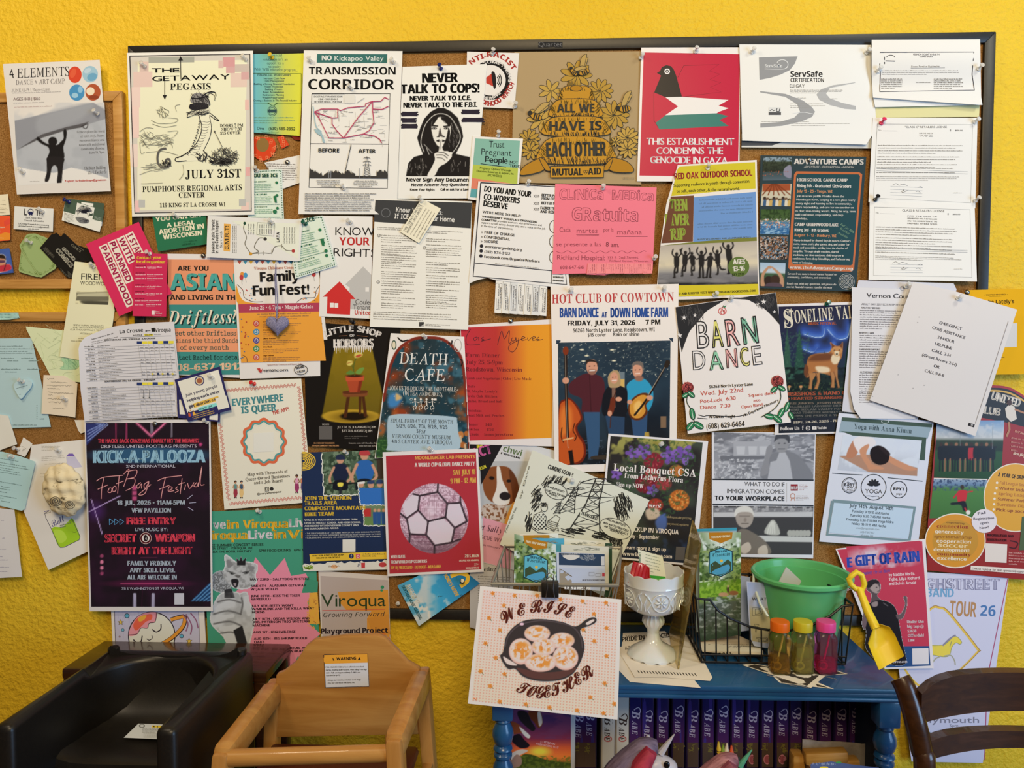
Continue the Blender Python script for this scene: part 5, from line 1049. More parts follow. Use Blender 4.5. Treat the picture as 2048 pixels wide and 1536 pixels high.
m.l([(655,742),(880,628)],4,'c4a0d0',soft=5).l([(668,655),(748,908)],4,'c4a0d0',soft=5).e(700,740,60,60,'3a1f48',soft=70).l([(655,742),(880,628)],5,'c9a8d4',soft=4).l([(668,655),(748,908)],5,'c9a8d4',soft=4)
m.p([(626,95),(788,95),(640,252),(628,260)],'2a2f5a',sm=0)
for k in range(4):m.l([(700+k*26,98),(735+k*18,110),(640,215+k*12-60+k*12)],4,'9fb0d8',sm=0)
m.p([(1395,1398),(1543,1255),(1543,1398)],'1f3a5a',sm=0)
for k in range(5):m.l([(1410+k*28,1395),(1543,1268+k*30)],5,'6fa8d0',soft=4)
for k,y in enumerate((1068,1112,1155,1196)):m.e(745,y,13,13,['8a3a56','d87890','d87890','8a3a56'][k],soft=6)
for k in range(3):m.rc if False else m.p([(968,555+k*38),(1000,555+k*38),(1000,585+k*38),(968,585+k*38)],'a84468',sm=0)
m.e(1467,252,12,12,'b03a68',soft=6).e(1098,330,420,60,'2a4a62',soft=30).done('artwork')
rd,lb,wh='d2404e','9cc4d2','d6dce0'
s.t('x','THE HACKY SACK CRAZE HAS FINALLY HIT THE MIDWEST',718,240,1456,238,28,rd).t('r','DRIFTLESS UNITED FOOTBAG PRESENTS',738,278,1438,274,22,'c9bfc4').t('X','KICK-A-PALOOZA',685,388,1500,384,92,lb).t('r','2ND INTERNATIONAL',922,422,1282,420,20,'cfc6cc')
nk='f0b4a8'
for w,c in((7,'8a3440'),(3.6,nk)):
 for pts in[[(705,520),(760,492),(900,478)],[(760,495),(745,570),(740,650)],[(715,580),(790,548)],[(800,570),(790,600),(812,602),(818,575),(802,570)],[(830,560),(822,592),(845,592),(848,562),(832,558)],[(872,480),(860,610)],[(850,540),(905,520)],[(905,470),(945,435),(905,560)],[(930,450),(1000,440),(985,490),(925,505),(985,505),(975,560),(920,590)],[(1030,530),(1000,555),(1012,575),(1035,540),(1035,575)],[(1090,520),(1055,545),(1062,575),(1090,525),(1060,610),(1015,620),(1060,580),(1105,545)],[(1150,520),(1210,495),(1330,480)],[(1210,495),(1190,580),(1178,648)],[(1165,580),(1240,550)],[(1235,590),(1262,572),(1240,560),(1232,595),(1275,590)],[(1300,560),(1285,575),(1305,590),(1280,605)],[(1332,500),(1318,615)],[(1305,545),(1350,530)],[(1358,545),(1350,585)],[(1372,535),(1388,575),(1420,530)],[(1440,530),(1418,555),(1440,560),(1452,530),(1450,562)],[(1450,560),(1478,410),(1465,540),(1496,545)]]:s.l(pts,w,c,sm=1)
s.t('x','18 JUL, 2026 • 11AM-5PM',855,694,1352,692,32,wh).t('x','VFW PAVILLION',963,750,1250,750,32,wh)
for k in range(3):x=800+k*38;s.fr([(x,795),(x,840),(x+30,818),(x,795)],5,'5f9cc0')
s.t('X','FREE ENTRY',928,838,1285,836,52,rd).t('r','LIVE MUSIC BY:',990,886,1225,886,24,wh).t('X','SECRET',768,968,996,966,60,rd).t('X','WEAPON',1138,966,1424,964,60,rd).t('X','RIGHT AT THE LIGHT',820,1058,1404,1056,56,rd)
s.e(1066,938,43,43,'d8b4a4',n=32).e(1066,938,40,40,'4a1418',n=32).e(1066,938,28,28,'d8c8b8',n=28).p([(1052,925),(1066,912),(1080,930),(1076,958),(1056,958)],'201416',sm=1).p([(1062,945),(1070,925),(1074,950)],'e8ddd0')
for tx,x0,y,x1 in[('FAMILY FRIENDLY',933,1138,1288),('ANY SKILL LEVEL',950,1188,1280),('ALL ARE WELCOME IN',932,1240,1292)]:s.t('x',tx,x0,y,x1,y,34,wh)
s.t('r','751 S WASHINGTON ST VIROQUA, WI',890,1316,1340,1313,18,'bdb4ba')
for a,b in[((1372,650),(1408,622)),((1385,680),(1434,676)),((1376,712),(1414,736))]:s.l([a,b],4,'b8b0c0')
s.rc(1276,1340,1346,1424,'d8d0cc').end()
s=S('horrors','poster','black theatre poster of a potted plant on a stool in a yellow spotlight','poster',Z6,[(442,780),(1120,825),(1100,1700),(465,1640)],5,'1a1613',mat='glossy_print')
m=s.im([(560,905),(1060,905),(1060,1500),(560,1500)],1.3);m.fill('1a1613')
bm_=m.pm([(660,960),(920,960),(1030,1440),(572,1440)],8,0);m.A+=(bm_*(1-.35*m.v))[...,None]*(hx('8f7418')-m.A)*.95;m.nz(90,'6d5a12',amt=.35,m=bm_)
m.e(775,1440,205,48,'b08a28',soft=6).e(790,1446,150,36,'8a6a1c',soft=20).e(795,1440,95,28,'1f150c',soft=8)
for pts in[[(745,1300),(722,1450),(745,1450),(768,1300)],[(850,1300),(865,1445),(888,1440),(870,1300)],[(828,1300),(830,1425),(845,1425),(850,1300)]]:m.p(pts,'4a2814',sm=0)
m.p([(715,1275),(890,1268),(892,1292),(870,1302),(735,1306),(718,1295)],'7a4424',sm=0).p([(715,1272),(740,1262),(870,1258),(892,1268),(870,1280),(740,1284)],'5a2e18')
m.p([(745,1190),(855,1188),(838,1272),(765,1274)],'a54428',sm=0).p([(735,1158),(868,1152),(864,1192),(740,1195)],'b84f2e',sm=0).p([(830,1195),(855,1190),(838,1272),(818,1272)],'7a2c1a',sm=0).e(800,1158,60,9,'3a1d10')
m.l([(800,1155),(792,1110),(800,1060),(815,1025)],6,'4a5a24').l([(795,1115),(780,1085),(770,1075)],5,'4a5a24').p([(740,1140),(770,1120),(800,1138),(770,1150)],'5c7a34').p([(805,1135),(835,1105),(868,1102),(840,1145)],'6a8a3c').p([(800,1030),(802,1000),(840,995),(858,1012),(830,1030)],'c9b45a').p([(805,1022),(830,1008),(852,1012),(825,1028)],'b04a30').p([(745,1075),(755,1052),(785,1055),(782,1080),(760,1088)],'c9b45a').l([(750,1070),(780,1062)],5,'a0602c').done('illustration')
s.tp('X','LiTTLE SHOP',[(600,888),(680,862),(785,848),(880,862),(975,895)],44,'ddd0c0').t('x','OF',765,885,800,885,18,'ddd0c0').l([(690,880),(750,876)],3,'8a5a3c').l([(815,876),(890,884)],3,'8a5a3c').t('X','HORRORS',655,962,930,958,60,'ddd0c0')
for k in range(22):x=655+k*12.6;h=rnd.choice([12,22,30,16,40,34]);s.p([(x,950),(x+9,950),(x+6,962+h),(x+3,962+h)],'ddd0c0')
s.t('R','JULY 24, 25, 31 & AUGUST 1 | 7PM',680,1524,948,1524,16,'b8ac9c').t('R','JULY 26 & AUGUST 2 | 2PM',710,1548,922,1550,16,'b8ac9c').t('R','TICKETS',572,1502,622,1502,11,'b8ac9c').rc(552,1508,645,1600,'5a544e').g(730,1575,900,1600,2,'6d655c',h=8).t('x','OR CHECK OUT OUR WEBSITE',515,1632,660,1632,10,'c08a5a').t('x','VIROQUACOMMUNITYTHEATRE.ORG',500,1650,690,1650,10,'c08a5a').g(760,1622,990,1640,1,'b8ac9c',h=9).g(830,1642,1000,1655,1,'b8ac9c',h=8).end()
s=S('queer','poster','cream app poster with a wavy pink border and scalloped ring','poster',Z10,[(85,72),(622,52),(690,800),(690,810),(150,858)],5,'eadfc4',warp=lambda u,v:.8*np.sin(u*5+v*3))
def wavy(a,b,n,amp):
 a,b=np.array(a,float),np.array(b,float);d=b-a;L=np.linalg.norm(d);nn=np.array([-d[1],d[0]])/L
 for ph,of in((0,0),(0,9)):
  s.l([tuple(a+d*(i/(n*8))+nn*(amp*math.sin(i/8*6.283)+of))for i in range(n*8+1)],4,'b87060')
wavy((160,122),(590,88),20,6);wavy((612,100),(650,500),16,6);wavy((128,330),(180,800),18,6);wavy((180,818),(640,778),20,6)
s.t('x','EVERYWHERE',200,222,512,190,44,'47807f').t('x','IS QUEER',255,268,470,250,44,'47807f').t('x','THE APP!',448,278,548,248,24,'b8564a')
for r0,c,w in((132,'c9603c',16),(118,'4f8a84',10),(108,'eadfc4',6)):
 s.l([(392+(r0*.98+7*math.cos(12*t))*math.cos(t),442+(r0*1.02+7*math.cos(12*t))*math.sin(t))for t in np.linspace(0,6.283,121)[:-1]],w,c,closed=True)
s.rc(328,388,452,506,'f0e8d4',sl=-.05).t('S','Map with Thousands of',290,652,540,630,19,'3a332c').t('S','Queer-Owned Businesses',280,682,552,658,19,'3a332c').t('S','and a Job Board!',333,702,507,688,19,'3a332c').fr([(400,722),(422,720),(423,743),(401,745)],4,'2f2a26').e(411,732,6,6,'2f2a26',w=3).e(440,730,12,12,'2f2a26').t('R','@everywhereisqueer',352,768,502,752,12,'3a332c')
def person(x,y,h,shirt,pants,skin_,hair):
 q=lambda u,v:(x+u*h,y+v*h)
 s.p([q(-.07,.2),q(.07,.2),q(.1,.5),q(-.1,.5)],shirt,sm=0);s.p([q(-.1,.5),q(.1,.5),q(.13,.75),q(.05,.98),q(-.05,.98),q(-.12,.75)],pants);s.e(*q(0,.1),.06*h,.08*h,skin_);s.p([q(-.07,.12),q(-.08,.02),q(0,-.02),q(.08,.02),q(.06,.1),q(0,.06)],hair);s.l([q(-.08,.22),q(-.14,.4),q(-.05,.47)],.04*h,skin_,sm=1);s.l([q(.08,.22),q(.14,.4),q(.05,.47)],.04*h,skin_,sm=1)
 s.l([q(-.04,.96),q(-.05,1.03)],.06*h,'2a2422');s.l([q(.04,.96),q(.06,1.03)],.06*h,'2a2422')
person(218,680,105,'5a7a70','8a3038','a8704a','3a2820');person(255,680,105,'3a4a58','c9a468','c08a62','2a2a30');person(595,642,112,'c98a9a','8a3454','7a4a34','1f1816');person(632,642,108,'b8543c','5a4a6a','a8704a','2a2018');s.end()
s=S('livein','poster','green and pink concert series poster with a singing cat head on a microphone','poster',Z10,[(15,870),(700,848),(742,1900),(60,1942)],4.2,'3a7a5c')
Gg,Pk,Yw='3a7a5c','d27c86','dba32a'
for tx,x0,y,x1,c in[('ve',84,978,158,'ddd0c8'),('in',168,977,238,Yw),('Viroqua',265,974,540,Yw),('Live',548,966,698,'ddd0c8'),('Viroqua',22,1044,290,Yw),('Live',298,1040,445,'ddd0c8'),('in',455,1038,528,Yw),('Vir',540,1036,690,Yw)]:s.t('x',tx,x0,y,x1,y-4,52,c)
s.t('b','FREE SUMMER CONCERT SERIES',45,1086,390,1080,16,'1f2a20').t('b','MAIN STREET - VIROQUA, WI',45,1104,322,1100,14,'1f2a20').t('b','INSIDE THE HOTEL FORTNEY',45,1124,318,1120,14,'1f2a20').t('b','5PM FOOD/DRINKS',362,1118,558,1114,15,'1f2a20').t('b','6PM MUSIC',578,1114,690,1110,15,'1f2a20')
s.p([(340,1150),(430,1260),(520,1155),(560,1265),(650,1250),(690,1330),(660,1440),(735,1480),(670,1560),(740,1620),(670,1690),(735,1790),(600,1760),(560,1860),(480,1780),(400,1880),(340,1790),(240,1840),(250,1720),(190,1600),(255,1480),(200,1380),(290,1300)],Pk).q([(672,1370),(722,1366),(735,1560),(665,1560)],'d39a3a').scr(690,1480,40,110,40,20,5,'c98a3c',70,1)
s.p([(625,1370),(650,1275),(725,1300),(722,1366)],Gg)
m=s.im([(60,1110),(355,1110),(355,1860),(60,1860)],1.2);K2='2a2a2a'
al=np.zeros(m.X.shape)
def add(mask,c):
 global al
 m.mix(mask,c);al=np.maximum(al,mask)
fc=[(158,1140),(230,1190),(262,1180),(350,1200),(335,1262),(345,1300),(300,1335),(235,1340),(180,1315),(140,1268),(160,1200)]
for o_,c in((7,'ded6c8'),(0,'9a958c')):add(np.clip(.5-(m.sd(spl(fc,4))-o_)/m.pix,0,1),c)
m.nz(18,'6a665f',.45,.65,amt=.6,m=m.pm(fc)).p([(168,1165),(205,1195),(170,1215)],'6d6862').p([(290,1205),(335,1210),(318,1240)],'6d6862').l([(165,1235),(215,1250)],6,'3a3733').l([(262,1245),(305,1235)],6,'3a3733').e(196,1250,14,8,'4a4742',rot=20).e(285,1246,16,8,'4a4742',rot=-15).e(196,1250,5,5,'1a1a1a').e(285,1246,5,5,'1a1a1a').p([(215,1262),(250,1262),(235,1278)],'55504a').p([(190,1290),(225,1283),(238,1300),(225,1338),(205,1330)],'1d1a1a').p([(205,1312),(222,1310),(218,1330)],'8a7a76')
add(m.pm([(228,1200),(222,1150),(242,1172),(252,1140),(262,1172),(285,1148),(278,1200)],sm=0),'1f1c1c')
mic=np.maximum(m.em(130,1300,62,62),0)*(1-m.pm(fc));add(np.clip(m.em(130,1300,68,68),0,1)*(1-m.pm(fc)),'8a867f');m.mix(mic,'5a5854').nz(6,'8d8a84',.5,.6,m=mic)
hand=[(110,1400),(150,1370),(230,1370),(250,1400),(245,1380),(285,1370),(300,1430),(335,1500),(320,1600),(300,1680),(290,1720),(200,1740),(150,1640),(75,1560),(75,1480)]
for o_,c in((7,'ded6c8'),(0,'a8a49c')):add(np.clip(.5-(m.sd(spl(hand,4))-o_)/m.pix,0,1),c)
add(m.pm([(150,1350),(195,1340),(215,1400),(150,1400)],sm=0),'2a2827')
hm=m.pm(hand);m.nz(60,'77736c',.4,.7,amt=.5,m=hm)
for pts in[[(110,1425),(180,1410),(250,1430)],[(85,1500),(170,1480),(250,1500)],[(85,1560),(180,1545),(250,1570)],[(120,1620),(190,1610),(240,1630)],[(255,1400),(262,1440),(250,1500)]]:m.l(pts,9,'55514c',soft=8)
for pts in[[(120,1450),(200,1440)],[(110,1525),(200,1510)],[(130,1590),(210,1580)],[(285,1400),(300,1500)]]:m.l(pts,16,'c9c4bb',soft=16)
add(m.pm([(205,1600),(260,1570),(290,1680),(235,1700)],sm=0),'22201f');add(m.pm([(160,1735),(270,1720),(280,1860),(170,1860)],sm=0),'2a2826')
m.keep=al;m.done('illustration')
for tx,x0,y,x1 in[('MAY 23RD - SALTYDOG W/STEEZ',308,1294,670),('JUNE 6TH - ALABAMA GETAWAY',310,1334,652),('W/JAIK WILLIS',312,1354,480),('JUNE 20TH - KISS THE TIGER',312,1396,615),('W/REBULU',314,1415,434),('JULY 4TH -BETTY WON’T',316,1456,574),('W/MR.BLINK AND THE KILLA WHAT',318,1476,702),('HORNS',320,1495,398),('JULY 18TH - OSCAR WILSON AND',321,1537,672),('JOEL PATERSON TRIO W/STEAM',323,1556,672),('MACHINE',324,1576,430),('AUG 1ST - HIGH MILEAGE',328,1618,586),('AUG 15TH - BIG SHRIMP W/OLD',331,1658,658),('OAKS',333,1678,396),('AUG 29TH - ADAM GREUEL AND',335,1718,672),('SPACE BURRITOS W/BUFFALO',337,1737,690),('RYDERS',340,1758,420)]:s.t('x',tx,x0,y,x1,y-(x1-x0)*.012,14,'2f1d20')
s.p([(360,1950),(380,1850),(480,1880),(560,1850),(640,1890),(640,1900),(400,1920)],Gg).t('x','fun',365,1905,470,1895,40,Yw).end()
s=S('growing','poster','grey and orange town playground poster just above the wooden high chair','poster',Z14,[(808,5),(1288,38),(1300,520),(830,520)],4,'b9ab9d')
s.q([(822,40),(1285,70),(1298,520),(838,520)],'a08f84').p([(940,150),(1284,135),(1296,500),(1200,470),(1140,400),(1140,330),(1170,280),(1000,275),(960,230)],'bd7f30').p([(1140,330),(1290,300),(1298,440),(1180,440)],'b5782f')
s.t('r','Viroqua',828,250,1268,246,84,'27371f').e(1245,118,12,12,'2f7a52').e(1240,140,10,8,'2f7a52').l([(835,276),(1262,270)],3.5,'b0483c').t('i','Growing Forward',842,322,1262,316,30,'2f2a26').t('x','Playground Project',826,436,1282,428,36,'2a2022')
for x,y in[(1165,440),(1215,450),(1255,440),(1285,470),(1240,475)]:s.e(x,y,13,13,'b8642c')
s.end()
s=S('planet','drawing','coloured drawing of a sleeping ringed planet behind the black high chair','drawing',Z13,[(872,100),(1605,90),(1640,620),(895,620)],4,'d8c9b4')
s.q([(900,110),(1560,110),(1585,620),(915,620)],'b9aeb4').fr([(900,110),(1560,110),(1585,620),(915,620)],5,'4a4048').l([(1605,100),(1638,620)],5,'6a5c54')
s.scr(1150,250,240,180,110,60,2,'a99cae',80,.3)
s.e(1195,360,188,190,'2a2226',n=44).e(1195,360,180,182,'b9b09a',n=44).p([(1030,290),(1080,215),(1150,180),(1235,180),(1220,250),(1170,265),(1160,300),(1110,300),(1080,350),(1015,360)],'d88a8c',sm=1).p([(1050,270),(1100,210),(1190,190),(1195,230),(1150,250),(1120,280),(1070,320)],'c9543a',sm=1).p([(1090,220),(1150,195),(1140,230),(1100,250)],'e0a03c',sm=1).l([(1015,355),(1080,345),(1110,300),(1160,300),(1175,262),(1222,250),(1232,180)],5,'3a2426',sm=1)
s.l([(1050,390),(1075,412),(1110,405),(1120,360)],9,'2a2024',sm=1).l([(1198,310),(1230,330),(1265,310),(1268,268)],9,'2a2024',sm=1).l([(1155,385),(1175,395),(1198,380),(1195,355)],6,'2a2024',sm=1)
s.l([(1345,235),(1410,215),(1455,215),(1440,290),(1350,380),(1230,450)],34,'2f2420',sm=1).l([(1345,235),(1410,217),(1453,218),(1438,288),(1350,378),(1230,448)],24,'d6892e',sm=1)
for x,y,r,c in[(1000,203,20,'4f8a96'),(967,315,13,'5f96a0'),(1430,363,17,'4f8a96'),(1540,437,10,'6a8f8a'),(942,367,7,'9a6a60')]:s.e(x,y,r,r,'3a4048').e(x,y,r*.72,r*.72,c)
for x,y in[(950,255),(1490,402)]:
 P=[(x+(24 if i%2==0 else 10)*math.sin(i*.628),y-(24 if i%2==0 else 10)*math.cos(i*.628))for i in range(10)];s.p(P,'d8b04a').l(P,4,'3a3024',closed=True)
for pts in[[(1440,190),(1480,260),(1465,325)],[(1465,190),(1510,280),(1500,350)],[(1500,180),(1545,240),(1560,300)]]:s.l(pts,9,'7a4a5c',sm=1)
s.p([(1390,420),(1440,425),(1455,450),(1400,470)],'6a4460',sm=1).end()
s=S('bike','poster','navy youth mountain bike team poster with torn photo edges','poster',Z10,[(625,508),(1130,490),(1165,1225),(635,1236)],6,'1e2a44')
Wy,Yy='d9d2c2','d2aa34'
for r in(76,64,52,40,28,16):s.e(632,560,r,55*r/76,Yy,w=6,a0=-92,a1=92,n=20)
m=s.im([(748,505),(1140,490),(1150,772),(765,772)],1.2);m.fill('4a5a44').nz(30,'2f3d2c',.4,.6).nz(14,'6a7a60',.55,.65).p([(1080,490),(1150,490),(1150,772),(1100,772)],'3a3026',sm=0)
def rider(x,y,h,jersey,helmet,face='b98668'):
 m.e(x,y,h*.1,h*.12,face).p([(x-h*.12,y-h*.01),(x-h*.1,y-h*.12),(x,y-h*.16),(x+h*.11,y-h*.11),(x+h*.13,y-h*.01)],helmet).p([(x-h*.14,y+h*.14),(x+h*.12,y+h*.12),(x+h*.24,y+h*.3),(x+h*.16,y+h*.6),(x-h*.14,y+h*.62),(x-h*.22,y+h*.3)],jersey).l([(x-h*.18,y+h*.22),(x-h*.3,y+h*.5),(x-h*.28,y+h*.66)],h*.07,face).l([(x+h*.2,y+h*.24),(x+h*.3,y+h*.5),(x+h*.16,y+h*.66)],h*.07,face).l([(x-h*.32,y+h*.68),(x+h*.3,y+h*.68)],h*.04,'1a1a1a').p([(x-h*.15,y+h*.6),(x+h*.16,y+h*.6),(x+h*.2,y+h*.85),(x-h*.2,y+h*.85)],'15171d').p([(x-h*.07,y+h*.66),(x+h*.08,y+h*.66),(x+h*.06,y+h*.76),(x-h*.06,y+h*.76)],'d8c44a').l([(x,y+h*.8),(x,y+h*1.2)],h*.07,'22242a')
rider(862,552,215,'1c2236','232a40');rider(1010,525,250,'2a5a94','a83a3a');m.done('photo_riders')
m=s.im([(965,690),(1140,665),(1150,830),(985,830)],1.2);m.fill('5a6a50').nz(14,'3d4d38',.4,.6)
for k,x in enumerate((990,1050,1105)):m.e(x,700+k%2*6,18,22,'b98668').p([(x-22,698),(x-14,676),(x+14,674),(x+22,696)],['c9c4bb','2a3a5a','2a3a5a'][k]).p([(x-30,725),(x+30,725),(x+34,835),(x-34,835)],'2f62a0',sm=0)
m.done('photo_group');m=s.im([(1003,828),(1145,828),(1150,955),(1005,955)],1.2);m.vg((0,'6a7a5a'),(.3,'5a6a4a'),(1,'5f7a3f')).p([(1003,850),(1050,850),(1050,900),(1003,900)],'a8302c',sm=0)
for x in(1075,1100,1128):m.e(x,862,9,11,'b98668').p([(x-13,873),(x+13,873),(x+11,925),(x+12,950),(x-10,950),(x-12,925)],'2a4a78',sm=0)
m.done('photo_podium')
for q in[[(748,512),(760,772)],[(765,772),(970,765)],[(968,690),(985,830)],[(1003,828),(1008,955)],[(1008,955),(1148,958)],[(985,828),(1150,830)]]:
 P=[(q[0][0]+(q[1][0]-q[0][0])*i/24+rnd.uniform(-4,4),q[0][1]+(q[1][1]-q[0][1])*i/24+rnd.uniform(-4,4))for i in range(25)];s.l(P,6,'d4cdbd')
for tx,x0,y,x1 in[('JOIN THE VERNON',642,800,930),('TRAILS AREA',642,830,842),('COMPOSITE MOUNTAIN',643,862,1015),('BIKE TEAM!',645,898,822)]:s.t('x',tx,x0,y,x1,y-4,23,Yy)
for tx,y,x1 in[('VTAC IS A YOUTH MOUNTAIN BIKING TEAM',928,966),('OPEN TO MIDDLE SCHOOL AND HIGH SCHOOL',946,990),('AGE RIDERS WITHIN VERNON COUNTY AND',964,974),('THE SURROUNDING AREAS.',981,852)]:s.t('x',tx,642,y,x1,y-5,11,Wy)
for tx,y,x1 in[('• THE SEASON RUNS JULY - OCTOBER WITH 2X PER WEEK EVENING PRACTICES',1008,1108),('• 3 OPTIONAL FESTIVAL WEEKENDS WITH RACES IN SEPTEMBER AND OCTOBER',1022,1112),('• SCHOLARSHIPS, FINANCIAL AID AND LOANER/RENTAL BIKES ARE AVAILABLE',1036,1110)]:s.t('R',tx,648,y,x1,y-10,8,'b9b4a8')
s.rc(876,1042,955,1118,Wy,sl=-.02).q([(672,1132),(1150,1116),(1155,1160),(676,1176)],Yy).t('x','WANT TO BE A PART OF OUR GROUP?',690,1146,885,1140,9,'2a2a20').t('x','FOLLOW US FOR DETAILS',715,1160,860,1155,9,'2a2a20').e(930,1144,15,15,'1f2a4a').t('x','f',926,1154,934,1154,18,Wy).q([(957,1131),(985,1130),(986,1158),(958,1159)],'c04a5a').e(971,1145,7,7,'e8dcc8',w=3).g(1000,1126,1140,1150,2,'4a4426',h=8)
P=[(630,1200)]+[(630+i*14,1192+rnd.uniform(-7,7)-i*.6)for i in range(1,39)]+[(1163,1226),(636,1236)];s.p(P,'dcd3c2')
s.scr(668,1212,26,12,26,18,5,'7f9a2c',20,.8).e(825,1208,20,12,'d29a6a').t('c','Bluedog Cycles',788,1212,858,1208,12,'6a4a2a').rc(972,1180,1016,1222,'c9c2b8').q([(990,1185),(1014,1183),(1014,1216),(992,1218)],'b03a3a').t('x','NICA',974,1210,990,1180,10,'22305a').e(1122,1196,24,15,'a83a3a').end()
s=S('death','poster','arched nebula poster for a discussion cafe with big white serif capitals','poster',Z6,[(1052,860),(1565,885),(1605,1690),(940,1735)],8,'e3d8cc',mat='glossy_print',warp=lambda u,v:3*np.sin(np.clip(u,0,1)*3.14)*np.clip(1-v*.6,.2,1))
m=s.im([(1000,870),(1620,870),(1620,1730),(940,1730)],1.3)
arch=[(945,1735),(1000,1330),(1040,1130),(1065,1050),(1110,970),(1200,905),(1300,890),(1420,905),(1510,980),(1550,1060),(1580,1300),(1605,1700)]
m.fill('e3d8cc');am=m.pm(arch,sm=0);m.mix(am,'243438').nz(160,'8a3a1c',.42,.62,3,m=am).nz(120,'1d3a44',.5,.66,9,m=am).nz(90,'b0602c',.55,.72,5,amt=.8,m=am*np.clip((m.v-.35)*3,0,1)).nz(70,'3a5f6a',.56,.7,21,m=am).p([(1040,1300),(1090,1275),(1130,1310),(1100,1370),(1040,1375)],'3f78a8',soft=26).p([(1090,1280),(1130,1310),(1090,1330)],'c9a46a',soft=16).nz(5,'d0c0b0',.78,.84,31,m=am)
m.l(arch[1:],20,'7a2c1f',sm=1).e(1000,1660,60,80,'2a4a28',soft=40).nz(12,'456a35',.5,.65,7,m=m.em(1000,1690,70,90)).e(1540,1570,22,26,'b8743c').l([(1540,1580),(1545,1640)],12,'c9a880').e(1580,1560,16,18,'a8602c').e(1555,1640,26,20,'a8602c').l([(1570,1640),(1575,1690)],14,'c9a880')
m.p([(1030,1470),(1060,1432),(1180,1425),(1480,1442),(1515,1475),(1525,1560),(1540,1630),(1480,1680),(1060,1680),(1030,1640)],'a3b5bb',soft=4).keep=m.pm([(1056,864),(1562,890),(1601,1686),(944,1731)],sm=0);m.done('artwork')
s.t('s','DEATH',1112,1072,1450,1084,80,'ece4d6').t('s','CAFE',1150,1190,1428,1194,82,'ece4d6').t('s','JOIN US TO DISCUSS THE INEVITABLE',1045,1256,1508,1266,28,'e6dac8').t('s','(W/ TEA AND CAKE?),',1138,1292,1414,1300,28,'e6dac8')
for k in range(4):
 x=1222+k*40;y=1322;s.e(x,y,7,9,'e6dac8',n=12).l([(x,y+10),(x+3,y+40)],5,'e6dac8').l([(x-20,y+24),(x,y+14),(x+20,y+22)],3,'e6dac8').l([(x+3,y+40),(x-14,y+52),(x-8,y+74)],3.5,'e6dac8').l([(x+3,y+40),(x+12,y+56),(x-2,y+70)],3.5,'e6dac8')
s.e(1280,1348,10,9,'1d1818').e(1196,1322,10,6,'e6dac8',w=2).rc(1350,1316,1372,1330,'e6dac8')
for i,(tx,x0,x1)in enumerate([('FINAL FRIDAY OF THE MONTH',1050,1488),('5/29, 6/26, 7/31, 8/28, 9/25',1092,1448),('5PM',1230,1292),('VERNON COUNTY MUSEUM',1062,1470),('410 S CENTER AVE, VIROQUA',1058,1480)]):s.t('s',tx,x0,1482+i*36+(i>2)*0,x1,1492+i*36,26,'39424a')
for pts in[[(1100,888),(1130,915),(1175,905)],[(1120,905),(1140,920)],[(1455,925),(1475,935),(1480,910)],[(1540,1040),(1552,1060),(1545,1090)]]:s.l(pts,9,'231d1c',sm=1)
s.e(1075,942,17,34,'2a4a3a').e(1075,942,11,26,'d8c9a8').e(1520,945,26,44,'a9a298',w=4).end()
s=S('mujeres','poster','red to orange farm dinner poster with a handwritten title','poster',Z7,[(0,1085),(668,1040),(655,1930),(55,1915)],5.5,'ddd0c6')
m=s.im([(5,1100),(660,1075),(640,1870),(45,1890)],3);m.hg((0,'bb2f3c'),(.38,'b4352f'),(.55,'c9622a'),(.72,'dd8c26'),(1,'dd9228')).done()
for pts in[[(75,1112),(50,1150),(42,1200),(60,1222),(140,1218)],[(120,1165),(95,1175),(105,1192),(128,1168),(130,1190)],[(165,1165),(150,1178),(168,1185),(150,1195),(215,1178)],[(262,1220),(290,1125),(310,1180),(345,1120),(340,1205),(360,1200)],[(365,1170),(360,1192),(385,1190),(390,1168),(392,1195)],[(410,1170),(400,1230),(370,1270),(340,1255),(350,1220),(430,1180)],[(430,1182),(455,1170),(435,1165),(432,1190),(465,1182)],[(470,1170),(478,1190),(500,1168)],[(505,1182),(528,1168),(508,1166),(508,1190),(540,1180)],[(552,1165),(538,1178),(555,1185),(535,1192),(578,1182)]]:s.l(pts,4,'42232a',sm=1)
Mj='6d2226'
for tx,x0,y,x1,h in[('Farm Dinner',40,1305,278,34),('July 25, 5-9pm',40,1355,298,34),('Readstown, Wisconsin',40,1405,434,34),('Lamb and Vegetarian | Cider | Live Music',42,1462,498,20),('Chefs',40,1518,106,20)]:s.t('S',tx,x0,y,x1,y+(x1-x0)*.01,h*.85,Mj)
for i,tx in enumerate(['JB, Maybe Lately’s','Davis, Oak Kitchen','Emiho, Bread and Salt','','Musicians','Sweet Milk and Peaches','','Dinner      $40','Bottles      $16','Tickets     lasmujeres.farm']):
 if tx:s.t('S',tx,40,1552+i*34.5-(i>3)*4-(i>6)*6,40+len(tx)*12.2,1555+i*34.5-(i>3)*4-(i>6)*6,17,Mj)
s.end()
s=S('hotclub','poster','white barn dance poster with a photo of three string musicians','poster',Z7,[(632,812),(1526,795),(1510,2095),(662,2110)],8.3,'e3d7ca',warp=lambda u,v:.6*np.sin(u*6+v*3))
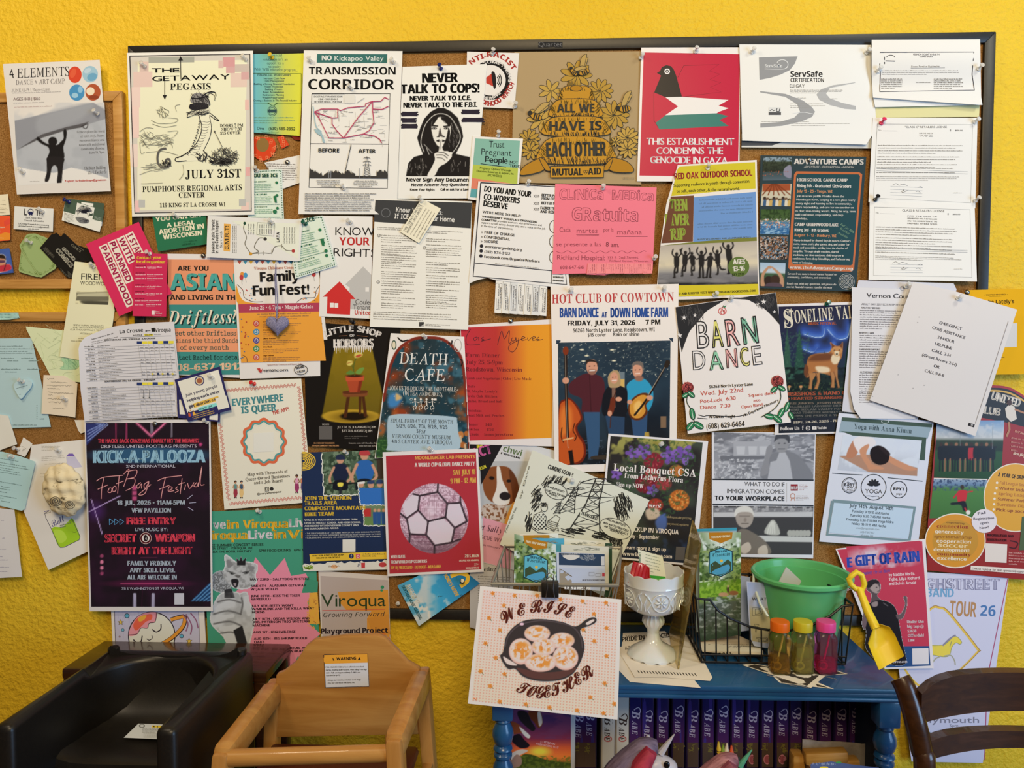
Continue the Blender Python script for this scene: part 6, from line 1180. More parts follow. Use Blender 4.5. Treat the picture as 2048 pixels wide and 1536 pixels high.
s.t('S','HOT CLUB OF COWTOWN',642,932,1494,918,64,'b8423f').t('x','BARN DANCE',698,1030,966,1028,68,'31508f').t('x','AT',990,1030,1026,1030,40,'31508f').t('x','DOWN HOME FARM',1052,1030,1452,1026,68,'31508f').t('x','FRIDAY, JULY 31, 2026',752,1086,1222,1082,34,'26221f').t('x','7 PM',1296,1080,1398,1078,34,'26221f').t('b','S6263 North Lyster Lane, Readstown, WI',790,1134,1360,1126,26,'3a3632').t('b','$15 cover',893,1164,1020,1162,24,'3a3632').t('b','Rain or shine',1070,1160,1252,1158,24,'3a3632')
s.p([(672,1188),(702,1188),(702,1196),(682,1214),(672,1214)],'2c3a4a').p([(1488,1172),(1460,1174),(1468,1186),(1488,1204)],'2c3a4a')
m=s.im([(684,1205),(1470,1190),(1462,2040),(690,2062)],1.15)
m.vg((0,'26323c'),(.3,'20303c'),(.62,'151d26'),(.8,'1a1d22'),(1,'0f1013')).nz(220,'2c3f4c',.4,.7,amt=.6).nz(16,'3d4a4f',.62,.7,st=(.6,1.4),m=(m.v<.3)*.8).nz(12,'a8a898',.74,.8,4,m=(m.v<.3)*.9).nz(18,'44505c',.6,.7,14,m=(m.v>.8)*.7)
for x,y in[(850,1254),(885,1297),(862,1335),(1062,1256),(1075,1332)]:m.e(x,y,15,5,'e8dcb8')
m.p([(1105,1410),(1150,1410),(1150,1520),(1105,1520)],'6a7478',sm=0).p([(1108,1460),(1148,1460),(1148,1520),(1108,1520)],'c9a45a',sm=0)
skn='c98f72'
m.p([(815,1450),(880,1420),(940,1425),(1000,1460),(1010,1560),(975,1680),(980,1700),(855,1700),(850,1600),(770,1560),(760,1500)],'4d2027').l([(905,1430),(915,1700)],4,'331318').p([(862,1690),(975,1690),(975,1900),(960,2010),(900,2010),(880,1800)],'33506e',sm=0).e(922,1375,40,54,skn).p([(880,1360),(882,1330),(920,1322),(962,1345),(960,1375),(950,1345),(900,1340)],'2c221d').p([(895,1395),(950,1395),(940,1425),(905,1425)],'8f6350',soft=8).l([(905,1402),(940,1400)],6,'efe4d8').e(905,1370,5,3,'2c1c18').e(938,1368,5,3,'2c1c18')
m.p([(1010,1545),(1060,1500),(1130,1510),(1185,1560),(1190,1650),(1160,1700),(1150,1730),(1010,1720),(990,1640)],'15161c').p([(1015,1715),(1150,1725),(1145,1880),(1125,2010),(1080,2010),(1040,1850)],'2a3f58',sm=0).p([(1035,1440),(1060,1405),(1100,1400),(1118,1440),(1120,1500),(1095,1520),(1050,1520),(1035,1490)],'a88a62').e(1076,1452,28,40,skn).l([(1062,1470),(1092,1468)],5,'efe4d8').e(1066,1448,4,2.5,'2c1c18').e(1088,1446,4,2.5,'2c1c18').p([(1060,1520),(1085,1520),(1085,1660),(1062,1660)],'7a5a4a',sm=0).l([(1090,1540),(1060,1640),(1048,1800)],6,'4a2418').p([(1055,1590),(1085,1600),(1075,1680),(1050,1720),(1032,1690),(1045,1640)],'6a2c1a').e(1108,1600,22,16,skn).e(1045,1700,16,20,skn)
m.p([(1165,1500),(1215,1460),(1280,1455),(1330,1500),(1350,1560),(1340,1640),(1290,1700),(1180,1690),(1170,1560)],'2f8fb0').p([(1190,1690),(1310,1690),(1300,1880),(1285,2010),(1235,2010),(1210,1850)],'2f4a6a',sm=0).e(1240,1400,36,52,skn).p([(1198,1390),(1205,1350),(1240,1335),(1278,1352),(1280,1420),(1265,1370),(1220,1362)],'6d6158').l([(1225,1422),(1255,1420)],5,'efe4d8').e(1225,1396,4,3,'2c1c18').e(1255,1394,4,3,'2c1c18').e(1250,1455,30,20,'8f6350',soft=10)
m.p([(1175,1640),(1210,1590),(1260,1560),(1310,1560),(1330,1600),(1300,1640),(1310,1690),(1270,1740),(1215,1745),(1180,1710)],'5a2a10').p([(1185,1645),(1215,1602),(1262,1572),(1300,1575),(1312,1602),(1288,1640),(1295,1685),(1262,1728),(1218,1732),(1190,1702)],'c98a34').p([(1215,1640),(1250,1610),(1270,1640),(1255,1690),(1225,1700)],'e0b060',soft=16).l([(1220,1710),(1310,1590),(1440,1360)],14,'1c1512').l([(1300,1595),(1440,1360)],4,'b9a890').p([(1425,1372),(1440,1330),(1468,1340),(1450,1380)],'2a2018').e(1325,1590,22,18,skn).e(1185,1620,18,16,skn)
m.p([(690,1665),(730,1600),(760,1590),(800,1620),(840,1680),(855,1740),(820,1790),(830,1840),(870,1900),(880,1980),(850,2040),(770,2062),(690,2062)],'6a2010').p([(694,1675),(732,1612),(760,1602),(795,1632),(830,1690),(840,1740),(806,1790),(818,1850),(856,1910),(864,1980),(835,2030),(770,2050),(694,2050)],'b8501f').p([(700,1700),(740,1640),(780,1680),(780,1800),(730,1850),(700,1850)],'d0702c',soft=30).l([(738,1270),(742,1560),(752,1860)],20,'231510').l([(735,1280),(748,1860),(760,1940)],3,'b9a890').e(738,1262,20,30,'7a3018').l([(800,1770),(790,1820),(812,1860),(800,1890)],6,'2a1008').l([(712,1800),(706,1860),(722,1900)],6,'2a1008').l([(720,1885),(790,1870)],10,'d8a870').p([(755,1960),(785,1955),(800,2062),(770,2062)],'1c1210',sm=0).e(738,1470,24,22,skn)
m.p([(1290,1830),(1320,1830),(1330,1960),(1280,1960)],'a88a3c',sm=0).p([(1400,1720),(1440,1720),(1440,1800),(1400,1800)],'7a6048',sm=0).p([(940,1995),(1200,1985),(1210,2012),(940,2020)],'3a3026').done('band_photo');s.end()
s=S('barn','poster','hand drawn barn dance poster with outlined letters and red clover flowers','poster',Z7,[(1505,955),(2205,855),(2310,1762),(1590,1843)],9.8,'e2d9d0',warp=lambda u,v:.8*np.sin(u*5)*np.sin(v*5))
s.p([(1505,958),(1850,908),(1720,985),(1600,1130),(1548,1270),(1530,1180)],'2b2a2b').p([(1900,900),(2203,858),(2235,1080),(2130,970),(2010,905)],'2b2a2b').scr(1620,1010,80,60,60,40,3,'4d4a48',80,.4).scr(2130,920,70,40,60,40,3,'4d4a48',80,.4)
for x,y,r in[(1565,1030,20),(1640,1015,15),(1535,1155,20),(2120,920,20),(2080,935,14),(2195,990,14)]:s.p([(x+(r if i%2==0 else r*.38)*math.sin(i*.628),y-(r if i%2==0 else r*.38)*math.cos(i*.628))for i in range(10)],'e2d9d0')
s.l([(1548,1270),(1600,1130),(1720,985),(1850,908),(2010,905),(2130,970),(2235,1080)],4,'3a3838',sm=1)
s.e(1832,985,27,24,'c8504c',w=5).scr(1832,988,20,18,14,24,3,'d8706c',80,.4).l([(1832,962),(1840,945)],4,'5a3a2a').p([(1835,955),(1860,945),(1850,962)],'3a7a4a')
for ch,x0,y0,x1,y1,c in[('B',1660,1245,1740,1240,'e2d9d0'),('A',1765,1240,1840,1232,'d9d070'),('R',1870,1232,1955,1222,'e8a8a0'),('N',1985,1218,2085,1205,'7ab090')]:
 s.t('b',ch,x0+4,y0-4,x1-4,y1-4,175 if ch!='B' else 180,c).t('O',ch,x0,y0,x1,y1,185,'2c2a2a')
for ch,x0,y0,x1,y1,c in[('D',1630,1395,1715,1390,'e2d9d0'),('A',1745,1398,1840,1390,'8abf9a'),('N',1865,1382,1940,1376,'e8a8a0'),('C',1965,1372,2025,1365,'d9d070'),('E',2050,1362,2110,1355,'e2d9d0')]:
 s.t('b',ch,x0+3,y0-3,x1-3,y1-3,122,c).t('O',ch,x0,y0,x1,y1,130,'2c2a2a')
s.Z=Z11;s.k=3.072
Rd='b8382f'
s.t('b','S6263 North Lyster Lane',1532,112,1800,96,18,'26221f').t('r','Wed. July 22nd',1478,158,1740,134,26,Rd).t('r','Pot-Luck  6:30',1478,204,1695,182,22,Rd).t('r','Dance  7:30',1478,242,1662,228,22,Rd).t('r','Square dance',1775,165,1945,148,18,Rd).t('r','etc.',1805,196,1850,190,16,Rd).t('r','Open Band',1728,236,1860,220,18,Rd).t('b','(608) 629-6464',1515,362,1750,345,32,'26221f').t('R','All Dances Taught',1530,296,1690,292,18,'26221f').t('R','No Experience Necessary',1745,288,1960,190,16,'26221f').l([(1465,275),(1500,285),(1530,280),(1700,285),(1760,270)],4,'26221f',sm=1).l([(1460,295),(1520,300)],4,'26221f')
def clover(cx,cy,r):
 s.e(cx,cy,r,r*.95,'8a3436').scr(cx,cy,r*.9,r*.9,60,r*.5,3.5,'c05a52',75,.6).scr(cx,cy,r*.9,r*.9,40,r*.4,3,'4a2022',75,.8)
def leaf(x,y,w,h,rot):s.e(x,y,w,h,'2e7a4c',rot=rot).e(x,y,w,h,'26302a',rot=rot,w=4).l([(x-w*.8*math.cos(math.radians(rot)),y-w*.8*math.sin(math.radians(rot))),(x+w*.8*math.cos(math.radians(rot)),y+w*.8*math.sin(math.radians(rot)))],4,'c9d4c0')
clover(1400,108,36);leaf(1385,155,22,14,-30);leaf(1420,150,26,14,40);s.l([(1400,150),(1395,200),(1430,260),(1440,330)],5,'2a3a2e',sm=1)
leaf(1428,270,36,16,80);leaf(1415,345,30,18,-50);leaf(1465,340,34,18,30)
clover(1950,70,38);leaf(1930,120,24,14,-40);leaf(1975,112,26,14,30);s.l([(1965,110),(1970,180),(1930,240),(1850,290)],5,'2a3a2e',sm=1);leaf(1905,285,34,16,10);leaf(1950,300,34,16,40);leaf(1975,262,34,16,-60);leaf(2010,225,32,14,-70);leaf(2035,280,26,14,60);s.end()
s=S('stoneline','poster','dark music festival poster with a wolf under blue aurora','poster',Z8,[(378,630),(1040,608),(1030,1486),(365,1502)],6.5,'dbd5d2',mat='glossy_print')
m=s.im([(392,645),(1026,628),(1018,1474),(392,1490)],1.4);m.vg((0,'262338'),(.35,'232a44'),(.6,'1d2a30'),(.66,'1f2a24'),(1,'20242c'))
for pts,w in[([(560,830),(640,850),(690,840),(695,790)],60),([(720,800),(780,860),(850,850),(870,780)],66),([(560,930),(620,950),(650,920)],46),([(650,960),(740,945),(760,900)],50)]:m.l([(x,y-26)for x,y in pts],w,'2f4a96',soft=50).l([(x,y-8)for x,y in pts],22,'4a70bb',soft=24).l(pts,4,'b4cce4',soft=3)
def conifer(x,y0,y1,w,c):
 n=16;P=[(x,y0)]
 for i in range(n):t=(i+1)/n;P+=[(x+w*t*(.8 if i%2 else 1),y0+(y1-y0)*t),(x+w*t*.55,y0+(y1-y0)*(t-.01))]
 for i in reversed(range(n)):t=(i+1)/n;P+=[(x-w*t*.55,y0+(y1-y0)*(t-.01)),(x-w*t*(1 if i%2 else.8),y0+(y1-y0)*t)]
 m.p(P,c,sm=0)
conifer(448,790,1180,60,'2f5040');conifer(530,775,1160,62,'26483a');conifer(600,960,1140,40,'1f3a30');conifer(700,940,1120,36,'1f3a34');conifer(850,900,1130,40,'1f3a34');m.nz(10,'3f6450',.55,.65,m=((m.X<600)&(m.Y>820)&(m.Y<1160))*.5)
m.p([(392,1150),(560,1110),(1030,1120),(1030,1215),(392,1215)],'1c2822',sm=0).nz(30,'121a18',.4,.6,m=((m.Y>1050)&(m.Y<1215))*1.).nz(10,'34452c',.58,.66,m=((m.Y>1150)&(m.Y<1215))*1.)
br,dk,lt='a56a38','6a3d20','d8c4a2'
m.p([(575,1060),(590,985),(640,960),(720,955),(745,920),(735,890),(740,882),(770,905),(800,905),(820,880),(820,930),(812,985),(790,1020),(780,1060),(765,1100),(740,1105),(660,1085),(620,1085),(585,1120),(570,1100)],br).p([(640,962),(740,958),(745,1000),(620,1010),(590,1000)],dk,soft=20).p([(755,965),(800,975),(790,1020),(760,1030),(740,1000)],lt,soft=8).p([(640,1045),(720,1050),(730,1080),(660,1085)],lt,soft=12)
for pts in[[(590,1090),(600,1140),(590,1195),(612,1197),(618,1140),(650,1085)],[(640,1090),(650,1140),(628,1195),(652,1197),(668,1140),(665,1085)],[(735,1085),(745,1140),(740,1185),(765,1187),(765,1140),(770,1080)],[(760,1080),(775,1130),(788,1190),(800,1185),(785,1120),(785,1050)]]:m.p(pts,'a87444',sm=0).l(pts[:3],4,dk)
m.p([(740,935),(760,915),(800,915),(818,935),(800,968),(780,978),(762,968)],'b9834e').p([(742,885),(765,908),(748,925)],dk,sm=0).p([(818,885),(798,908),(814,925)],dk,sm=0).p([(765,945),(795,945),(788,972),(772,972)],lt).e(780,962,7,5,'1a1412').e(764,936,4,3,'1a1412').e(796,936,4,3,'1a1412').p([(570,1030),(560,1090),(580,1120),(592,1060)],dk)
for x in(462,540):m.e(x,1180,12,8,'c98a54').l([(x,1184),(x,1200)],5,'c9b48a')
m.done('illustration')
s.t('S','STONELINE VALLEY',435,762,1010,712,86,'d8cdb4').t('S','S',432,788,492,782,122,'d8cdb4').t('x','MUSIC FESTIVAL',590,768,776,764,18,'b05a34')
for tx,y,h,c,x0,x1 in[('HORSESHOES & HAND GRENADES',1242,30,'b0583c',400,1010),('RED HEARTED STRANGERS  COULEE',1270,22,'b0583c',405,960)]:s.t('x',tx,x0,y,x1,y-14,h*.8,c)
for i,tx in enumerate(['PRAIRIE JUNKIES  JOSEPH HUBER  THE','THE HILLBILLIES LADYBIRD DRIVEWAY','MORNING BEDLAM VALLEY FOX WOLF','LONG ROAD TENNESSEE WHISKEY REVIVAL','OUR TOWN THE PRINCE & THE PEACH','HARDLY FISHING FEATHERS POLLY AND']):s.t('x',tx,402,1300+i*21,900,1290+i*21,13,'77736c' if i else '8a7a6a')
s.q([(392,1395),(1018,1376),(1016,1476),(392,1488)],'22242c').t('x','SEPT. 24-26, 2026 - PHELPS',492,1426,850,1412,15,'d8cdb8').t('x','Follow Us',405,1472,530,1468,22,'d8d2cc').t('x','f',548,1468,558,1468,26,'d8d2cc').e(588,1457,13,13,'d8d2cc',w=4).e(588,1457,5,5,'d8d2cc').q([(616,1446),(645,1446),(645,1466),(616,1466)],'d8d2cc').p([(626,1450),(626,1462),(637,1456)],'22242c').t('x','YouTube',650,1464,712,1462,17,'d8d2cc').end()
# ---------------------------------------------------------------- sheets: right side and lower middle
s=S('moon','poster','dark red dance party poster with a mirrored soccer ball','poster',Z10,[(1122,505),(1708,482),(1744,1240),(1152,1268)],9.5,'ddd2ca',mat='glossy_print')
s.q([(1142,528),(1695,505),(1728,1225),(1165,1252)],'a33038')
Mw,My='e3d3c6','d3a04a'
s.t('b','MOONLIGHTER LAB PRESENTS',1322,550,1688,543,20,My).t('x','A WORLD CUP GLOBAL DANCE PARTY',1320,596,1688,588,25,Mw).t('x','SAT JULY 18',1556,645,1692,640,32,My).t('x','9 PM - 12 AM',1540,698,1695,692,32,My)
m=s.im([(1215,690),(1660,690),(1660,1135),(1215,1135)],1.1);bm2=m.em(1438,912,210,215)
dx,dy=(m.X-1438)/210,(m.Y-912)/215;rr=np.clip(dx**2+dy**2,0,.99);zz=np.sqrt(1-rr);U,V=np.arctan2(dx,zz)*14,np.arcsin(np.clip(dy,-1,1))*14
m.fill('a33038');m.mix(bm2,'c9aab4');tile=vnoise(np.floor(U)*7.3,np.floor(V)*5.1,1.0,5);m.A+=(bm2*1.)[...,None]*((tile-.5)*.5*(1-.2*zz))[...,None];gl=((U%1<.12)|(V%1<.12))*bm2;m.mix(gl*.6,'7a4a58');m.mix(bm2*np.clip(dy*1.1-.15,0,1)*.75,'5a3a48').nz(60,'6a3444',.5,.7,4,amt=.4,m=bm2).mix(bm2*np.clip(.35-np.hypot(dx+.1,dy+.1),0,1)*1.3,'f0e4e4')
for q in[[(1242,830),(1310,760),(1350,770),(1340,860),(1270,910)],[(1275,920),(1345,868),(1405,930),(1380,1010),(1290,1010)],[(1520,820),(1600,810),(1640,920),(1570,970),(1510,900)],[(1390,935),(1490,910),(1560,970),(1545,1060),(1450,1075),(1390,1010)]]:m.mix(m.pm(q,10,0)*bm2*.75,'e8dcdf')
for p in[[(1310,762),(1345,770)],[(1340,858),(1350,772)],[(1350,772),(1460,750),(1520,820),(1508,905),(1400,930),(1340,862)],[(1340,862),(1270,912),(1228,880)],[(1270,912),(1290,1008),(1390,1012),(1402,930)],[(1290,1008),(1285,1060)],[(1390,1012),(1440,1078),(1545,1060),(1565,970),(1508,905)],[(1440,1078),(1440,1125)],[(1520,820),(1600,815),(1600,780)],[(1600,815),(1640,930),(1565,970)],[(1460,750),(1462,700)],[(1545,1060),(1600,1040)]]:m.l(p,11,'2a2226',sm=0).l([(x+rnd.uniform(-5,5),y+rnd.uniform(-5,5))for x,y in p],4,'5a464e',sm=0)
m.keep=m.em(1438,912,212,217);m.done('ball_artwork')
for tx,x0,y,x1,c in[('WITH BEATS',1172,1158,1260,Mw),('FROM WORLD CUP COUNTRIES',1174,1190,1395,Mw),('BY DJ WUZZARD - DJ ROOT - MIASAMA',1176,1225,1482,My)]:s.t('x',tx,x0,y,x1,y-(x1-x0)*.03,19,c)
s.t('x','211 S. MAIN',1628,1152,1714,1149,18,Mw).t('b','$10 (FREE FOR MEMBERS)',1592,1177,1714,1173,10,Mw).t('x','21+',1686,1200,1712,1199,13,Mw).t('b','MOONLIGHTERLAB',1634,1222,1714,1219,10,Mw).end()
s=S('bluesky','flyer','blue sky flyer with clouds tilted below the soccer ball poster','flyer',Z10,[(1212,1325),(1540,1170),(1720,1310),(1345,1574)],7,'2f7fa0')
m=s.im([(1212,1325),(1540,1170),(1720,1310),(1345,1574)],1.5);m.hg((0,'4f8ea6'),(.35,'3f9cc0'),(.7,'2f7fa4'),(1,'1f5f80')).nz(70,'b9c4c4',.48,.6,9,m=np.clip((1480-m.X)/90,0,1)).nz(30,'d2cec2',.52,.62,4,m=np.clip((m.Y-1380)/60,0,1)*np.clip((1560-m.X)/60,0,1)).done('sky_print')
s.tp('x','m',[(1572,1270),(1590,1330)],10,'2f7fa0').l([(1540,1268),(1590,1250),(1640,1262),(1640,1300),(1600,1330)],24,'d8a832',sm=1).t('x','HONEY’S MOREE',1498,1262,1572,1392,22,'d8a832').t('x','AUGUST 22',1270,1322,1335,1440,22,'ece4d2').t('x','DRIFTLESS MUSIC GARDENS',1238,1330,1350,1535,18,'1f4a48').t('x','VIROQUA, WI',1256,1325,1310,1410,12,'d8c890').l([(1462,1395),(1472,1388),(1478,1392),(1490,1388)],3,'2a4450',sm=1).l([(1598,1386),(1608,1382),(1625,1390)],3,'2a4450',sm=1).end()
s=S('news','newspaper','grey newspaper page hanging behind the wire brochure rack','newspaper',Z11,[(60,1150),(330,1200),(320,1660),(60,1580)],3.5,'a99f92')
s.t('S','Greetings',88,1240,235,1232,26,'2c2824').g(110,1262,320,1500,16,'5f584f',sl=.05,h=7).end()
s=S('dog','poster','dog rescue poster with a brown and white hound photo','poster',Z11,[(45,455),(430,458),(600,500),(330,1230),(130,1180)],4.3,'c2bdb8')
m=s.im([(55,560),(420,560),(330,960),(130,910)],1.2);m.fill('a9a6a2').p([(140,640),(180,600),(240,590),(300,600),(340,660),(355,740),(340,800),(300,830),(250,830),(180,800),(145,740)],'7a4424').p([(225,600),(245,600),(262,680),(300,760),(300,820),(240,830),(200,800),(225,720)],'cfc4b6').p([(300,610),(345,660),(365,760),(330,830),(318,740)],'5a2f18').e(195,664,16,11,'1f1410',rot=10).e(300,682,14,10,'1f1410').e(276,775,34,26,'231c1c').p([(140,830),(240,830),(290,850),(260,940),(140,905)],'b9a594').nz(12,'7a4f34',.5,.6,m=m.pm([(140,830),(240,830),(290,850),(260,940),(140,905)])).p([(320,820),(350,830),(300,960),(270,950)],'c98a3c').done('dog_photo')
s.p([(45,455),(262,458),(130,705),(125,620)],'1d1b1c').t('x','ACT',80,545,200,510,60,'c45a8a').t('x','P',105,480,140,478,26,'d8c83a').t('x','R.U.N.',125,615,165,600,20,'d8c83a').t('b','chwi',262,498,375,530,38,'5a6a44').t('x','rescue',250,515,370,548,14,'3a3834').p([(140,905),(330,960),(310,1225),(145,1180)],'c98a92').t('J','Meet Sally',60,970,255,1005,36,'4a2a34').t('b','RESCUE WALK',90,1030,300,1068,24,'7a5058').t('b','IN FEBRUARY',140,1080,245,1102,10,'7a5058').end()
s=S('bouquet','poster','dark flower subscription poster with a bouquet photo and white serif title','poster',Z11,[(912,390),(1525,437),(1445,1205),(850,1150)],9.5,'d3cdcb')
m=s.im([(925,405),(1492,445),(1418,1190),(862,1140)],1.3);m.fill('2a2726').nz(150,'3d4438',.4,.65,2).nz(60,'8f8a4a',.5,.62,6,m=np.clip((620-m.Y)/150,0,1)).mix(np.clip((m.Y-1000)/120,0,1)*.8,'1c2334').nz(60,'2f3a52',.5,.7,8,m=np.clip((m.Y-950)/100,0,1))
for x,y,r,c in[(1190,560,62,'7a2430'),(1140,700,66,'6d1f28'),(1250,700,50,'8a3436'),(1180,640,44,'9a3a3a'),(1200,830,48,'9a3424'),(1330,620,44,'a86a30')]:
 m.e(x,y,r,r*.85,c,soft=10)
 for k in range(9):a=k*.7;m.e(x+r*.6*math.cos(a),y+r*.5*math.sin(a),r*.32,r*.2,c,rot=math.degrees(a)).e(x+r*.5*math.cos(a+.3),y+r*.4*math.sin(a+.3),r*.14,r*.06,'b85a5a',rot=math.degrees(a),soft=6)
for x,y,r in[(1060,510,46),(1130,500,50),(1290,525,60),(1380,520,66),(1180,740,40),(960,640,36)]:
 for k in range(5):a=k*1.257+x;m.e(x+r*.5*math.cos(a),y+r*.5*math.sin(a),r*.5,r*.3,['6a4a94','7c5aa6'][k%2],rot=math.degrees(a))
 m.e(x,y,7,7,'4a2a5a')
m.e(1346,800,64,64,'b0622a',soft=8)
for k in range(50):a=k*2.4;r=8*math.sqrt(k);m.e(1346+r*math.cos(a),800+r*math.sin(a),9,5,['d08a44','a8561f'][k%2],rot=math.degrees(a))
m.p([(1140,860),(1210,850),(1230,900),(1160,920)],'b8a48c',soft=14).p([(1200,930),(1260,880),(1270,960),(1230,1000)],'4a5f94',soft=14).nz(14,'35502f',.55,.66,m=m.em(1230,640,240,260)*.7).done('flower_photo')
Bw='e2d8d0'
s.t('S','Local Bouquet CSA',942,618,1448,656,44,Bw).t('S','from Lathyrus Flora',1010,662,1370,692,32,Bw).t('S','Sign up NOW',960,714,1126,728,26,Bw).t('S','for flowers!',1060,840,1234,846,24,Bw).t('b','sliding scale pricing',1268,908,1420,918,13,'8a7a5a').t('b','payment options',1272,950,1405,960,13,'8a7a5a').t('b','PICKUP IN VIROQUA',1040,990,1342,1010,28,Bw).t('b','May - September',1030,1030,1222,1042,24,Bw).t('b','Learn more & sign up',1010,1100,1265,1114,22,Bw).t('b','www.lathyrusflora.com',1000,1140,1302,1158,22,Bw).q([(1328,1085),(1385,1088),(1378,1170),(1322,1166)],'5a5654').end()
s=S('cartoon','drawing','tilted pen cartoon of power pylons marching past a window','cartoon',Z11,[(446,492),(1165,800),(965,1200),(900,1400),(245,1072)],12,'cbc8b6',warp=lambda u,v:.8*np.sin(u*6))
Ck='33322f'
s.t('x','COMING SOON ?!',538,605,690,658,26,Ck)
def pyl(x,y,h,lean,w):
 q=lambda u,v:(x+u*h+lean*v,y-v*h)
 s.hold=False;s.ly+=1;s.hold=True
 for sg in(-1,1):s.l([q(sg*.3,0),q(sg*.12,.55),q(sg*.08,1)],w,Ck)
 for i in range(6):v0,v1=i*.16,(i+1)*.16;a0,a1=.3-.22*min(v0*1.4,1),.3-.22*min(v1*1.4,1);s.l([q(-a0,v0),q(a1,v1)],w*.6,Ck);s.l([q(a0,v0),q(-a1,v1)],w*.6,Ck);s.l([q(-a1,v1),q(a1,v1)],w*.6,Ck)
 for v in(.72,.96):s.l([q(-.35,v-.03),q(-.1,v+.05),q(.1,v+.05),q(.38,v-.06),q(.08,v-.06),q(-.35,v-.03)],w*.7,Ck)
 s.hold=False
pyl(760,1000,330,100,8);pyl(655,880,160,60,6);pyl(595,885,70,20,4)
for a,b in[((760,720),(690,745)),((870,700),(720,740)),((930,800),(700,860)),((690,745),(560,860)),((740,680),(690,760)),((760,680),(640,790))]:s.l([a,b],3,Ck)
s.q([(738,868),(848,908),(846,938),(736,898)],'cbc8b6').t('x','TRANSOURCE',742,888,842,926,20,Ck)
for cx,cy,rx,ry,n,a in[(580,690,80,30,60,120),(470,790,30,70,50,125),(1000,840,55,70,120,75),(420,940,20,50,30,110),(960,1050,40,40,60,80),(700,990,80,20,40,10),(880,1020,60,20,50,20)]:s.scr(cx,cy,rx,ry,n,42,4,Ck,a,.25)
s.e(590,745,70,48,'cbc8b6',rot=20).e(590,745,70,48,Ck,rot=20,w=4)
for i,(tx,x0,x1)in enumerate([('Oh well, PROPERTY',530,640),('VALUES were TOO HIGH',518,645),('anyway...',545,600)]):s.t('x',tx,x0,718+i*22,x1,718+i*22+(x1-x0)*.36,13,Ck)
s.e(955,975,100,58,'cbc8b6',rot=22).e(955,975,100,58,Ck,rot=22,w=4)
for i,(tx,x0,x1)in enumerate([('...And the DRIFTLESS',895,1015),('area was TOO BEAUTIFUL',880,1035),('and TOO ECOLOGICALLY',885,1030),('SENSITIVE...',920,1005)]):s.t('x',tx,x0,920+i*22,x1,920+i*22+(x1-x0)*.36,14,Ck)
s.e(518,845,20,26,Ck,w=4).scr(520,828,20,12,20,14,4,Ck,60,.8).p([(455,890),(500,870),(530,900),(525,960),(480,985),(440,960)],'cbc8b6').l([(455,890),(500,870),(530,900),(525,960),(480,985),(440,960)],4,Ck,closed=True)
s.hold=True
for i in range(7):
 for j in range(8):
  if(i+j)%2:x,y=450+i*11+j*1,885+j*12;s.rc(x,y,x+9,y+10,Ck)
s.hold=False
s.l([(425,870),(425,960),(480,1000),(620,1010),(700,1030)],4,Ck).l([(540,930),(590,890),(615,910),(580,990),(530,960),(540,930)],4,Ck).g(540,920,610,985,6,Ck,sl=.3,h=7).e(690,990,12,12,Ck)
s.t('R','(Pylons on bigger than)',282,1000,350,845,12,'77756a').t('R','by Dave',375,790,430,590,10,'77756a').end()
s=S('immig','poster','grey workplace immigration advice poster with two shopkeeper photos','poster',Z12,[(-55,150),(645,150),(628,1000),(-55,985)],5.5,'cfcfd4',mat='glossy_print')
m=s.im([(-40,150),(640,165),(628,472),(-40,462)],1.5);m.fill('8d8f96').nz(60,'6f7178',.45,.62,3,st=(.6,1.4)).nz(20,'a6a8ae',.55,.62,7,st=(.5,1.5)).p([(0,310),(300,300),(300,330),(0,345)],'6a6c73',sm=0).p([(90,210),(340,210),(340,310),(90,310)],'9fa1a7',sm=0)
for x in(110,190,265):m.p([(x,245),(x+60,245),(x+55,300),(x+5,300)],'b5b7bc',sm=0)
m.p([(290,470),(310,330),(360,290),(430,280),(500,290),(560,340),(620,470)],'77797f').p([(320,470),(340,350),(380,340),(400,285),(440,285),(470,345),(490,470)],'a9abb1',sm=0).e(415,228,48,60,'8a8b8f').p([(365,215),(380,165),(430,155),(468,180),(465,225),(440,195),(390,195)],'44464c').e(398,225,7,4,'44464c').e(436,225,7,4,'44464c').l([(395,262),(435,262)],6,'5a5b60').p([(270,440),(300,330),(315,255),(345,235),(355,270),(330,340),(330,420)],'85868b').nz(12,'b9bbc0',.6,.66,9,m=((m.X<260)&(m.Y>330))*1.).done('photo_clerk')
s.q([(-50,462),(632,468),(630,478),(-50,472)],'2f3238').q([(-50,630),(630,640),(630,650),(-50,640)],'2f3238')
s.t('r','WHAT TO DO IF',165,512,435,515,28,'33343a').t('r','IMMIGRATION COMES',48,560,434,565,28,'33343a').t('x','TO YOUR WORKPLACE',-35,608,433,613,30,'2a2b30').rc(476,500,524,544,'8a2f36').t('x','NELP',478,534,522,534,20,'d0d0d4').g(532,500,590,544,4,'9a7a80',h=7).e(490,580,15,18,'b0745f',w=4).l([(478,612),(482,590),(500,590),(504,612)],4,'b0745f').g(512,575,600,612,4,'a9a2a6',h=6).l([(450,490),(450,620)],2,'a3a3a8')
m=s.im([(-45,645),(630,652),(620,975),(-45,968)],1.5);m.fill('3f3e40').p([(-45,655),(630,660),(628,690),(-45,690)],'77767a',sm=0).p([(-45,690),(628,685),(626,720),(-45,720)],'b5b4b6',sm=0).nz(16,'9a999c',.5,.6,m=((m.Y<685))*1.).p([(230,845),(626,855),(624,890),(230,885)],'b9b8b6',sm=0).p([(300,830),(330,760),(360,740),(390,780),(400,840)],'a9a8a2')
for k in range(6):m.e(470+k*25,830,18,22,'a3a29c')
for k in range(4):m.l([(320+k*16,830),(330+k*12,790),(348+k*4,755)],9,'c4c3bc')
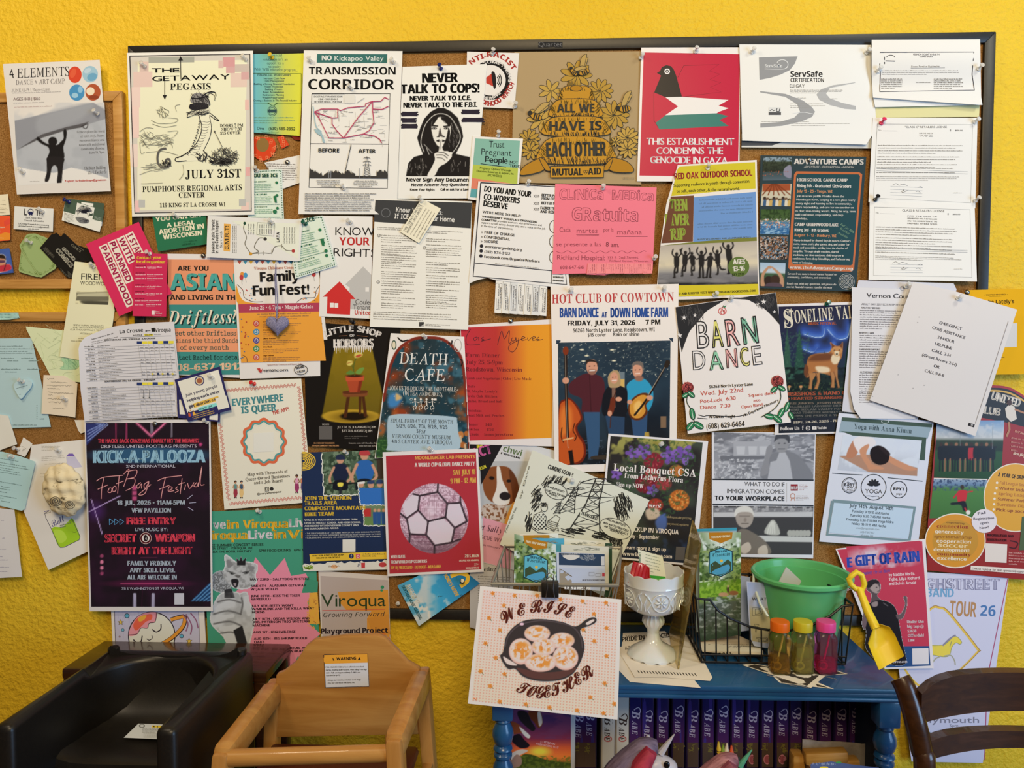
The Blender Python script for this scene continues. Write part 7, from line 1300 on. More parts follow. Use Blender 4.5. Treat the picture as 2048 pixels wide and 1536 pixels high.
m.p([(60,975),(110,830),(160,800),(230,830),(310,890),(330,975)],'6f675f').e(165,720,60,75,'9a9088').p([(100,720),(105,670),(160,645),(215,665),(230,720),(205,690),(130,690)],'c9c6c0').l([(130,715),(200,715)],5,'6a625c').l([(145,765),(190,765)],6,'5f5650').e(170,740,10,14,'857a72').p([(140,920),(190,890),(210,930),(180,965),(145,960)],'b5a99c').p([(260,930),(310,910),(320,975),(260,975)],'b5a99c').done('photo_grocer');s.end()
s=S('vernon2','notice','rear sheets of the county resource list, edges showing behind it','paper',Z8,[(925,468),(1560,490),(1580,530),(1320,1400),(815,1345),(880,700)],8.5,'cfcdd3');s.end()
s=S('vernon','notice','county resource list in small print, curling at its lower left','notice',Z8,[(880,515),(1575,540),(1300,1395),(940,1392),(895,1330),(870,1210),(880,800)],10.5,'d8d5d6',warp=lambda u,v:6*np.clip(v-.55,0,1)**2*4*np.clip(1-u*2,0,1))
s.t('R','Vernon County Resources',978,584,1560,600,30,'35343a').e(1218,522,16,14,'8a898f',w=3).t('b','ADULT DAY SERVICES/RESPITE CARE',945,635,1240,641,13,'6d6c72').t('x','ADULT DAY SERVICES',943,658,1070,661,11,'4a494f')
for y,n in[(665,9),(832,6),(940,8),(1098,13)]:s.g(935-(y-650)*.01,y,1215-(y-650)*.28,y+n*15,n,'55545a',sl=.02,h=8)
for tx,y in[('RESPITE CARE',826),('CAREGIVER SUPPORT',935),]:s.t('x',tx,930,y,930+len(tx)*8.2,y+2,11,'4a494f')
s.t('b','ALZHEIMER/DEMENTIA',935,1090,1100,1094,14,'77767c').end()
s=S('emergency','notice','tilted white emergency helpline sheet pinned over the county resource list','notice',Z8,[(1290,480),(1560,540),(1985,665),(1705,1510),(1000,1270)],17,'d9d3d0',warp=lambda u,v:2*np.sin(v*5)+4*np.clip(v-.7,0,1)*np.clip(u,0,1))
for tx,x0,y0,x1,y1 in[('EMERGENCY',1464,760,1612,804),('CRISIS ASSISTANCE',1414,792,1634,862),('24-HOUR',1450,856,1562,890),('HELPLINE',1434,900,1546,934),('CALL 2-1-1',1412,944,1536,982),('(Great Rivers 2-1-1)',1348,974,1578,1044),('OR',1425,1048,1464,1060),('CALL 9-8-8',1366,1080,1492,1116)]:s.t('r',tx,x0,y0,x1,y1,19,'45434a').t('r',tx,x0+1.2,y0,x1+1.2,y1,19,'45434a')
s.l([(1925,745),(1705,1425)],4,'8f8c8f').q([(1662,1420),(1702,1432),(1696,1452),(1656,1440)],'2c2b30').t('x','10',1672,1438,1688,1443,12,'c9c6c6')
for x,y in[(1330,715),(1320,750),(1190,1100),(1290,1190),(1020,1245),(1365,1170)]:s.e(x,y,4,3,'a9a6a6')
s.end()
s=S('switch','envelope','bright yellow envelope sheet with a white label, pinned at the board right edge','envelope',Z8,[(1645,535),(2080,525),(2080,1095),(1800,1100),(1625,560)],8.3,'e3ab16')
s.t('b','• SWITCHBOARD •',1765,572,1920,568,9,'5a4410').l([(1800,578),(1880,577)],2,'5a4410').t('b','Maybe Lately’s',1722,628,1965,622,25,'33270c').l([(1850,640),(1866,639)],2,'5a4410').q([(1880,758),(1985,755),(1982,915),(1870,918)],'d3d0cf').l([(1870,985),(1900,983)],4,'5a4410').l([(1872,1003),(1885,1002)],4,'5a4410').end()
s=S('soccer','poster','red and black youth soccer club poster with an arched top','poster',Z12,[(1455,120),(1560,-10),(1700,-150),(1830,-170),(1960,-150),(2110,-60),(2110,1150),(1395,1080),(1400,760)],7,'8f2a28',mat='glossy_print')
s.p([(1700,-148),(1830,-168),(1960,-148),(2110,-58),(2110,130),(1960,90),(1780,55),(1640,30),(1600,-60)],'2b2622').l([(1600,-40),(1720,-110),(1830,-130),(1960,-110),(2110,-20)],12,'c9a04a',sm=1).l([(1690,-140),(1830,-158),(1960,-140),(2110,-45)],16,'9c2a2a',sm=1).t('x','UNITED',1825,-72,2015,-18,56,'d8cfc4').t('x','CLUB',1740,18,1885,40,50,'d8cfc4')
m=s.im([(1460,70),(1915,70),(1895,470),(1440,455)],1.3);m.vg((0,'6f8fb8'),(.15,'9fb0c4'),(.3,'b0b4b8'),(.36,'2f3a28'),(.5,'253022'),(.54,'30502c'),(1,'24421f')).nz(40,'c4c6ca',.5,.65,m=(m.v<.3)*.6)
for k in range(11):
 x=1490+k*34;rd=k==6;m.p([(x-18,250),(x+20,250),(x+22,330),(x-20,330)],'a82a30' if rd else '1c1a1c').e(x,232,11,13,'8a6248' if k%2 else '3a2a20').l([(x-8,330),(x-10,410)],10,'8a6248' if k%3 else '1c1a1c').l([(x+8,330),(x+10,410)],10,'1c1a1c')
m.l([(1500,245),(1860,250)],12,'221f20').l([(1620,70),(1618,240)],3,'8a949c').l([(1838,90),(1834,260)],3,'8a949c').done('photo_huddle')
m=s.im([(1440,462),(1800,468),(1800,720),(1410,730)],1.3);m.vg((0,'8fa0b4'),(.15,'5f7a9c'),(.25,'4a7a3c'),(1,'3f6a34')).nz(12,'3a4a6a',.55,.62,m=(m.v<.3)*1.).e(1632,520,13,16,'3a2a20').p([(1600,550),(1650,540),(1665,560),(1650,620),(1605,625)],'b82a30').l([(1605,555),(1575,590)],10,'b82a30').l([(1655,555),(1700,548)],9,'b82a30').p([(1600,620),(1650,615),(1665,670),(1640,680),(1620,640),(1560,640),(1555,625)],'1c1a1c').l([(1650,660),(1665,690)],9,'b82a30').e(1672,690,15,15,'d8d4d0').done('photo_kick')
s.l([(1440,460),(1800,468)],6,'d8d4d0').e(1990,590,215,232,'d8cfc4',n=48).e(1990,590,208,225,'d09a32',n=48).t('x','A YEAR OF DRIFTLESS',1872,446,2110,478,26,'3a2a20')
for i,tx in enumerate(['Fall League Soccer','Winter Indoor','Spring League','Summer Park &','Summer DUSC','Pick-up soccer']):s.e(1858-i*3+(8 if i<2 else 0),490+i*36,8,8,'e8e0d4').t('b',tx,1885-i*5,500+i*36,2090,518+i*36,20,'8a4a24' if i%2 else 'a86a2c')
s.e(1585,880,205,185,'d8cfc4',n=48).e(1585,880,198,178,'c98a2c',n=48).e(1585,880,155,140,'b8862f',n=40)
for tx,x0,y,x1,h,c in[('empowering',1525,762,1645,14,'6a4a20'),('connection',1460,792,1675,30,'8a3020'),('generosity',1448,828,1642,28,'e8dcc8'),('sportsmanship',1442,860,1695,24,'8a5a20'),('cooperation',1458,892,1690,28,'e8dcc8'),('soccer',1468,922,1668,34,'e8d0a0'),('development',1438,950,1680,28,'e8dcc8'),('community',1462,978,1690,26,'8a3020'),('excellence',1462,1008,1660,28,'e8dcc8')]:s.t('S' if c=='8a3020' else 'b',tx,x0,y,x1,y+8,h*.8,c)
s.q([(1788,898),(1935,905),(1930,1030),(1785,1022)],'d4cac4').t('x','INFORMATION AND',1800,850,1978,858,16,'4a1a1c').t('x','REGISTRATION',1800,880,1930,886,16,'4a1a1c').l([(1955,880),(2005,895),(1990,930),(1950,925)],7,'3a1416',sm=1).q([(1690,1048),(2110,1075),(2110,1108),(1688,1078)],'d8cfc8').t('b','Contact registrar for team sponsorship opportunities',1698,1074,2105,1100,14,'4a2a2a').t('b','Driftless',1985,150,2060,170,15,'d09a8a').t('b','New players',1975,300,2080,320,20,'e0c8b8').g(1960,180,2050,290,4,'c08a80',sl=.15,h=12).g(1945,955,2050,1050,5,'d0a09a',h=10,sl=.05)
s.p([(1920,-10),(1950,-40),(1985,-20),(2000,60),(1960,80),(1930,50)],'d0c8c0').e(1950,-50,16,20,'4a3024').l([(1985,-5),(2050,20)],12,'a87858').l([(1945,80),(1950,130),(1930,180)],14,'a87858').p([(2035,720),(2110,700),(2110,940),(2015,945)],'4a5a3a').end()
s=S('fallreg','sticker','round white handwritten registration sticker on the soccer club poster','sticker',Z12,[(1780+85*math.cos(a),748+80*math.sin(a))for a in np.linspace(0,6.283,37)[:-1]],7.9,'d6d0d8')
for tx,x0,y,x1 in[('Fall',1738,702,1790),('Registration',1708,738,1846),('open',1752,768,1808),('Now!',1750,800,1810)]:s.t('R',tx,x0,y+4,x1,y-4,17,'3a3448')
s.end()
s=S('yoga','poster','white and grey blue yoga class poster with a stretching person photo','poster',Z12,[(800,20),(1440,75),(1330,938),(668,886)],8.5,'d6dae8')
s.q([(822,50),(1430,95),(1398,195),(800,150)],'8fa3b0').q([(822,48),(1430,92),(1428,118),(820,74)],'44574f').q([(812,142),(1390,185),(1380,340),(1345,337),(1360,215),(830,178),(815,290),(790,288)],'44574f').t('S','Yoga with Anna Kimm',902,126,1290,158,34,'3a4a50').e(1112,76,24,14,'b9c4c8',w=4)
m=s.im([(828,168),(1360,205),(1328,446),(792,404)],1.2);m.vg((0,'cdd6e6'),(.45,'c4cbd8'),(.6,'b9c0cc'),(1,'b5bccb')).nz(50,'d8e0ec',amt=.5)
m.p([(800,310),(1000,300),(1330,390),(1328,446),(1000,418)],'a8826e',sm=0).p([(850,310),(880,230),(920,190),(950,230),(920,300),(880,325)],'b07a60').p([(900,200),(960,172),(1030,190),(1050,230),(1000,260),(950,300),(910,250)],'d8d4d8').p([(940,270),(990,232),(1005,240),(985,300),(1020,360),(1000,385),(960,330)],'c08a6c').p([(990,350),(1040,370),(1100,388),(1095,400),(1040,400),(1000,400)],'c08a6c').p([(1120,300),(1200,340),(1320,395),(1320,405),(1250,405),(1140,350)],'c08a6c').p([(1010,300),(1020,260),(1060,240),(1110,255),(1140,300),(1130,350),(1080,370),(1030,350)],'221c1e').p([(1060,242),(1100,250),(1145,290),(1130,310)],'2c2426').done('yoga_photo')
s.l([(755,426),(960,438)],5,'33383e').l([(1128,456),(1365,480)],5,'33383e')
for cx,cy,r,tx in[(872,508,50,'E-RYT'),(1035,520,84,'YOGA'),(1205,536,54,'RPYT')]:
 s.e(cx,cy,r,r*1.03,'2a2c32',w=5).t('x' if r<60 else 'r',tx,cx-r*.68,cy+(4 if r<60 else 40),cx+r*.68,cy+(8 if r<60 else 44),20 if r<60 else 28,'2a2c32')
 if r<60:s.e(cx,cy,r*.85,r*.87,'2a2c32',w=2).l([(cx-r*.6,cy-8),(cx-r*.2,cy-r*.5),(cx+r*.1,cy-r*.3),(cx+r*.6,cy-8)],3,'2a2c32').t('J','yoga',cx-20,cy+34,cx+20,cy+36,14,'2a2c32').t('R','200' if cx<900 else '',cx-22,cy+20,cx+22,cy+22,12,'2a2c32')if cx<900 else s.t('J','yoga',cx-20,cy+34,cx+20,cy+36,14,'2a2c32')
for a in(-75,-45,-15,15,45,75):t=math.radians(a-90);s.e(1036+24*math.cos(t),520+24*math.sin(t)-10,22,9,'2a2c32',rot=a-90)
s.l([(980,580),(1005,578),(1030,584),(1060,580),(1075,590)],3,'55585e',sm=1).fr([(758,612),(1312,658),(1276,880),(722,838)],22,'748a92').q([(768,624),(1302,668),(1268,868),(734,826)],'b3c6d8')
s.t('b','July 14th- August 14th',872,655,1166,676,24,'333c44')
for i,(tx,x0,x1)in enumerate([('Tuesday 9-10:15 AM Hatha',888,1138),('Tuesday 6:30-7:45 PM Hatha',876,1146),('Thursday 6:30-7:15 PM Yoga Nidra',848,1168),('Friday 10-11:15 AM Hatha',886,1118)]):s.t('b',tx,x0,688+i*28,x1,708+i*28,16,'3f4a54')
s.t('r','anna@yogastudio.com',918,800,1072,810,13,'77858f').t('r','608-781-7862',945,828,1040,834,13,'77858f').t('r','Viroqua, WI',948,848,1030,854,13,'77858f').end()
s=S('rain','poster','pink red circus show poster with blue bubble title and a performer in black','poster',Z12,[(778,935),(1380,868),(1440,1740),(1110,1745),(1060,1640)],10,'d3cdd0',mat='glossy_print')
s.p([(790,942),(1362,885),(1410,1592),(1250,1596),(1080,1600)],'b43a50').p([(1060,1592),(1410,1590),(1418,1722),(1120,1735)],'2a4a7a')
m=s.im([(850,920),(1350,880),(1360,1050),(880,1080)],1.6);m.fill('b43a50').nz(60,'cfc4cf',.4,.62,12,m=m.em(1090,1000,200,75,60)).nz(22,'b9a9b5',.5,.6,3,m=m.em(1090,1000,180,60,50)*.5).nz(40,'c0808f',.45,.6,5,m=m.em(1200,990,150,50,50)*.7).done('cloud_print')
s.t('X','GIFT OF RAIN',915,1052,1342,1020,72,'3048a0').t('X','E',860,1060,890,1058,66,'3048a0').t('b','by Maddox Morfit-',1138,1120,1313,1112,19,'e0ccd0').t('b','Tighe, Lilya Richard,',1138,1150,1348,1140,19,'e0ccd0').t('b','and Solvin Arnold',1138,1180,1320,1172,19,'e0ccd0').t('S','a watery circus show',945,1112,1148,1092,24,'2f4a9a')
m=s.im([(950,1130),(1290,1130),(1290,1730),(950,1730)],1.2);al=np.zeros(m.X.shape);Dk2='1f1c20'
add(m.pm([(985,1180),(1000,1150),(1050,1140),(1080,1170),(1080,1215),(1060,1250),(1090,1290),(1020,1300),(1020,1240),(990,1215)]),'54484c');m.p([(1000,1180),(1050,1170),(1075,1200),(1060,1235),(1025,1220)],'9a8a88').p([(985,1182),(1000,1150),(1050,1140),(1078,1165),(1040,1170),(1005,1200)],'2a2426').e(1055,1195,5,3,'221c1e').l([(1060,1222),(1072,1218)],3,'4a3a3c')
add(m.pm([(965,1420),(985,1320),(1030,1290),(1090,1280),(1150,1300),(1190,1350),(1210,1450),(1230,1560),(1255,1700),(1180,1720),(1060,1690),(980,1600),(985,1500)]),Dk2);add(m.pm([(955,1430),(975,1330),(995,1310),(1000,1360),(985,1450),(970,1480)]),'6a585c')
add(m.pm([(1185,1380),(1220,1370),(1245,1310),(1235,1260),(1250,1250),(1262,1270),(1258,1330),(1235,1400),(1200,1410)]),'5f5054');m.p([(1020,1300),(1060,1290),(1060,1320),(1030,1325)],'8a7a7a').l([(1100,1300),(1130,1320)],3,'8a8084');m.keep=al;m.done('performer')
for i,tx in enumerate(['Under the','big top @','S3638','Offerdahl','Lane']):s.t('x',tx,1260+i*2,1436+i*31,1260+len(tx)*12.5,1434+i*31,19,'e0ccd0')
s.t('S','wildrumpusfarmcircus.com'[-10:],1165,1704,1262,1702,18,'d8d0d4').q([(1294,1608),(1404,1605),(1408,1712),(1296,1715)],'cfc9cc').t('J','July',850,1230,885,1200,24,'e0b4b8').end()
s=S('tour','poster','hand lettered white band tour poster with a yellow horse, behind the dark chair','poster',Z16,[(1390,15),(1945,45),(1770,1300),(1290,1290),(1200,640)],5,'c0c1d8')
s.l([(1938,60),(1800,730),(1782,1280)],6,'9a4a6c').t('S','HIGHSTREET',1270,130,1880,130,72,'9a9ab4').t('o','HIGHSTREET',1272,132,1882,132,72,'6a6a8a').t('b','BAND',1390,180,1575,182,56,'6a9ac0').t('b','TOUR',1545,305,1725,318,100,'a8805a').t('b','26',1752,308,1855,312,72,'4a72a8')
s.l([(1215,560),(1300,400),(1420,262),(1480,255),(1540,290),(1725,520),(1728,560),(1560,720),(1400,800),(1280,720)],14,'d0b050',sm=1,closed=True).l([(1215,560),(1300,400),(1420,255),(1480,248),(1545,284),(1733,518),(1735,560),(1560,726)],5,'9a7a4a',sm=1)
Hy=[(1400,510),(1500,505),(1540,480),(1572,450),(1600,452),(1628,485),(1615,500),(1590,490),(1562,520),(1545,575),(1500,585),(1430,572),(1380,580)]
s.p(Hy,'d6c452',sm=1).l(Hy,4,'8a8f6a',sm=1).l([(1500,510),(1545,465),(1588,438)],10,'7f7f94',sm=1).l([(1510,580),(1555,575),(1580,610),(1585,640)],8,'9a9a8a',sm=1).l([(1490,580),(1450,600),(1425,640)],8,'9a9a8a',sm=1).l([(1560,480),(1548,515)],5,'8a8f6a')
s.t('r','Plymouth',1360,1030,1745,1030,40,'77788a').t('r','5pm',1548,1058,1605,1056,18,'77788a').t('b','S AUG 6',1385,1140,1650,1140,50,'5a6a64').end()
# ---------------------------------------------------------------- furniture and things on it
def beam(b,p,q,w,h,m,bev=.004,up=(0,0,1)):
 p,q=Vector(p),Vector(q);x=(q-p).normalized();u=Vector(up);y=u.cross(x)
 y=y.normalized()if y.length>1e-4 else Vector((0,1,0));z=x.cross(y);M4=Matrix((x,y,z)).transposed().to_4x4();M4.translation=p
 b.box((0,-w/2,-h/2),((q-p).length,w/2,h/2),m,bev,M4)
def thing(name,label,cat,loc,group=None):return tag(empty(name,loc),label,cat,group)
def part(b,name,root):return b.build(name,root,None)if root is None else _p(b,name,root)
def _p(b,name,root):
 bmesh.ops.translate(b.bm,verts=b.bm.verts,vec=-root.matrix_basis.translation);return b.build(name,root)
mat('blue_paint','1d4f7e',.32,coat=.3,hook=noise_h(9,'184a7a','1f5686',bstr=.1))
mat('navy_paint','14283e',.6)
BX0,BX1,BZ,BD=-.115,.627,.796,.30
def bookcase():
 r=thing('bookcase','blue painted bookcase with turned posts against the yellow wall','bookcase',((BX0+BX1)/2,-BD/2,0))
 b=MB();b.box((BX0,-BD,BZ-.010),(BX1,-.004,BZ),'blue_paint',.003);b.box((BX0+.004,-BD+.004,BZ-.018),(BX1-.004,-.006,BZ-.010),'blue_paint',.002);b.box((BX0+.002,-BD+.002,BZ-.026),(BX1-.002,-.006,BZ-.018),'blue_paint',.003);_p(b,'top',r)
 for x in(BX0+.024,BX1-.024):
  for y in(-BD+.024,-.03):
   b=MB();b.box((x-.019,y-.019,BZ-.075),(x+.019,y+.019,BZ-.026),'blue_paint',.003)
   z=BZ-.075;pr=[(.012,z)]
   for rr,dz in[(.015,.006),(.013,.010),(.019,.024),(.020,.034),(.017,.046),(.012,.052),(.017,.056),(.018,.060),(.012,.064),(.017,.069),(.017,.074),(.012,.079),(.018,.092),(.0195,.106),(.017,.12),(.014,.126)]:pr.append((rr,z-dz))
   pr+=[(.0165,z-.13),(.0165,.36),(.012,.35),(.018,.33),(.014,.1),(.018,.02),(.016,0)]
   b.lathe(pr[::-1],'blue_paint',20,Matrix.Translation((x,y,0)));_p(b,'post',r)
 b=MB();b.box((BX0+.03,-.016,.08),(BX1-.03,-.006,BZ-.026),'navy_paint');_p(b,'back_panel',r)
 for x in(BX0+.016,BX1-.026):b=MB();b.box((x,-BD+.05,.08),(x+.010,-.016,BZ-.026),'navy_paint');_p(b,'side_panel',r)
 for z in(.458,.10):b=MB();b.box((BX0+.026,-BD+.006,z),(BX1-.026,-.016,z+.016),'blue_paint',.002);_p(b,'shelf',r)
bookcase()
SH=.474
ORD='first second third fourth fifth sixth seventh eighth ninth tenth eleventh twelfth thirteenth fourteenth'.split()
mat('black_plastic','15120f',.38,spec=.5,hook=noise_h(300,'131110','1a1714',bstr=.08))
mat('maroon_vinyl','4a1a10',.4)
def tape(i,px,white,lab):
 Y=.155;a=at(px-14,1450,-Y).x;c=at(px+14,1450,-Y).x;zt=.712-rnd.random()*.006
 b=MB();b.box((a,-Y,SH),(c,-.028,zt),mat('case_white' if white else 'case_purple','cfc8c0' if white else '2a1c4a',.25,coat=.5),.005,seg=3);o=b.build('videotape_case',loc=((a+c)/2,-Y,SH));tag(o,lab,'video case','video cases in a row')
 s=S('tape%d'%i,'spine_print',None,None,PX,[(px-11,1388),(px+11,1388),(px+11,1535),(px-11,1535)],0,'b9b2a8' if white else '3a2c70',d=Y*1000+.4,th=.1,mat='glossy_print')
 if not white:s.q([(px-11,1388),(px+11,1388),(px+11,1485),(px-11,1485)],'1f1d50','42204e').q([(px-11,1485),(px+11,1485),(px+11,1535),(px-11,1535)],'4a3a30').scr(px,1496,9,9,14,9,1.5,'6a6030',20,.8)
 if px>1490:s.e(px,1519,8,10,'b0707c').e(px,1519,6,8,'8a4650')
 y=1418+rnd.randint(0,12)if not white else 1434;c2='3a2c28' if white else 'aca0b4'
 s.t('J','B',px-7,y,px-7,y+17,16,c2).t('J','ABE',px-7,y+20,px-7,y+48,11,c2).l([(px-3,y-1),(px+6,y-6),(px+10,y+2),(px+4,y+9)],1.8,c2,sm=1)
 if white:s.e(px,1478,7,5,'a8504c',w=2)
 s.end();s.ob.parent=o;s.ob.location=s.ob.location-o.location
XS=[1158,1180,1216,1245,1271,1295,1325,1357,1386,1416,1446,1475,1505,1535,1565,1592,1622,1651,1682,1711]
nw=0
for i,px in enumerate(XS):
 w=i in(2,3);k=len(XS)-1-i
 lab=(['white video case spine showing part of a red mark','white video case spine nearest the purple ones on its right'][i-2]if w else 'purple video case, %s from the right end of the row'%ORD[k]if k<14 else 'purple video case %s'%{14:'just right of the unicorn horn tip',15:'directly behind the unicorn toy horn',16:'immediately right of the two white cases',19:'squeezed against the sunset cover',18:'immediately left of the white cases'}.get(k,'behind'))
 tape(i,px,w,lab)
s=S('cover','cover_print',None,None,Z18,[(285,60),(1105,60),(1105,1066),(285,1066)],0,'3a2446',d=208.4,th=.1,mat='glossy_print')
m=s.im([(285,60),(1105,60),(1105,1066),(285,1066)],1.2);m.vg((0,'2b2040'),(.35,'4a2a4e'),(.6,'7a2c40'),(.72,'c0502c'),(.85,'d8702c'),(1,'3a3a1c')).nz(120,'6a3450',.5,.65,st=(.5,1.2),m=(m.v<.6)*.8).e(680,840,130,60,'d8c03a',soft=70).p([(430,900),(560,880),(800,960),(1105,1000),(1105,1066),(430,1066)],'3a4418').nz(30,'5a6420',.5,.6,m=(m.Y>900)*.7)
m.p([(520,300),(600,290),(690,300),(720,440),(690,510),(650,510),(600,440),(560,400)],'6a3018').p([(650,310),(690,310),(715,440),(680,500),(660,440)],'c9b49a').p([(380,290),(500,300),(560,420),(620,520),(590,560),(540,540),(400,400)],'1f1a1c').p([(285,440),(380,460),(480,560),(550,640),(520,660),(440,590),(285,600)],'7a3a20').p([(400,500),(480,560),(550,630),(520,660),(450,600)],'d0c4b4').p([(300,640),(400,600),(470,680),(540,750),(500,790),(400,790),(300,700)],'17141a').p([(290,870),(420,810),(520,830),(430,880),(290,960)],'b8a898').p([(285,980),(360,880),(430,930),(420,1030),(300,1066)],'8a6a5a').done('cover_art')
s.t('S','A LITTLE PIG',684,714,888,752,26,'c9a8a4').t('S','GOES A LONG WAY',628,744,934,802,26,'c9a8a4').end()
a,c=at(1021,1450,-.208).x,at(1151,1450,-.208).x
b=MB();b.box((a,-.208,SH),(c,-.178,.71),mat('case_clear','b9bcc0',.2,coat=.5),.004);o=tag(b.build('videotape_case',loc=(a,-.19,SH)),'video case facing forward with animals and a sunset on its cover','video case');s.ob.parent=o;s.ob.location=s.ob.location-o.location
def toy(name,lab,x,y,body,sc,c1,c2):
 r=thing(name,lab,'toy',(x,y,SH));r.scale=(sc,sc,sc);z0=SH
 mb=mat(body[0],body[1],.35,sss=.05);k=lambda X,Z,Y=0:(X,Y,z0-SH+Z)
 skin('body',[[(k(-.045,.045),.021),(k(-.015,.045),.023),(k(.02,.048),.022),(k(.034,.068),.014),(k(.044,.088),.015),(k(.058,.086),.011),(k(.070,.078),.009)]]+[[(k(xx,.045)if xx<0 else k(.02,.048),.021),(k(xx-.003,.022,yy*.014),.011),(k(xx,.0,yy*.015),.009),(k(xx,-z0+SH+.004,yy*.016),.010)]for xx in(-.045,.02)for yy in(-1,1)],body[0],r)
 for nm,pts,cc in[('mane',[((.048,.108),.007),((.034,.106),.012),((.018,.092),.014),((.002,.078),.012),((-.008,.062),.008)],c1),('forelock',[((.040,.110),.007),((.030,.094),.011),((.024,.07),.011),((.03,.05),.006)],c2),('tail',[((-.06,.055),.006),((-.078,.058),.012),((-.09,.04),.013),((-.088,.015),.008)],c1)]:
  b=MB();P=[Vector(k(p[0][0],p[0][1],-.016 if nm=='forelock' else-.004))for p in pts];P=spl([tuple(p)for p in P],5,False);b.tube(P,list(np.interp(np.linspace(0,1,len(P)),np.linspace(0,1,len(pts)),[p[1]for p in pts])),mat(cc[0],cc[1],.6,hook=noise_h(60,cc[1],cc[2],stretch=(1,6,.4))),10);b.build(nm,r)
 b=MB();b.tube([k(.052,.098),k(.060,.110),k(.067,.120)],[.0042,.0026,.0006],mb,8);b.build('horn',r)
 for yy in(-1,1):b=MB();b.ball(k(.040,.106,yy*.010),.006,mb,2,(.6,.5,1.3));b.build('ear',r)
 b=MB();b.ball(k(.057,.092,-.0115),.0035,mat('eye_black','0c0a0c',.2),2,(1,.5,1.2));b.build('eye',r)
p=at(1225,1490,-.25);toy('toy_unicorn','white toy unicorn with lilac and red hair before the video cases',p.x,-.25,('toy_white','c9c4cc'),1.72,('hair_lilac','8a7a94','5f5068'),('hair_red','c03a50','9a2a40'))
p=at(1395,1520,-.25);toy('toy_unicorn','mint green toy unicorn with pink hair beside the crayons',p.x,-.25,('toy_mint','5aa888'),1.5,('hair_pink','b8808a','7a4a54'),('hair_rose','a85a6a','7a3a4c'))
for px,y0,tilt,c,nm in[(1437,1483,-.12,'d0b030','yellow'),(1446,1490,.02,'7a9a30','green'),(1454,1486,.1,'d8ccb8','cream'),(1463,1491,-.06,'d0501f','orange'),(1449,1528,.3,'e0601c','short bright orange'),(1478,1514,-.1,'3a4a50','slate grey')]:
 p=at(px,y0,-.245);b=MB();ch=mat('crayon_'+c,c,.5);h=p.z-SH;b.lathe([(.0042,0),(.0042,h-.012),(.0036,h-.011),(.0016,h)],ch,12);b.lathe([(.0043,h-.024),(.0043,h-.021)],mat('ink_black','141210',.6),12);b.lathe([(.0043,h-.018),(.0043,h-.0165)],'ink_black',12)
 o=b.build('crayon',loc=None);o.location=(p.x-tilt*h*.5,-.245,SH);o.rotation_euler=(0,tilt*.5,0);tag(o,nm+' crayon standing before the purple video cases','crayon','crayons')
mat('cardboard','8a6a48',.8,hook=noise_h(40,'7f6040','947250'))
def cbox():
 x0,x1=at(1604,1500,-.20).x,at(1738,1500,-.20).x;z1=at(1670,1480,-.20).z;r=thing('cardboard_box','torn cardboard box of wooden blocks on the shelf','box',(x0,-.24,SH))
 b=MB();mat('grey_card','8a8078',.8,hook=noise_h(30,'80766e','a39a90'))
 b.prism([(x0,SH),(x1,SH),(x1,z1-.008)]+[(x1-(x1-x0)*i/9,z1-.006+.006*i/9+rnd.uniform(-.0015,.0015))for i in range(10)],.002,'grey_card',Matrix.Translation((0,-.202,0)));_p(b,'back_flap',r)
 b=MB();b.box((x0,-.29,SH),(x0+.002,-.2,z1-.03),'cardboard');b.prism([(-.2,SH),(-.2,z1-.004),(-.29,z1-.07),(-.29,SH)],.002,'cardboard',Matrix.Translation((x1,0,0))@Matrix.Rotation(math.pi/2,4,'Z'));b.box((x0,-.292,SH),(x1,-.29,z1-.075),'cardboard');b.box((x0,-.29,SH),(x1,-.2,SH+.002),'cardboard');_p(b,'tray',r)
 for px,py,w,h,lab in[(1650,1512,.08,.024,'long yellow wooden block lying in the torn box'),(1700,1525,.03,.02,'short tan wooden block right of the long one')]:
  p=at(px,py,-.225);b=MB();b.box((-w/2,-.012,-h/2),(w/2,.012,h/2),mat('block_wood','b07a30',.5,hook=wood_h('a06e2a','b5853c','c09048')),.004);o=b.build('wooden_block');o.location=p;o.rotation_euler=(0,-.06,0);tag(o,lab,'block','wooden blocks')
 p=at(1594,1518,-.21);b=MB();b.box((p.x-.012,-.225,SH),(p.x+.012,-.195,p.z+.014),'block_wood',.005);tag(b.build('wooden_block',loc=(p.x,-.21,SH)),'rounded wooden block standing left of the torn box','block','wooden blocks')
cbox()
s=S('boxcard','paper','blue patterned paper scrap at the front of the torn box','paper',Z20,[(420,1010),(700,975),(1000,1020),(1350,1060),(1350,1066),(420,1066)],0,'4a5880',d=296);s.e(600,1058,60,14,'d8c040').scr(600,1010,160,14,30,24,5,'8a94b0',80,.5).e(800,990,40,14,'3f8a4a').end()
T0=BZ
FL=dict(d=0,th=.2)
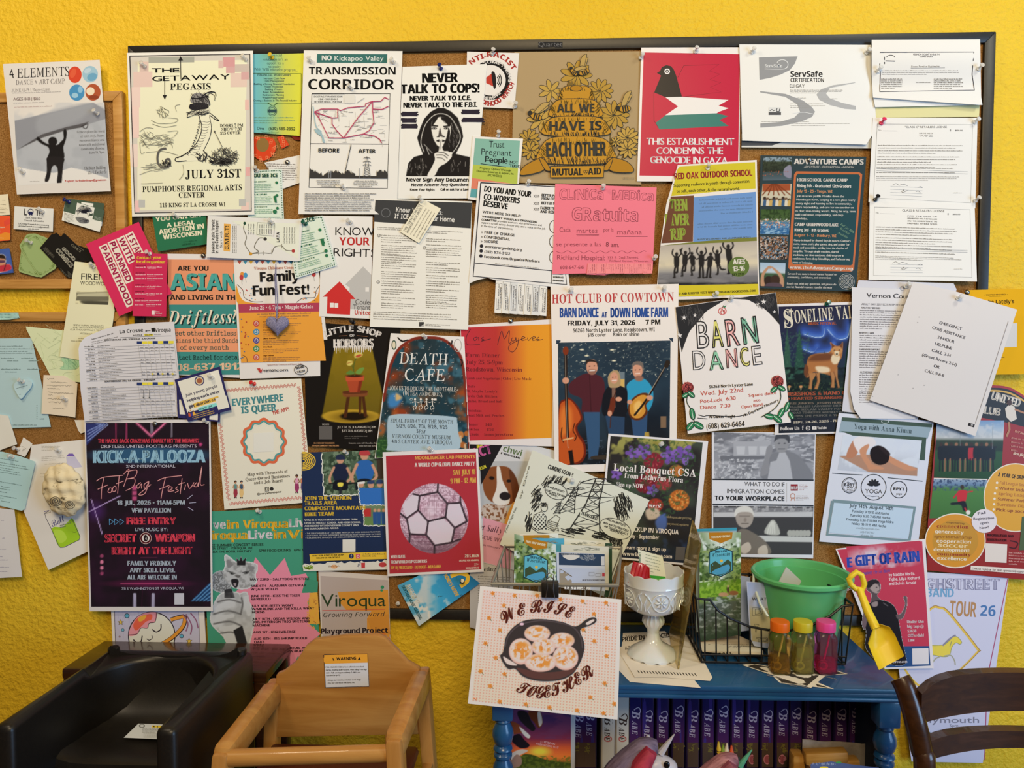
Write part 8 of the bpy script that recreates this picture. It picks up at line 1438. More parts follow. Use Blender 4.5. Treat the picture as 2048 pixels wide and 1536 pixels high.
for i,(q,lab,lay)in enumerate([([(1195,1295),(1330,1290),(1402,1376),(1260,1364)],'lowest white handbill of the stack under the milk glass compote',.0004),([(1380,1270),(1425,1355),(1420,1362),(1290,1352),(1262,1270)],'middle white handbill of the stack under the milk glass compote',.0010),([(1246,1266),(1330,1262),(1374,1318),(1402,1352),(1270,1355),(1242,1310)],'top white handbill of the stack, printed with bold capitals',.0016)]):
 s=S('hand%d'%i,'handbill',lab,'paper',PX,q,0,'d0c6b8',flat=T0+lay,group='handbills under the compote',**FL)
 if i==2:s.t('x','NO PRIDE IN GENOCIDE',1225,1285,1345,1274,9,'2a2622').g(1250,1292,1325,1300,2,'4a443c',sl=-.05,h=3).l([(1250+j*5,1270+(j%2)*3)for j in range(18)],1,'6a6258')
 s.hold=True
 if i:[s.l([(x,1341+(x-1275)*.05),(x+4,1346+(x-1275)*.05)],1.6,'2f2a26')for x in range(1275,1395,6)]
 s.end()
mat('milk_glass','dcdfe4',.12,coat=.6,sss=.15)
def compote():
 p=atz(1306,1309,T0+.002);r=thing('compote','white milk glass compote with scalloped rim holding packets','bowl',p);b=MB()
 w=lambda j,a,R,z:(R*(1+.012*math.cos(a*12))if 3>j else R,z+(.003*math.cos(a*12)if j<1 else 0))
 b.lathe([(.050,0),(.050,.004),(.044,.010),(.030,.019),(.018,.026),(.013,.036),(.0115,.046)],'milk_glass',48,wave=w);b.build('foot',r)
 b=MB();b.lathe([(.0115,.044),(.0125,.052),(.017,.058),(.021,.067),(.0205,.072),(.016,.080),(.0135,.086),(.016,.092)],'milk_glass',48,wave=lambda j,a,R,z:(R*(1+(.06*math.cos(a*16)if 2<j<6 else 0)),z));b.build('stem',r)
 b=MB();P=[(.014,.088),(.038,.090),(.048,.097),(.0525,.108),(.055,.125),(.0565,.143),(.058,.145),(.057,.150),(.0585,.166),(.056,.166),(.0535,.145),(.050,.115),(.042,.101),(.005,.098)]
 b.lathe(P,'milk_glass',96,wave=lambda j,a,R,z:(R,z+(.0035*abs(math.cos(a*7))if j in(8,9)else 0)))
 for k in range(5):
  a0=k*1.2566-1.45
  q=lambda u,v:((.0535+(.122-.122)*0+.0022+(v-.11)*.055)*math.cos(a0+u/.055),(.0557+(v-.11)*.055)*math.sin(a0+u/.055),v)
  b.tube([q(.017*math.cos(t),.121+.017*math.sin(t))for t in np.linspace(0,6.283,25)[:-1]],.0011,'milk_glass',6,closed=True)
  for i in range(8):t=i*.785;b.tube([q(.003*math.cos(t),.121+.003*math.sin(t)),q(.008*math.cos(t),.121+.008*math.sin(t)),q(.012*math.cos(t),.121+.012*math.sin(t))],[.0012,.0026,.0008],'milk_glass',6)
  b.ball(q(0,.121),.0028,'milk_glass',2)
  for sg in(-1,1):b.tube([q(sg*(.022+.004*math.sin(t*1.6)),.101+t*.0068)for t in range(6)],.0012,'milk_glass',6);b.tube([q(sg*.030,.104),q(sg*.032,.118),q(sg*.026,.132),q(sg*.031,.138)],.0011,'milk_glass',6)
 b.build('bowl',r)
 mat('red_foil','a81420',.3,coat=.3)
 for i in range(4):
  b=MB();b.box((-.016,-.0015,-.022),(.016,.0015,.022),'red_foil',.001);[b.tube([(-.014+k*.007,-.0018,-.02),(-.014+k*.007,-.0018,.02)],.0012,'red_foil',5)for k in range(5)]
  o=b.build('packet');o.location=p+Vector((-.032+i*.009,-.012+i*.008,.163-i*.002));o.rotation_euler=(-.5+.1*i,.35-.18*i,.3*i);tag(o,['frontmost','second','third','rearmost'][i]+' red foil packet in the milk glass compote','packet','red foil packets')
 return p
cp=compote()
s=S('gcard','card','white and green card sticking up out of the milk glass compote','card',Z11,[(1092,1102),(1245,1145),(1275,1330),(1120,1315)],0,'d8d8c4',d=-cp.y*1000-4,mat='glossy_print');s.q([(1112,1255),(1262,1270),(1275,1330),(1120,1315)],'3f9a3c').g(1140,1130,1235,1245,6,'6a7a68',sl=.25,h=6).t('x','COMFORT',1110,1195,1112,1120,12,'3f6a4a').g(1130,1275,1255,1310,3,'d8e4c8',sl=.08,h=5).end()
def ac():
 N_=[at(1400,1085,-.235),at(1352,1356,-.235),at(1338,1268,-.10),at(1384,1041,-.10)];b=MB();t=Vector((.003,0,0));b.raw([v for v in N_]+[v+t for v in N_],[(0,1,2,3),(7,6,5,4),(0,4,5,1),(1,5,6,2),(2,6,7,3),(3,7,4,0)],mat('amber_acrylic',(.80,.60,.22),.08,trans=.9,ior=1.3));tag(b.build('acrylic_panel',loc=N_[1]),'amber clear acrylic panel standing beside the milk glass compote','panel')
ac()
mat('black_wire','16161a',.4,spec=.4);mat('grey_wire','8d8a80',.4,metal=.4)
def basket():
 Y=-.205;A=[at(x,y,Y)for x,y in[(1392,1197),(1420,1200),(1436,1221),(1460,1237),(1498,1253),(1536,1260),(1580,1261),(1620,1252),(1660,1232),(1685,1212),(1706,1210)]];zb=T0+.004
 r=thing('wire_basket','black wire basket with a dipped front holding brochures and the bucket','basket',(A[5].x,-.12,T0));W2=Vector((0,.17,0))
 b=MB();b.tube(A,.0024,'black_wire',8)
 x0,x1=A[0].x+.012,A[-1].x-.012;zz=lambda x:float(np.interp(x,[p.x for p in A],[p.z for p in A]))
 for z in(zb,zb+.014):b.tube([(x0,Y,z),(x1,Y,z)],.002,'black_wire',6)
 for k in range(13):x=x0+(x1-x0)*(k+.3)/12.6;b.tube([(x,Y,zb),(x-.002,Y,zz(x))],.0015,'black_wire',6);b.tube([(x,Y,zb),(x,Y+.17,zb)],.0014,'black_wire',6)
 _p(b,'front_grid',r);b=MB();tp=A[0]+W2;tq=A[-1]+W2;b.tube([tp,tq],.0024,'black_wire',8);b.tube([(x0,Y+.17,zb),(x1,Y+.17,zb)],.002,'black_wire',6)
 for k in range(9):x=x0+(x1-x0)*k/8;b.tube([(x,Y+.17,zb),(x,Y+.17,tp.z)],.0015,'black_wire',6)
 _p(b,'back_grid',r)
 for P,x in((A[0],x0),(A[-1],x1)):
  b=MB();b.tube([P,P+W2],.0024,'black_wire',8);b.tube([(x,Y,zb),(x,Y+.17,zb)],.002,'black_wire',6)
  for k in range(6):y=Y+.17*k/5;b.tube([(x,y,zb),(P.x,y,P.z)],.0016,'black_wire',6)
  _p(b,'side_grid',r)
basket()
def wis(key,lab,Z,q,d,u0=0):
 s=S(key,'brochure',lab,'brochure',Z,q,0,'c9cfc9',d=d,mat='glossy_print',group='river county map brochures');q=np.array(q,float);L=lambda u,v:tuple(q[0]*(1-u)*(1-v)+q[1]*u*(1-v)+q[2]*u*v+q[3]*(1-u)*v);h=(q[3]-q[0])[1]/q[0][0]if 0 else 1
 ar=np.linalg.norm(q[1]-q[0]);m=s.im(q,1.3);bt=np.linalg.norm(q[3]-q[0])/ar
 m.fill('c9d2cc').nz(ar*.2,'4f6a34',.36,.5,3,m=np.clip(1.6*abs(m.u-.5)+m.v*1.2-.15,0,1)).nz(ar*.07,'7f9450',.5,.6,5,m=(m.v>.15)*.8).nz(ar*.05,'2f4424',.55,.62,9,m=(m.v>.1)*.8)
 if bt>2:m.mix(np.clip((m.v-.44)*12,0,1),'7fa838').nz(ar*.06,'5a8428',.5,.6,4,m=((m.v>.46)&(m.v<.6))*1.).mix(np.clip((m.v-.6)*14,0,1),'55605a').nz(ar*.06,'9aa6a8',.52,.6,8,st=(.5,1.4),m=(m.v>.6)*.9).nz(ar*.1,'3a4a3a',.5,.6,12,m=(m.v>.6)*.7).mix(np.clip((m.v-.87)*9,0,1),'33463a').e(*L(.58,.59),ar*.12,ar*.05,'b08a6a').e(*L(.82,.585),ar*.12,ar*.055,'8a6044').e(*L(.69,.55),ar*.03,ar*.07,'4a3a30').e(*L(.69,.515),ar*.03,ar*.025,'b8a080')
 m.done('cover_photo');s.p([L(.22,.0),L(.80,.0),L(.78,.06*2.7/bt),L(.52,.10*2.7/bt),L(.24,.06*2.7/bt)],'a8701f').t('x','FREE MAP INSIDE!',*L(.28,.052*2.7/bt),*L(.74,.045*2.7/bt),ar*.055,'e8dcb8')
 v=lambda y:y*2.7/bt;H=[(.52,v(.135)),(.80,v(.175)),(.81,v(.36)),(.52,v(.41)),(.22,v(.37)),(.23,v(.175))]
 H=[(a,min(c,1))for a,c in H];s.p([L(*p)for p in H],'1f3440').p([L(.52+(a-.52)*.92,v(.27)+(c-v(.27))*.93)for a,c in H],'5aa6b8')
 if v(.38)<.99:s.p([L(.26,v(.29)),L(.38,v(.26)),L(.52,v(.30)),L(.68,v(.25)),L(.77,v(.28)),L(.77,v(.355)),L(.52,v(.395)),L(.26,v(.36))],'3a4a34').p([L(.5,v(.32)),L(.7,v(.30)),L(.72,v(.35)),L(.52,v(.385)),L(.3,v(.36))],'4a90b0',sm=1)
 else:s.p([L(.26,v(.29)),L(.38,v(.26)),L(.52,v(.30)),L(.68,v(.25)),L(.77,v(.28)),L(.77,.97),L(.26,.97)],'3a4a34')
 s.e(*L(.53,v(.262)),ar*.035,ar*.035,'d8a83a').t('x','DRIFTLESS',*L(.38,v(.188)),*L(.66,v(.182)),ar*.05,'1f3440').t('J','Wisconsin',*L(.30,v(.222)),*L(.74,v(.215)),ar*.085,'1f2c30').end()
wis('wis1','tall river brochure with a blue badge, standing in the black wire basket',Z21,[(200,130),(625,125),(622,1175),(200,1245)],120)
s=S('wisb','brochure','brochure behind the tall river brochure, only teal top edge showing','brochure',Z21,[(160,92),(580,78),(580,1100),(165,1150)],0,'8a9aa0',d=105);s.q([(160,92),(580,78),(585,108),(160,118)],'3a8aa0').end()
s=S('whate','card','cream and blue card with outlined capitals leaning behind the green bucket','card',Z21,[(682,630),(1000,650),(1000,1330),(760,1290),(715,1200)],0,'a8b0c8',d=150,mat='glossy_print')
m=s.im([(690,640),(995,655),(995,1280),(735,1240)],2);m.vg((0,'8f9fc4'),(.38,'a3a8bc'),(.48,'b0a682'),(1,'a9a288')).nz(120,'9a8f6a',.5,.7,m=(m.v>.45)*.6).done()
s.t('b','WHATEVER',738,822,1000,826,30,'2a2a2e').t('o','DO',742,978,985,978,78,'33332f').t('o','T',752,1145,800,1150,78,'33332f').t('o','TO',785,1250,900,1245,44,'33332f').end()
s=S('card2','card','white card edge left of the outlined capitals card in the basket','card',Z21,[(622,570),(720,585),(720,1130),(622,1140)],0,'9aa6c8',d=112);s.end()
s=S('flatb','brochure','folded white brochure lying on the wire basket floor','brochure',Z21,[(195,1215),(600,1180),(830,1290),(860,1400),(230,1350)],0,'c9bba8',flat=T0+.008,**FL);s.q([(210,1262),(830,1290),(850,1350),(225,1340)],'d2cabc').g(400,1272,820,1320,3,'55504a',h=9).p([(250,1290),(300,1270),(330,1300),(260,1315)],'2a2826',sm=1).t('x','R CALL',320,1388,540,1372,22,'2a2622').end()
mat('green_plastic','5cb676',.35,spec=.4,coat=.15)
def bucket():
 p=at(1603,1146,-.125);zb=T0+.0075;H=p.z-zb;r=thing('bucket','green plastic toy bucket behind the three bubble bottles','bucket',(p.x,-.125,zb));b=MB()
 b.lathe([(.060,0),(.062,.004),(.083,H-.012),(.090,H-.011),(.0965,H-.006),(.097,H),(.094,H+.003),(.089,H+.001),(.087,H-.006),(.064,.006),(.002,.005)],'green_plastic',64);b.build('pail',r)
 b=MB();h=[(-.094,0,H-.004),(-.097,-.02,H-.02),(-.090,-.05,H-.045),(-.065,-.075,H-.062),(0,-.094,H-.07),(.065,-.08,H-.062),(.092,-.05,H-.045),(.097,-.02,H-.02),(.094,0,H-.004)];h=[(x,y if abs(x)>.08 else y-.006,z)for x,y,z in h];q=h[:4];b.tube([(-.0945,.0,H-.002),(-.0985,-.012,H-.02),(-.093,-.04,H-.05),(-.082,-.055,H-.07)],.0028,mat('bail_white','c9d4cc',.4),8);b.build('handle',r)
 b=MB();b.box((-.022,-.001,-.03),(.022,.001,.03),mat('grey_paper','b9bcb4',.7));o=b.build('note');o.location=(p.x-.018,-.10,zb+H-.034);o.rotation_euler=(-.5,.75,.1);tag(o,'grey paper scrap poking up inside the green bucket','paper');return p
bp=bucket()
def bottle(px,capc,liq,lab,fill,nm):
 p=atz(px,1343,T0+.0015);r=thing('bubble_bottle',lab,'bottle',p,'bubble bottles');b=MB();H=.082;n=40
 sq=lambda a:1/max(abs(math.cos(a)),abs(math.sin(a)))**.72
 pl=mat('plastic_'+nm,tuple(s2l(hx(liq))**.5),.08,trans=.93,ior=1.2);wv=lambda j,a,R,z:(R*(sq(a)*.9 if R>.014 else 1)*(1-(.03 if int(z*500)%2 and.02<z<.055 else 0)),z)
 b.lathe([(.016,0),(.0195,.003),(.0198,.010)]+[(.0198,.012+.0035*i)for i in range(14)]+[(.0195,.066),(.017,.073),(.0135,.078),(.0132,H)],pl,n,Matrix.Translation((0,0,0)),wave=wv);b.build('flask',r)
 b=MB();b.lathe([(.014,.004),(.0172,.006),(.0172,fill),(.001,fill)],mat('soap_'+nm,tuple(s2l(hx(liq))**.7),.1,trans=.75,ior=1.15),n,wave=wv);b.build('liquid',r)
 b=MB();b.lathe([(.0155,H-.004),(.0172,H-.003),(.0175,H+.012),(.0165,H+.0145),(.001,H+.015)],mat('cap_'+nm,capc,.4),36,wave=lambda j,a,R,z:(R*(1+.012*math.cos(a*24)),z));b.build('cap',r)
 b=MB();mw=mat('wand_'+nm,liq if nm=='pink' else 'd0cc98',.4);b.tube([(-.004,0,.02),(.006,0,.07)],.0016,mw,6);b.tube([(-.005+.0065*math.cos(t),0,.013+.0065*math.sin(t))for t in np.linspace(0,6.28,15)[:-1]],.0018,mw,6,closed=True);b.build('wand',r)
for a in[(1558,'e06a12','b8862c','amber bubble bottle with an orange cap, leftmost beside the wire basket',.03,'orange'),(1604,'c9bc2c','cdbf62','pale yellow bubble bottle with yellow cap, between amber and pink ones',.05,'yellow'),(1650,'e0489a','d8407a','pink bubble bottle with a bright pink cap, nearest the yellow shovel',.026,'pink')]:bottle(*a)
for i,(q,lab,z)in enumerate([([(1484,1330),(1500,1326),(1650,1352),(1622,1376)],'dark bordered photo card poking out under the amber bottle',.0009),([(1545,1352),(1590,1346),(1668,1378),(1560,1366)],'lower dark bordered photo card under the bubble bottles',.0004),([(1640,1330),(1696,1348),(1640,1352),(1600,1340)],'dark bordered photo card right of the pink bottle',.0005)]):
 s=S('pc%d'%i,'photo_card',lab,'card',PX,q,0,'d0ccc4',flat=T0+z,group='photo cards under the bottles',**FL);q=np.array(q,float);c=q.mean(0);s.q(c+(q-c)*.86,'3a3634').g(c[0]-30,c[1],c[0]+30,c[1]+6,2,'77716c',sl=.25,h=2).end()
mat('yellow_plastic','ecd030',.38,spec=.4)
def shovel():
 P=lambda x,y,Y:at(x,y,Y);r=thing('toy_shovel','yellow plastic toy shovel leaning from bucket rim to bookcase edge','shovel',P(1740,1250,-.25));b=MB()
 b.tube([P(x,y,-.222)for x,y in[(1702,1152),(1713,1144),(1723,1150),(1729,1168),(1725,1179),(1711,1178),(1701,1168),(1698,1158)]],.0052,'yellow_plastic',10,closed=True);_p(b,'grip',r)
 b=MB();b.tube([P(1719,1178,-.224),P(1735,1222,-.245),P(1752,1257,-.262)],[.006,.0078,.0085],'yellow_plastic',12);_p(b,'shaft',r)
 b=MB();vs=[];fs=[];n,m_=10,12
 for j in range(m_+1):
  t=j/m_;A=np.array([1734+(1758-1734)*t,1284+(1340-1284)*t])if t>.25 else np.array([1737+10*(.25-t)/.25,1284-26*(.25-t)/.25+16*t]);B=np.array([1784+(1809-1784)*t,1256+(1312-1256)*t])if t>.2 else np.array([1784-22*(.2-t)/.2,1256-7*(.2-t)/.2])
  for i in range(n+1):
   u=i/n;q=A+(B-A)*u;e_=abs(u-.5)*2;vs.append(P(q[0],q[1],-.262-.03*t-.012*e_**4));
 for j in range(m_):
  for i in range(n):k=j*(n+1)+i;fs.append((k,k+1,k+n+2,k+n+1))
 nv=len(vs);vs2=[v+Vector((0,.003,0))for v in vs];fs2=[tuple(nv+i for i in reversed(f))for f in fs];rim=[i for i in range(n+1)]+[(j+1)*(n+1)+n for j in range(m_)]+[m_*(n+1)+n-1-i for i in range(n)]+[(m_-1-j)*(n+1)for j in range(m_-1)]
 b.raw(vs+vs2,fs+fs2+[(rim[i],nv+rim[i],nv+rim[(i+1)%len(rim)],rim[(i+1)%len(rim)])for i in range(len(rim))],'yellow_plastic',True);_p(b,'blade',r)
shovel()
def rack():
 z=at(1010,1093,-.07).z;Yf=atz(985,1168,z).y;L0,L1=at(1010,1093,-.07),at(1243,1107,-.07);F0,F1=atz(984,1168,z),atz(1240,1186,z);F0.y=F1.y=Yf;L0.z=L1.z=F0.z=F1.z=z
 r=thing('wire_rack','grey wire rack full of brochures above the skillet print','rack',(L0.x,-.1,T0));b=MB();b.tube([L0,F0,F0+Vector((.012,0,0)),F1,L1],.0034,'grey_wire',8,closed=True);_p(b,'rim',r);b=MB()
 zb=T0+.003;bx0,bx1=max(F0.x,BX0)+.02,F1.x-.03;by0,by1=Yf+.03,-.075
 for k in range(9):x=bx0+(bx1-bx0)*k/8;X=F0.x+(F1.x-F0.x)*k/8;b.tube([(X,Yf,z),(x,by0,zb),(x,by1,zb),(x,-.07,z)],.0014,'grey_wire',6)
 for k in range(4):
  y=by0+(by1-by0)*k/3;b.tube([(F0.x+(L0.x-F0.x)*k/3,Yf+(-.07-Yf)*k/3,z),(bx0,y,zb),(bx1,y,zb),(F1.x+(L1.x-F1.x)*k/3,Yf+(-.07-Yf)*k/3,z)],.0014,'grey_wire',6)
 _p(b,'grid',r);return Yf,z
RY,RZ=rack()
for q,c,d,lab in[([(480,328),(1000,316),(1010,1000),(480,1000)],'d8d4c4',96,'rearmost white brochure in the grey wire rack'),([(520,345),(880,340),(890,1000),(520,1000)],'a8741f',104,'ochre topped brochure near the back of the grey rack'),([(530,385),(1080,385),(1085,1000),(560,1000)],'4a94ac',112,'teal brochure behind the badge brochure in the grey rack'),([(1085,385),(1690,440),(1700,1100),(1085,1050)],'cfc8b4',100,'white brochure at the back right of the grey rack'),([(1040,470),(1690,500),(1690,1100),(1040,1060)],'c4beac',122,'white edged brochure second from front in the grey rack'),([(1640,450),(1735,455),(1735,1190),(1640,1190)],'2f4430',116,'dark green brochure at the right end of the grey rack')]:
 s=S('rb%d'%d,'brochure',lab,'brochure',Z17,q,0,c,d=d,group='brochures in the grey wire rack');q=np.array(q);s.scr(q[:,0].mean(),q[:2,1].mean()+50,200 if d<123 and d!=116 else 40,20,20,60,5,'7a7a6a',5,.3).end()
wis('wis2','badge brochure with trees at the front left of the grey wire rack',Z17,[(400,325),(968,470),(975,1040),(395,1005)],138)
s=S('explore','brochure','pale blue barn brochure at the front right of the grey wire rack','brochure',Z17,[(975,572),(1635,600),(1640,1110),(985,1050)],0,'ccd0da',d=134,mat='glossy_print')
s.q([(1008,585),(1635,605),(1635,765),(1010,750)],'2f4058').p([(1060,620),(1290,620),(1240,670),(1140,680)],'c9c4bc',sm=1).scr(1400,650,110,40,60,30,6,'8a9098',30,1).t('x','DISTILLERY',1045,612,1300,608,18,'b9b4ac').rc(1585,635,1632,755,'c9ccd4').q([(1010,790),(1635,800),(1640,1105),(1012,1050)],'b4bccf').p([(1015,800),(1060,820),(1185,905),(1185,1090),(1015,1050)],'8f8474').l([(1020,805),(1060,825),(1188,908)],10,'6a5f50').t('x','DRIFTLESS DOWNTOWN',1330,970,1630,968,22,'4a4a58').fr([(1420,850),(1490,850),(1490,900),(1420,900)],4,'5a5a6a').fr([(1510,870),(1580,870),(1580,905),(1510,905)],4,'5a5a6a').rc(1600,860,1635,905,'a83a4a').q([(1085,1015),(1440,1030),(1440,1095),(1085,1080)],'d4d2cc').t('S','EXPLORE',1100,1078,1425,1092,40,'4a3a34').end()
s=S('werise','art_print','square gingham print of a skillet of biscuits, clipped to the wire rack','print',Z15,[(142,113),(1140,208),(1113,1057),(55,943)],0,'f8ecdf',d=-RY*1000+8,th=.6,warp=lambda u,v:(322+RY*1000)*np.clip(v,-.1,1.1))
q0=np.array([(142,113),(1140,208),(1113,1057),(55,943)],float);L=lambda u,v:tuple(q0[0]*(1-u)*(1-v)+q0[1]*u*(1-v)+q0[2]*u*v+q0[3]*(1-u)*v)
m=s.im([L(.025,.03),L(.975,.03),L(.975,.97),L(.025,.97)],2.2);m.vg((0,'f4dcd4'),(.4,'f8e4d4'),(1,'fbe8cc')).done();s.ly+=1;s.hold=True
for i in range(46):
 for j in range(40):s.q([L(.03+i*.0207,.035+j*.0238),L(.03+i*.0207+.009,.035+j*.0238),L(.03+i*.0207+.009,.035+j*.0238+.011),L(.03+i*.0207,.035+j*.0238+.011)],'eab096')
s.hold=False;s.ly+=2
for x,y in[(232,165),(385,180),(545,180),(710,207),(865,220),(1030,232),(310,250),(945,310),(205,338),(1035,410),(282,425),(180,518),(948,503),(252,620),(1035,608),(145,715),(315,735),(1022,800),(215,820),(922,900),(282,930),(465,948),(632,972),(828,992),(1015,1012),(1090,945),(870,420)]:
 s.ly+=1;s.hold=True;s.l([(x+10,y+8),(x+rnd.randint(12,22),y+rnd.randint(12,26))],4,'6a6a3a')
 for k in range(5):a=k*1.257+x;s.e(x+9*math.cos(a),y+9*math.sin(a),8,6,'eb9a4c',rot=math.degrees(a),n=10)
 s.hold=False;s.e(x,y,5,5,'d8702c',n=10)
Cb='5a241c'
s.tp('C','WE',[(318,385),(390,335),(470,312)],84,Cb).tp('C','RISE',[(498,302),(590,300),(690,315),(785,345)],88,Cb).tp('C','TOGETHER',[(395,855),(480,892),(580,905),(680,885),(780,845),(880,785),(955,735)],84,Cb)
m=s.im([(275,320),(980,320),(980,800),(275,800)],1.2);al=np.zeros(m.X.shape);Ir='3a3230'
add(m.pm([(310,545),(325,470),(380,400),(460,355),(580,345),(720,365),(800,395),(840,388),(890,350),(940,332),(965,345),(955,375),(900,400),(850,425),(875,500),(880,560),(860,630),(830,690),(790,740),(720,775),(620,788),(520,780),(440,750),(390,700),(340,700),(300,650),(282,605),(300,585)]),Ir)
m.p([(890,375),(935,350),(948,358),(905,388)],'f6e0d4').p([(305,612),(340,630),(400,668),(385,675),(330,660)],'f6e0d4').p([(400,690),(560,722),(700,716),(820,690),(780,735),(700,768),(600,775),(480,755)],'5a3a34').l([(320,540),(345,460),(420,390),(560,358),(700,372),(800,405),(850,470),(865,550)],7,'55494a').e(437,382,14,10,'e8c0cc')
for x,y,rx,ry in[(545,450,90,58),(720,500,88,56),(430,575,84,92),(590,545,84,62),(745,620,90,88),(570,655,112,64)]:e_=m.em(x,y,rx,ry,6);m.mix(e_,'d8a898').mix(m.em(x,y-4,rx*.92,ry*.9,14),'f0dcd0').nz(26,'e0903c',.48,.62,int(x),amt=.95,m=m.em(x,y-8,rx*.8,ry*.7,24)).nz(14,'c8702c',.58,.7,int(y),amt=.8,m=m.em(x,y-8,rx*.7,ry*.6,24))
m.keep=al;m.done('skillet_art');s.l([(95,912),(105,905),(112,918),(122,906)],5,'e0703c').end()
def clip():
 c=at(1100,1176,RY-.012);r=thing('binder_clip','black binder clip holding the skillet print to the wire rack','clip',c);b=MB();w=.015
 b.prism([(-.010,-.014),(.010,-.014),(.0075,.012),(-.0075,.012)],w*2,'black_plastic',Matrix.Translation((-w,0,0))@Matrix.Rotation(-math.pi/2,4,'Z'),bev=.001);b.build('body',r)
 for sg in(-1,1):b=MB();b.tube([(-.008,sg*.011,-.014),(-.005,sg*.014,.004),(-.007,sg*.012,.020),(0,sg*.011,.023),(.007,sg*.012,.020),(.005,sg*.014,.004),(.008,sg*.011,-.014)],.0009,'steel',6);b.build('handle',r)
clip()
mat('pale_wood',rough=.34,spec=.4,coat=.25,hook=wood_h('9f6c30','b27f40','c39450',(1.2,14,14)));mat('pale_wood_up',rough=.34,coat=.25,hook=wood_h('9f6c30','b27f40','c39450',(12,12,1.2)))
def highchair():
 r=thing('high_chair','pale wooden high chair with an orange warning label on its back','high chair',(-.39,-.36,0));Y=-.25
 b=MB();O=[at(x,y,Y)for x,y in[(548,1476),(551,1350),(565,1345),(590,1325),(612,1292),(628,1280),(690,1273),(755,1271),(770,1277),(788,1296),(815,1325),(838,1338),(842,1350),(842,1470)]];b.prism([(p.x,p.z)for p in O],.018,'pale_wood',Matrix.Translation((0,Y,0)),bev=.004);_p(b,'backrest',r)
 for sd,X0,X1,xo in((-1,at(545,1360,-.25).x,at(447,1490,-.47).x,-.03),(1,at(843,1340,-.25).x,at(790,1465,-.47).x,.03)):
  zb,zf=at(545,1362,-.25).z,at(445,1488,-.47).z
  if sd>0:zb,zf=at(843,1338,-.25).z,at(790,1460,-.47).z
  b=MB();beam(b,(X0,-.245,zb-.023),(X1,-.48,zf-.023),.034,.046,'pale_wood',.012);_p(b,'arm',r)
  b=MB();beam(b,(X1,-.468,zf-.01),(X1+xo*1.4,-.53,0),.026,.040,'pale_wood_up',.006,(0,1,0));_p(b,'leg',r);b=MB();beam(b,(X0,-.242,zb-.005),(X0+xo*1.6,-.20,0),.026,.036,'pale_wood_up',.006,(0,1,0));_p(b,'leg',r)
  b=MB();beam(b,(X0+xo*.4,-.24,.60),(X1+xo*.2,-.48,.60),.02,.03,'pale_wood',.004);_p(b,'side_rail',r)
 p,q=at(452,1516,-.472),at(788,1506,-.472);b=MB();b.tube([p,q],.0135,'pale_wood',16);_p(b,'front_rail',r)
 z=.655;b=MB();b.box((-.53,-.45,z-.02),(-.25,-.26,z),'maroon_vinyl',.008);_p(b,'seat',r)
 s=S('warn','warning_label',None,None,Z14,[(843,577),(1145,570),(1156,796),(856,804)],0,'c4bcb4',d=251,th=.1);s.q([(843,577),(1145,570),(1148,632),(846,640)],'d08a2a').fr([(845,579),(1144,572),(1154,794),(857,802)],4,'2a2422').t('x','WARNING',932,616,1065,612,20,'241c14').p([(897,619),(918,618),(907,598)],'241c14').p([(1077,614),(1098,613),(1087,593)],'241c14')
 for i,(tx,x1)in enumerate([('FALL HAZARD: Children have suffered severe head',1118),('injuries, including skull fractures, when falling from high',1138),('chairs. Falls can happen suddenly if child is not',1096),('restrained properly.',958),('',0),('- Always use restraints, and adjust to fit snugly.',1100),('- Stay near and watch child during use.',1056)]):
  if tx:s.t('R',tx,858+i*1.2,668+i*19-(i>4)*6,x1,664+i*19-(i>4)*6,9.5,'3a3430')
 s.end();s.ob.parent=r;s.ob.location=s.ob.location-r.location
highchair()
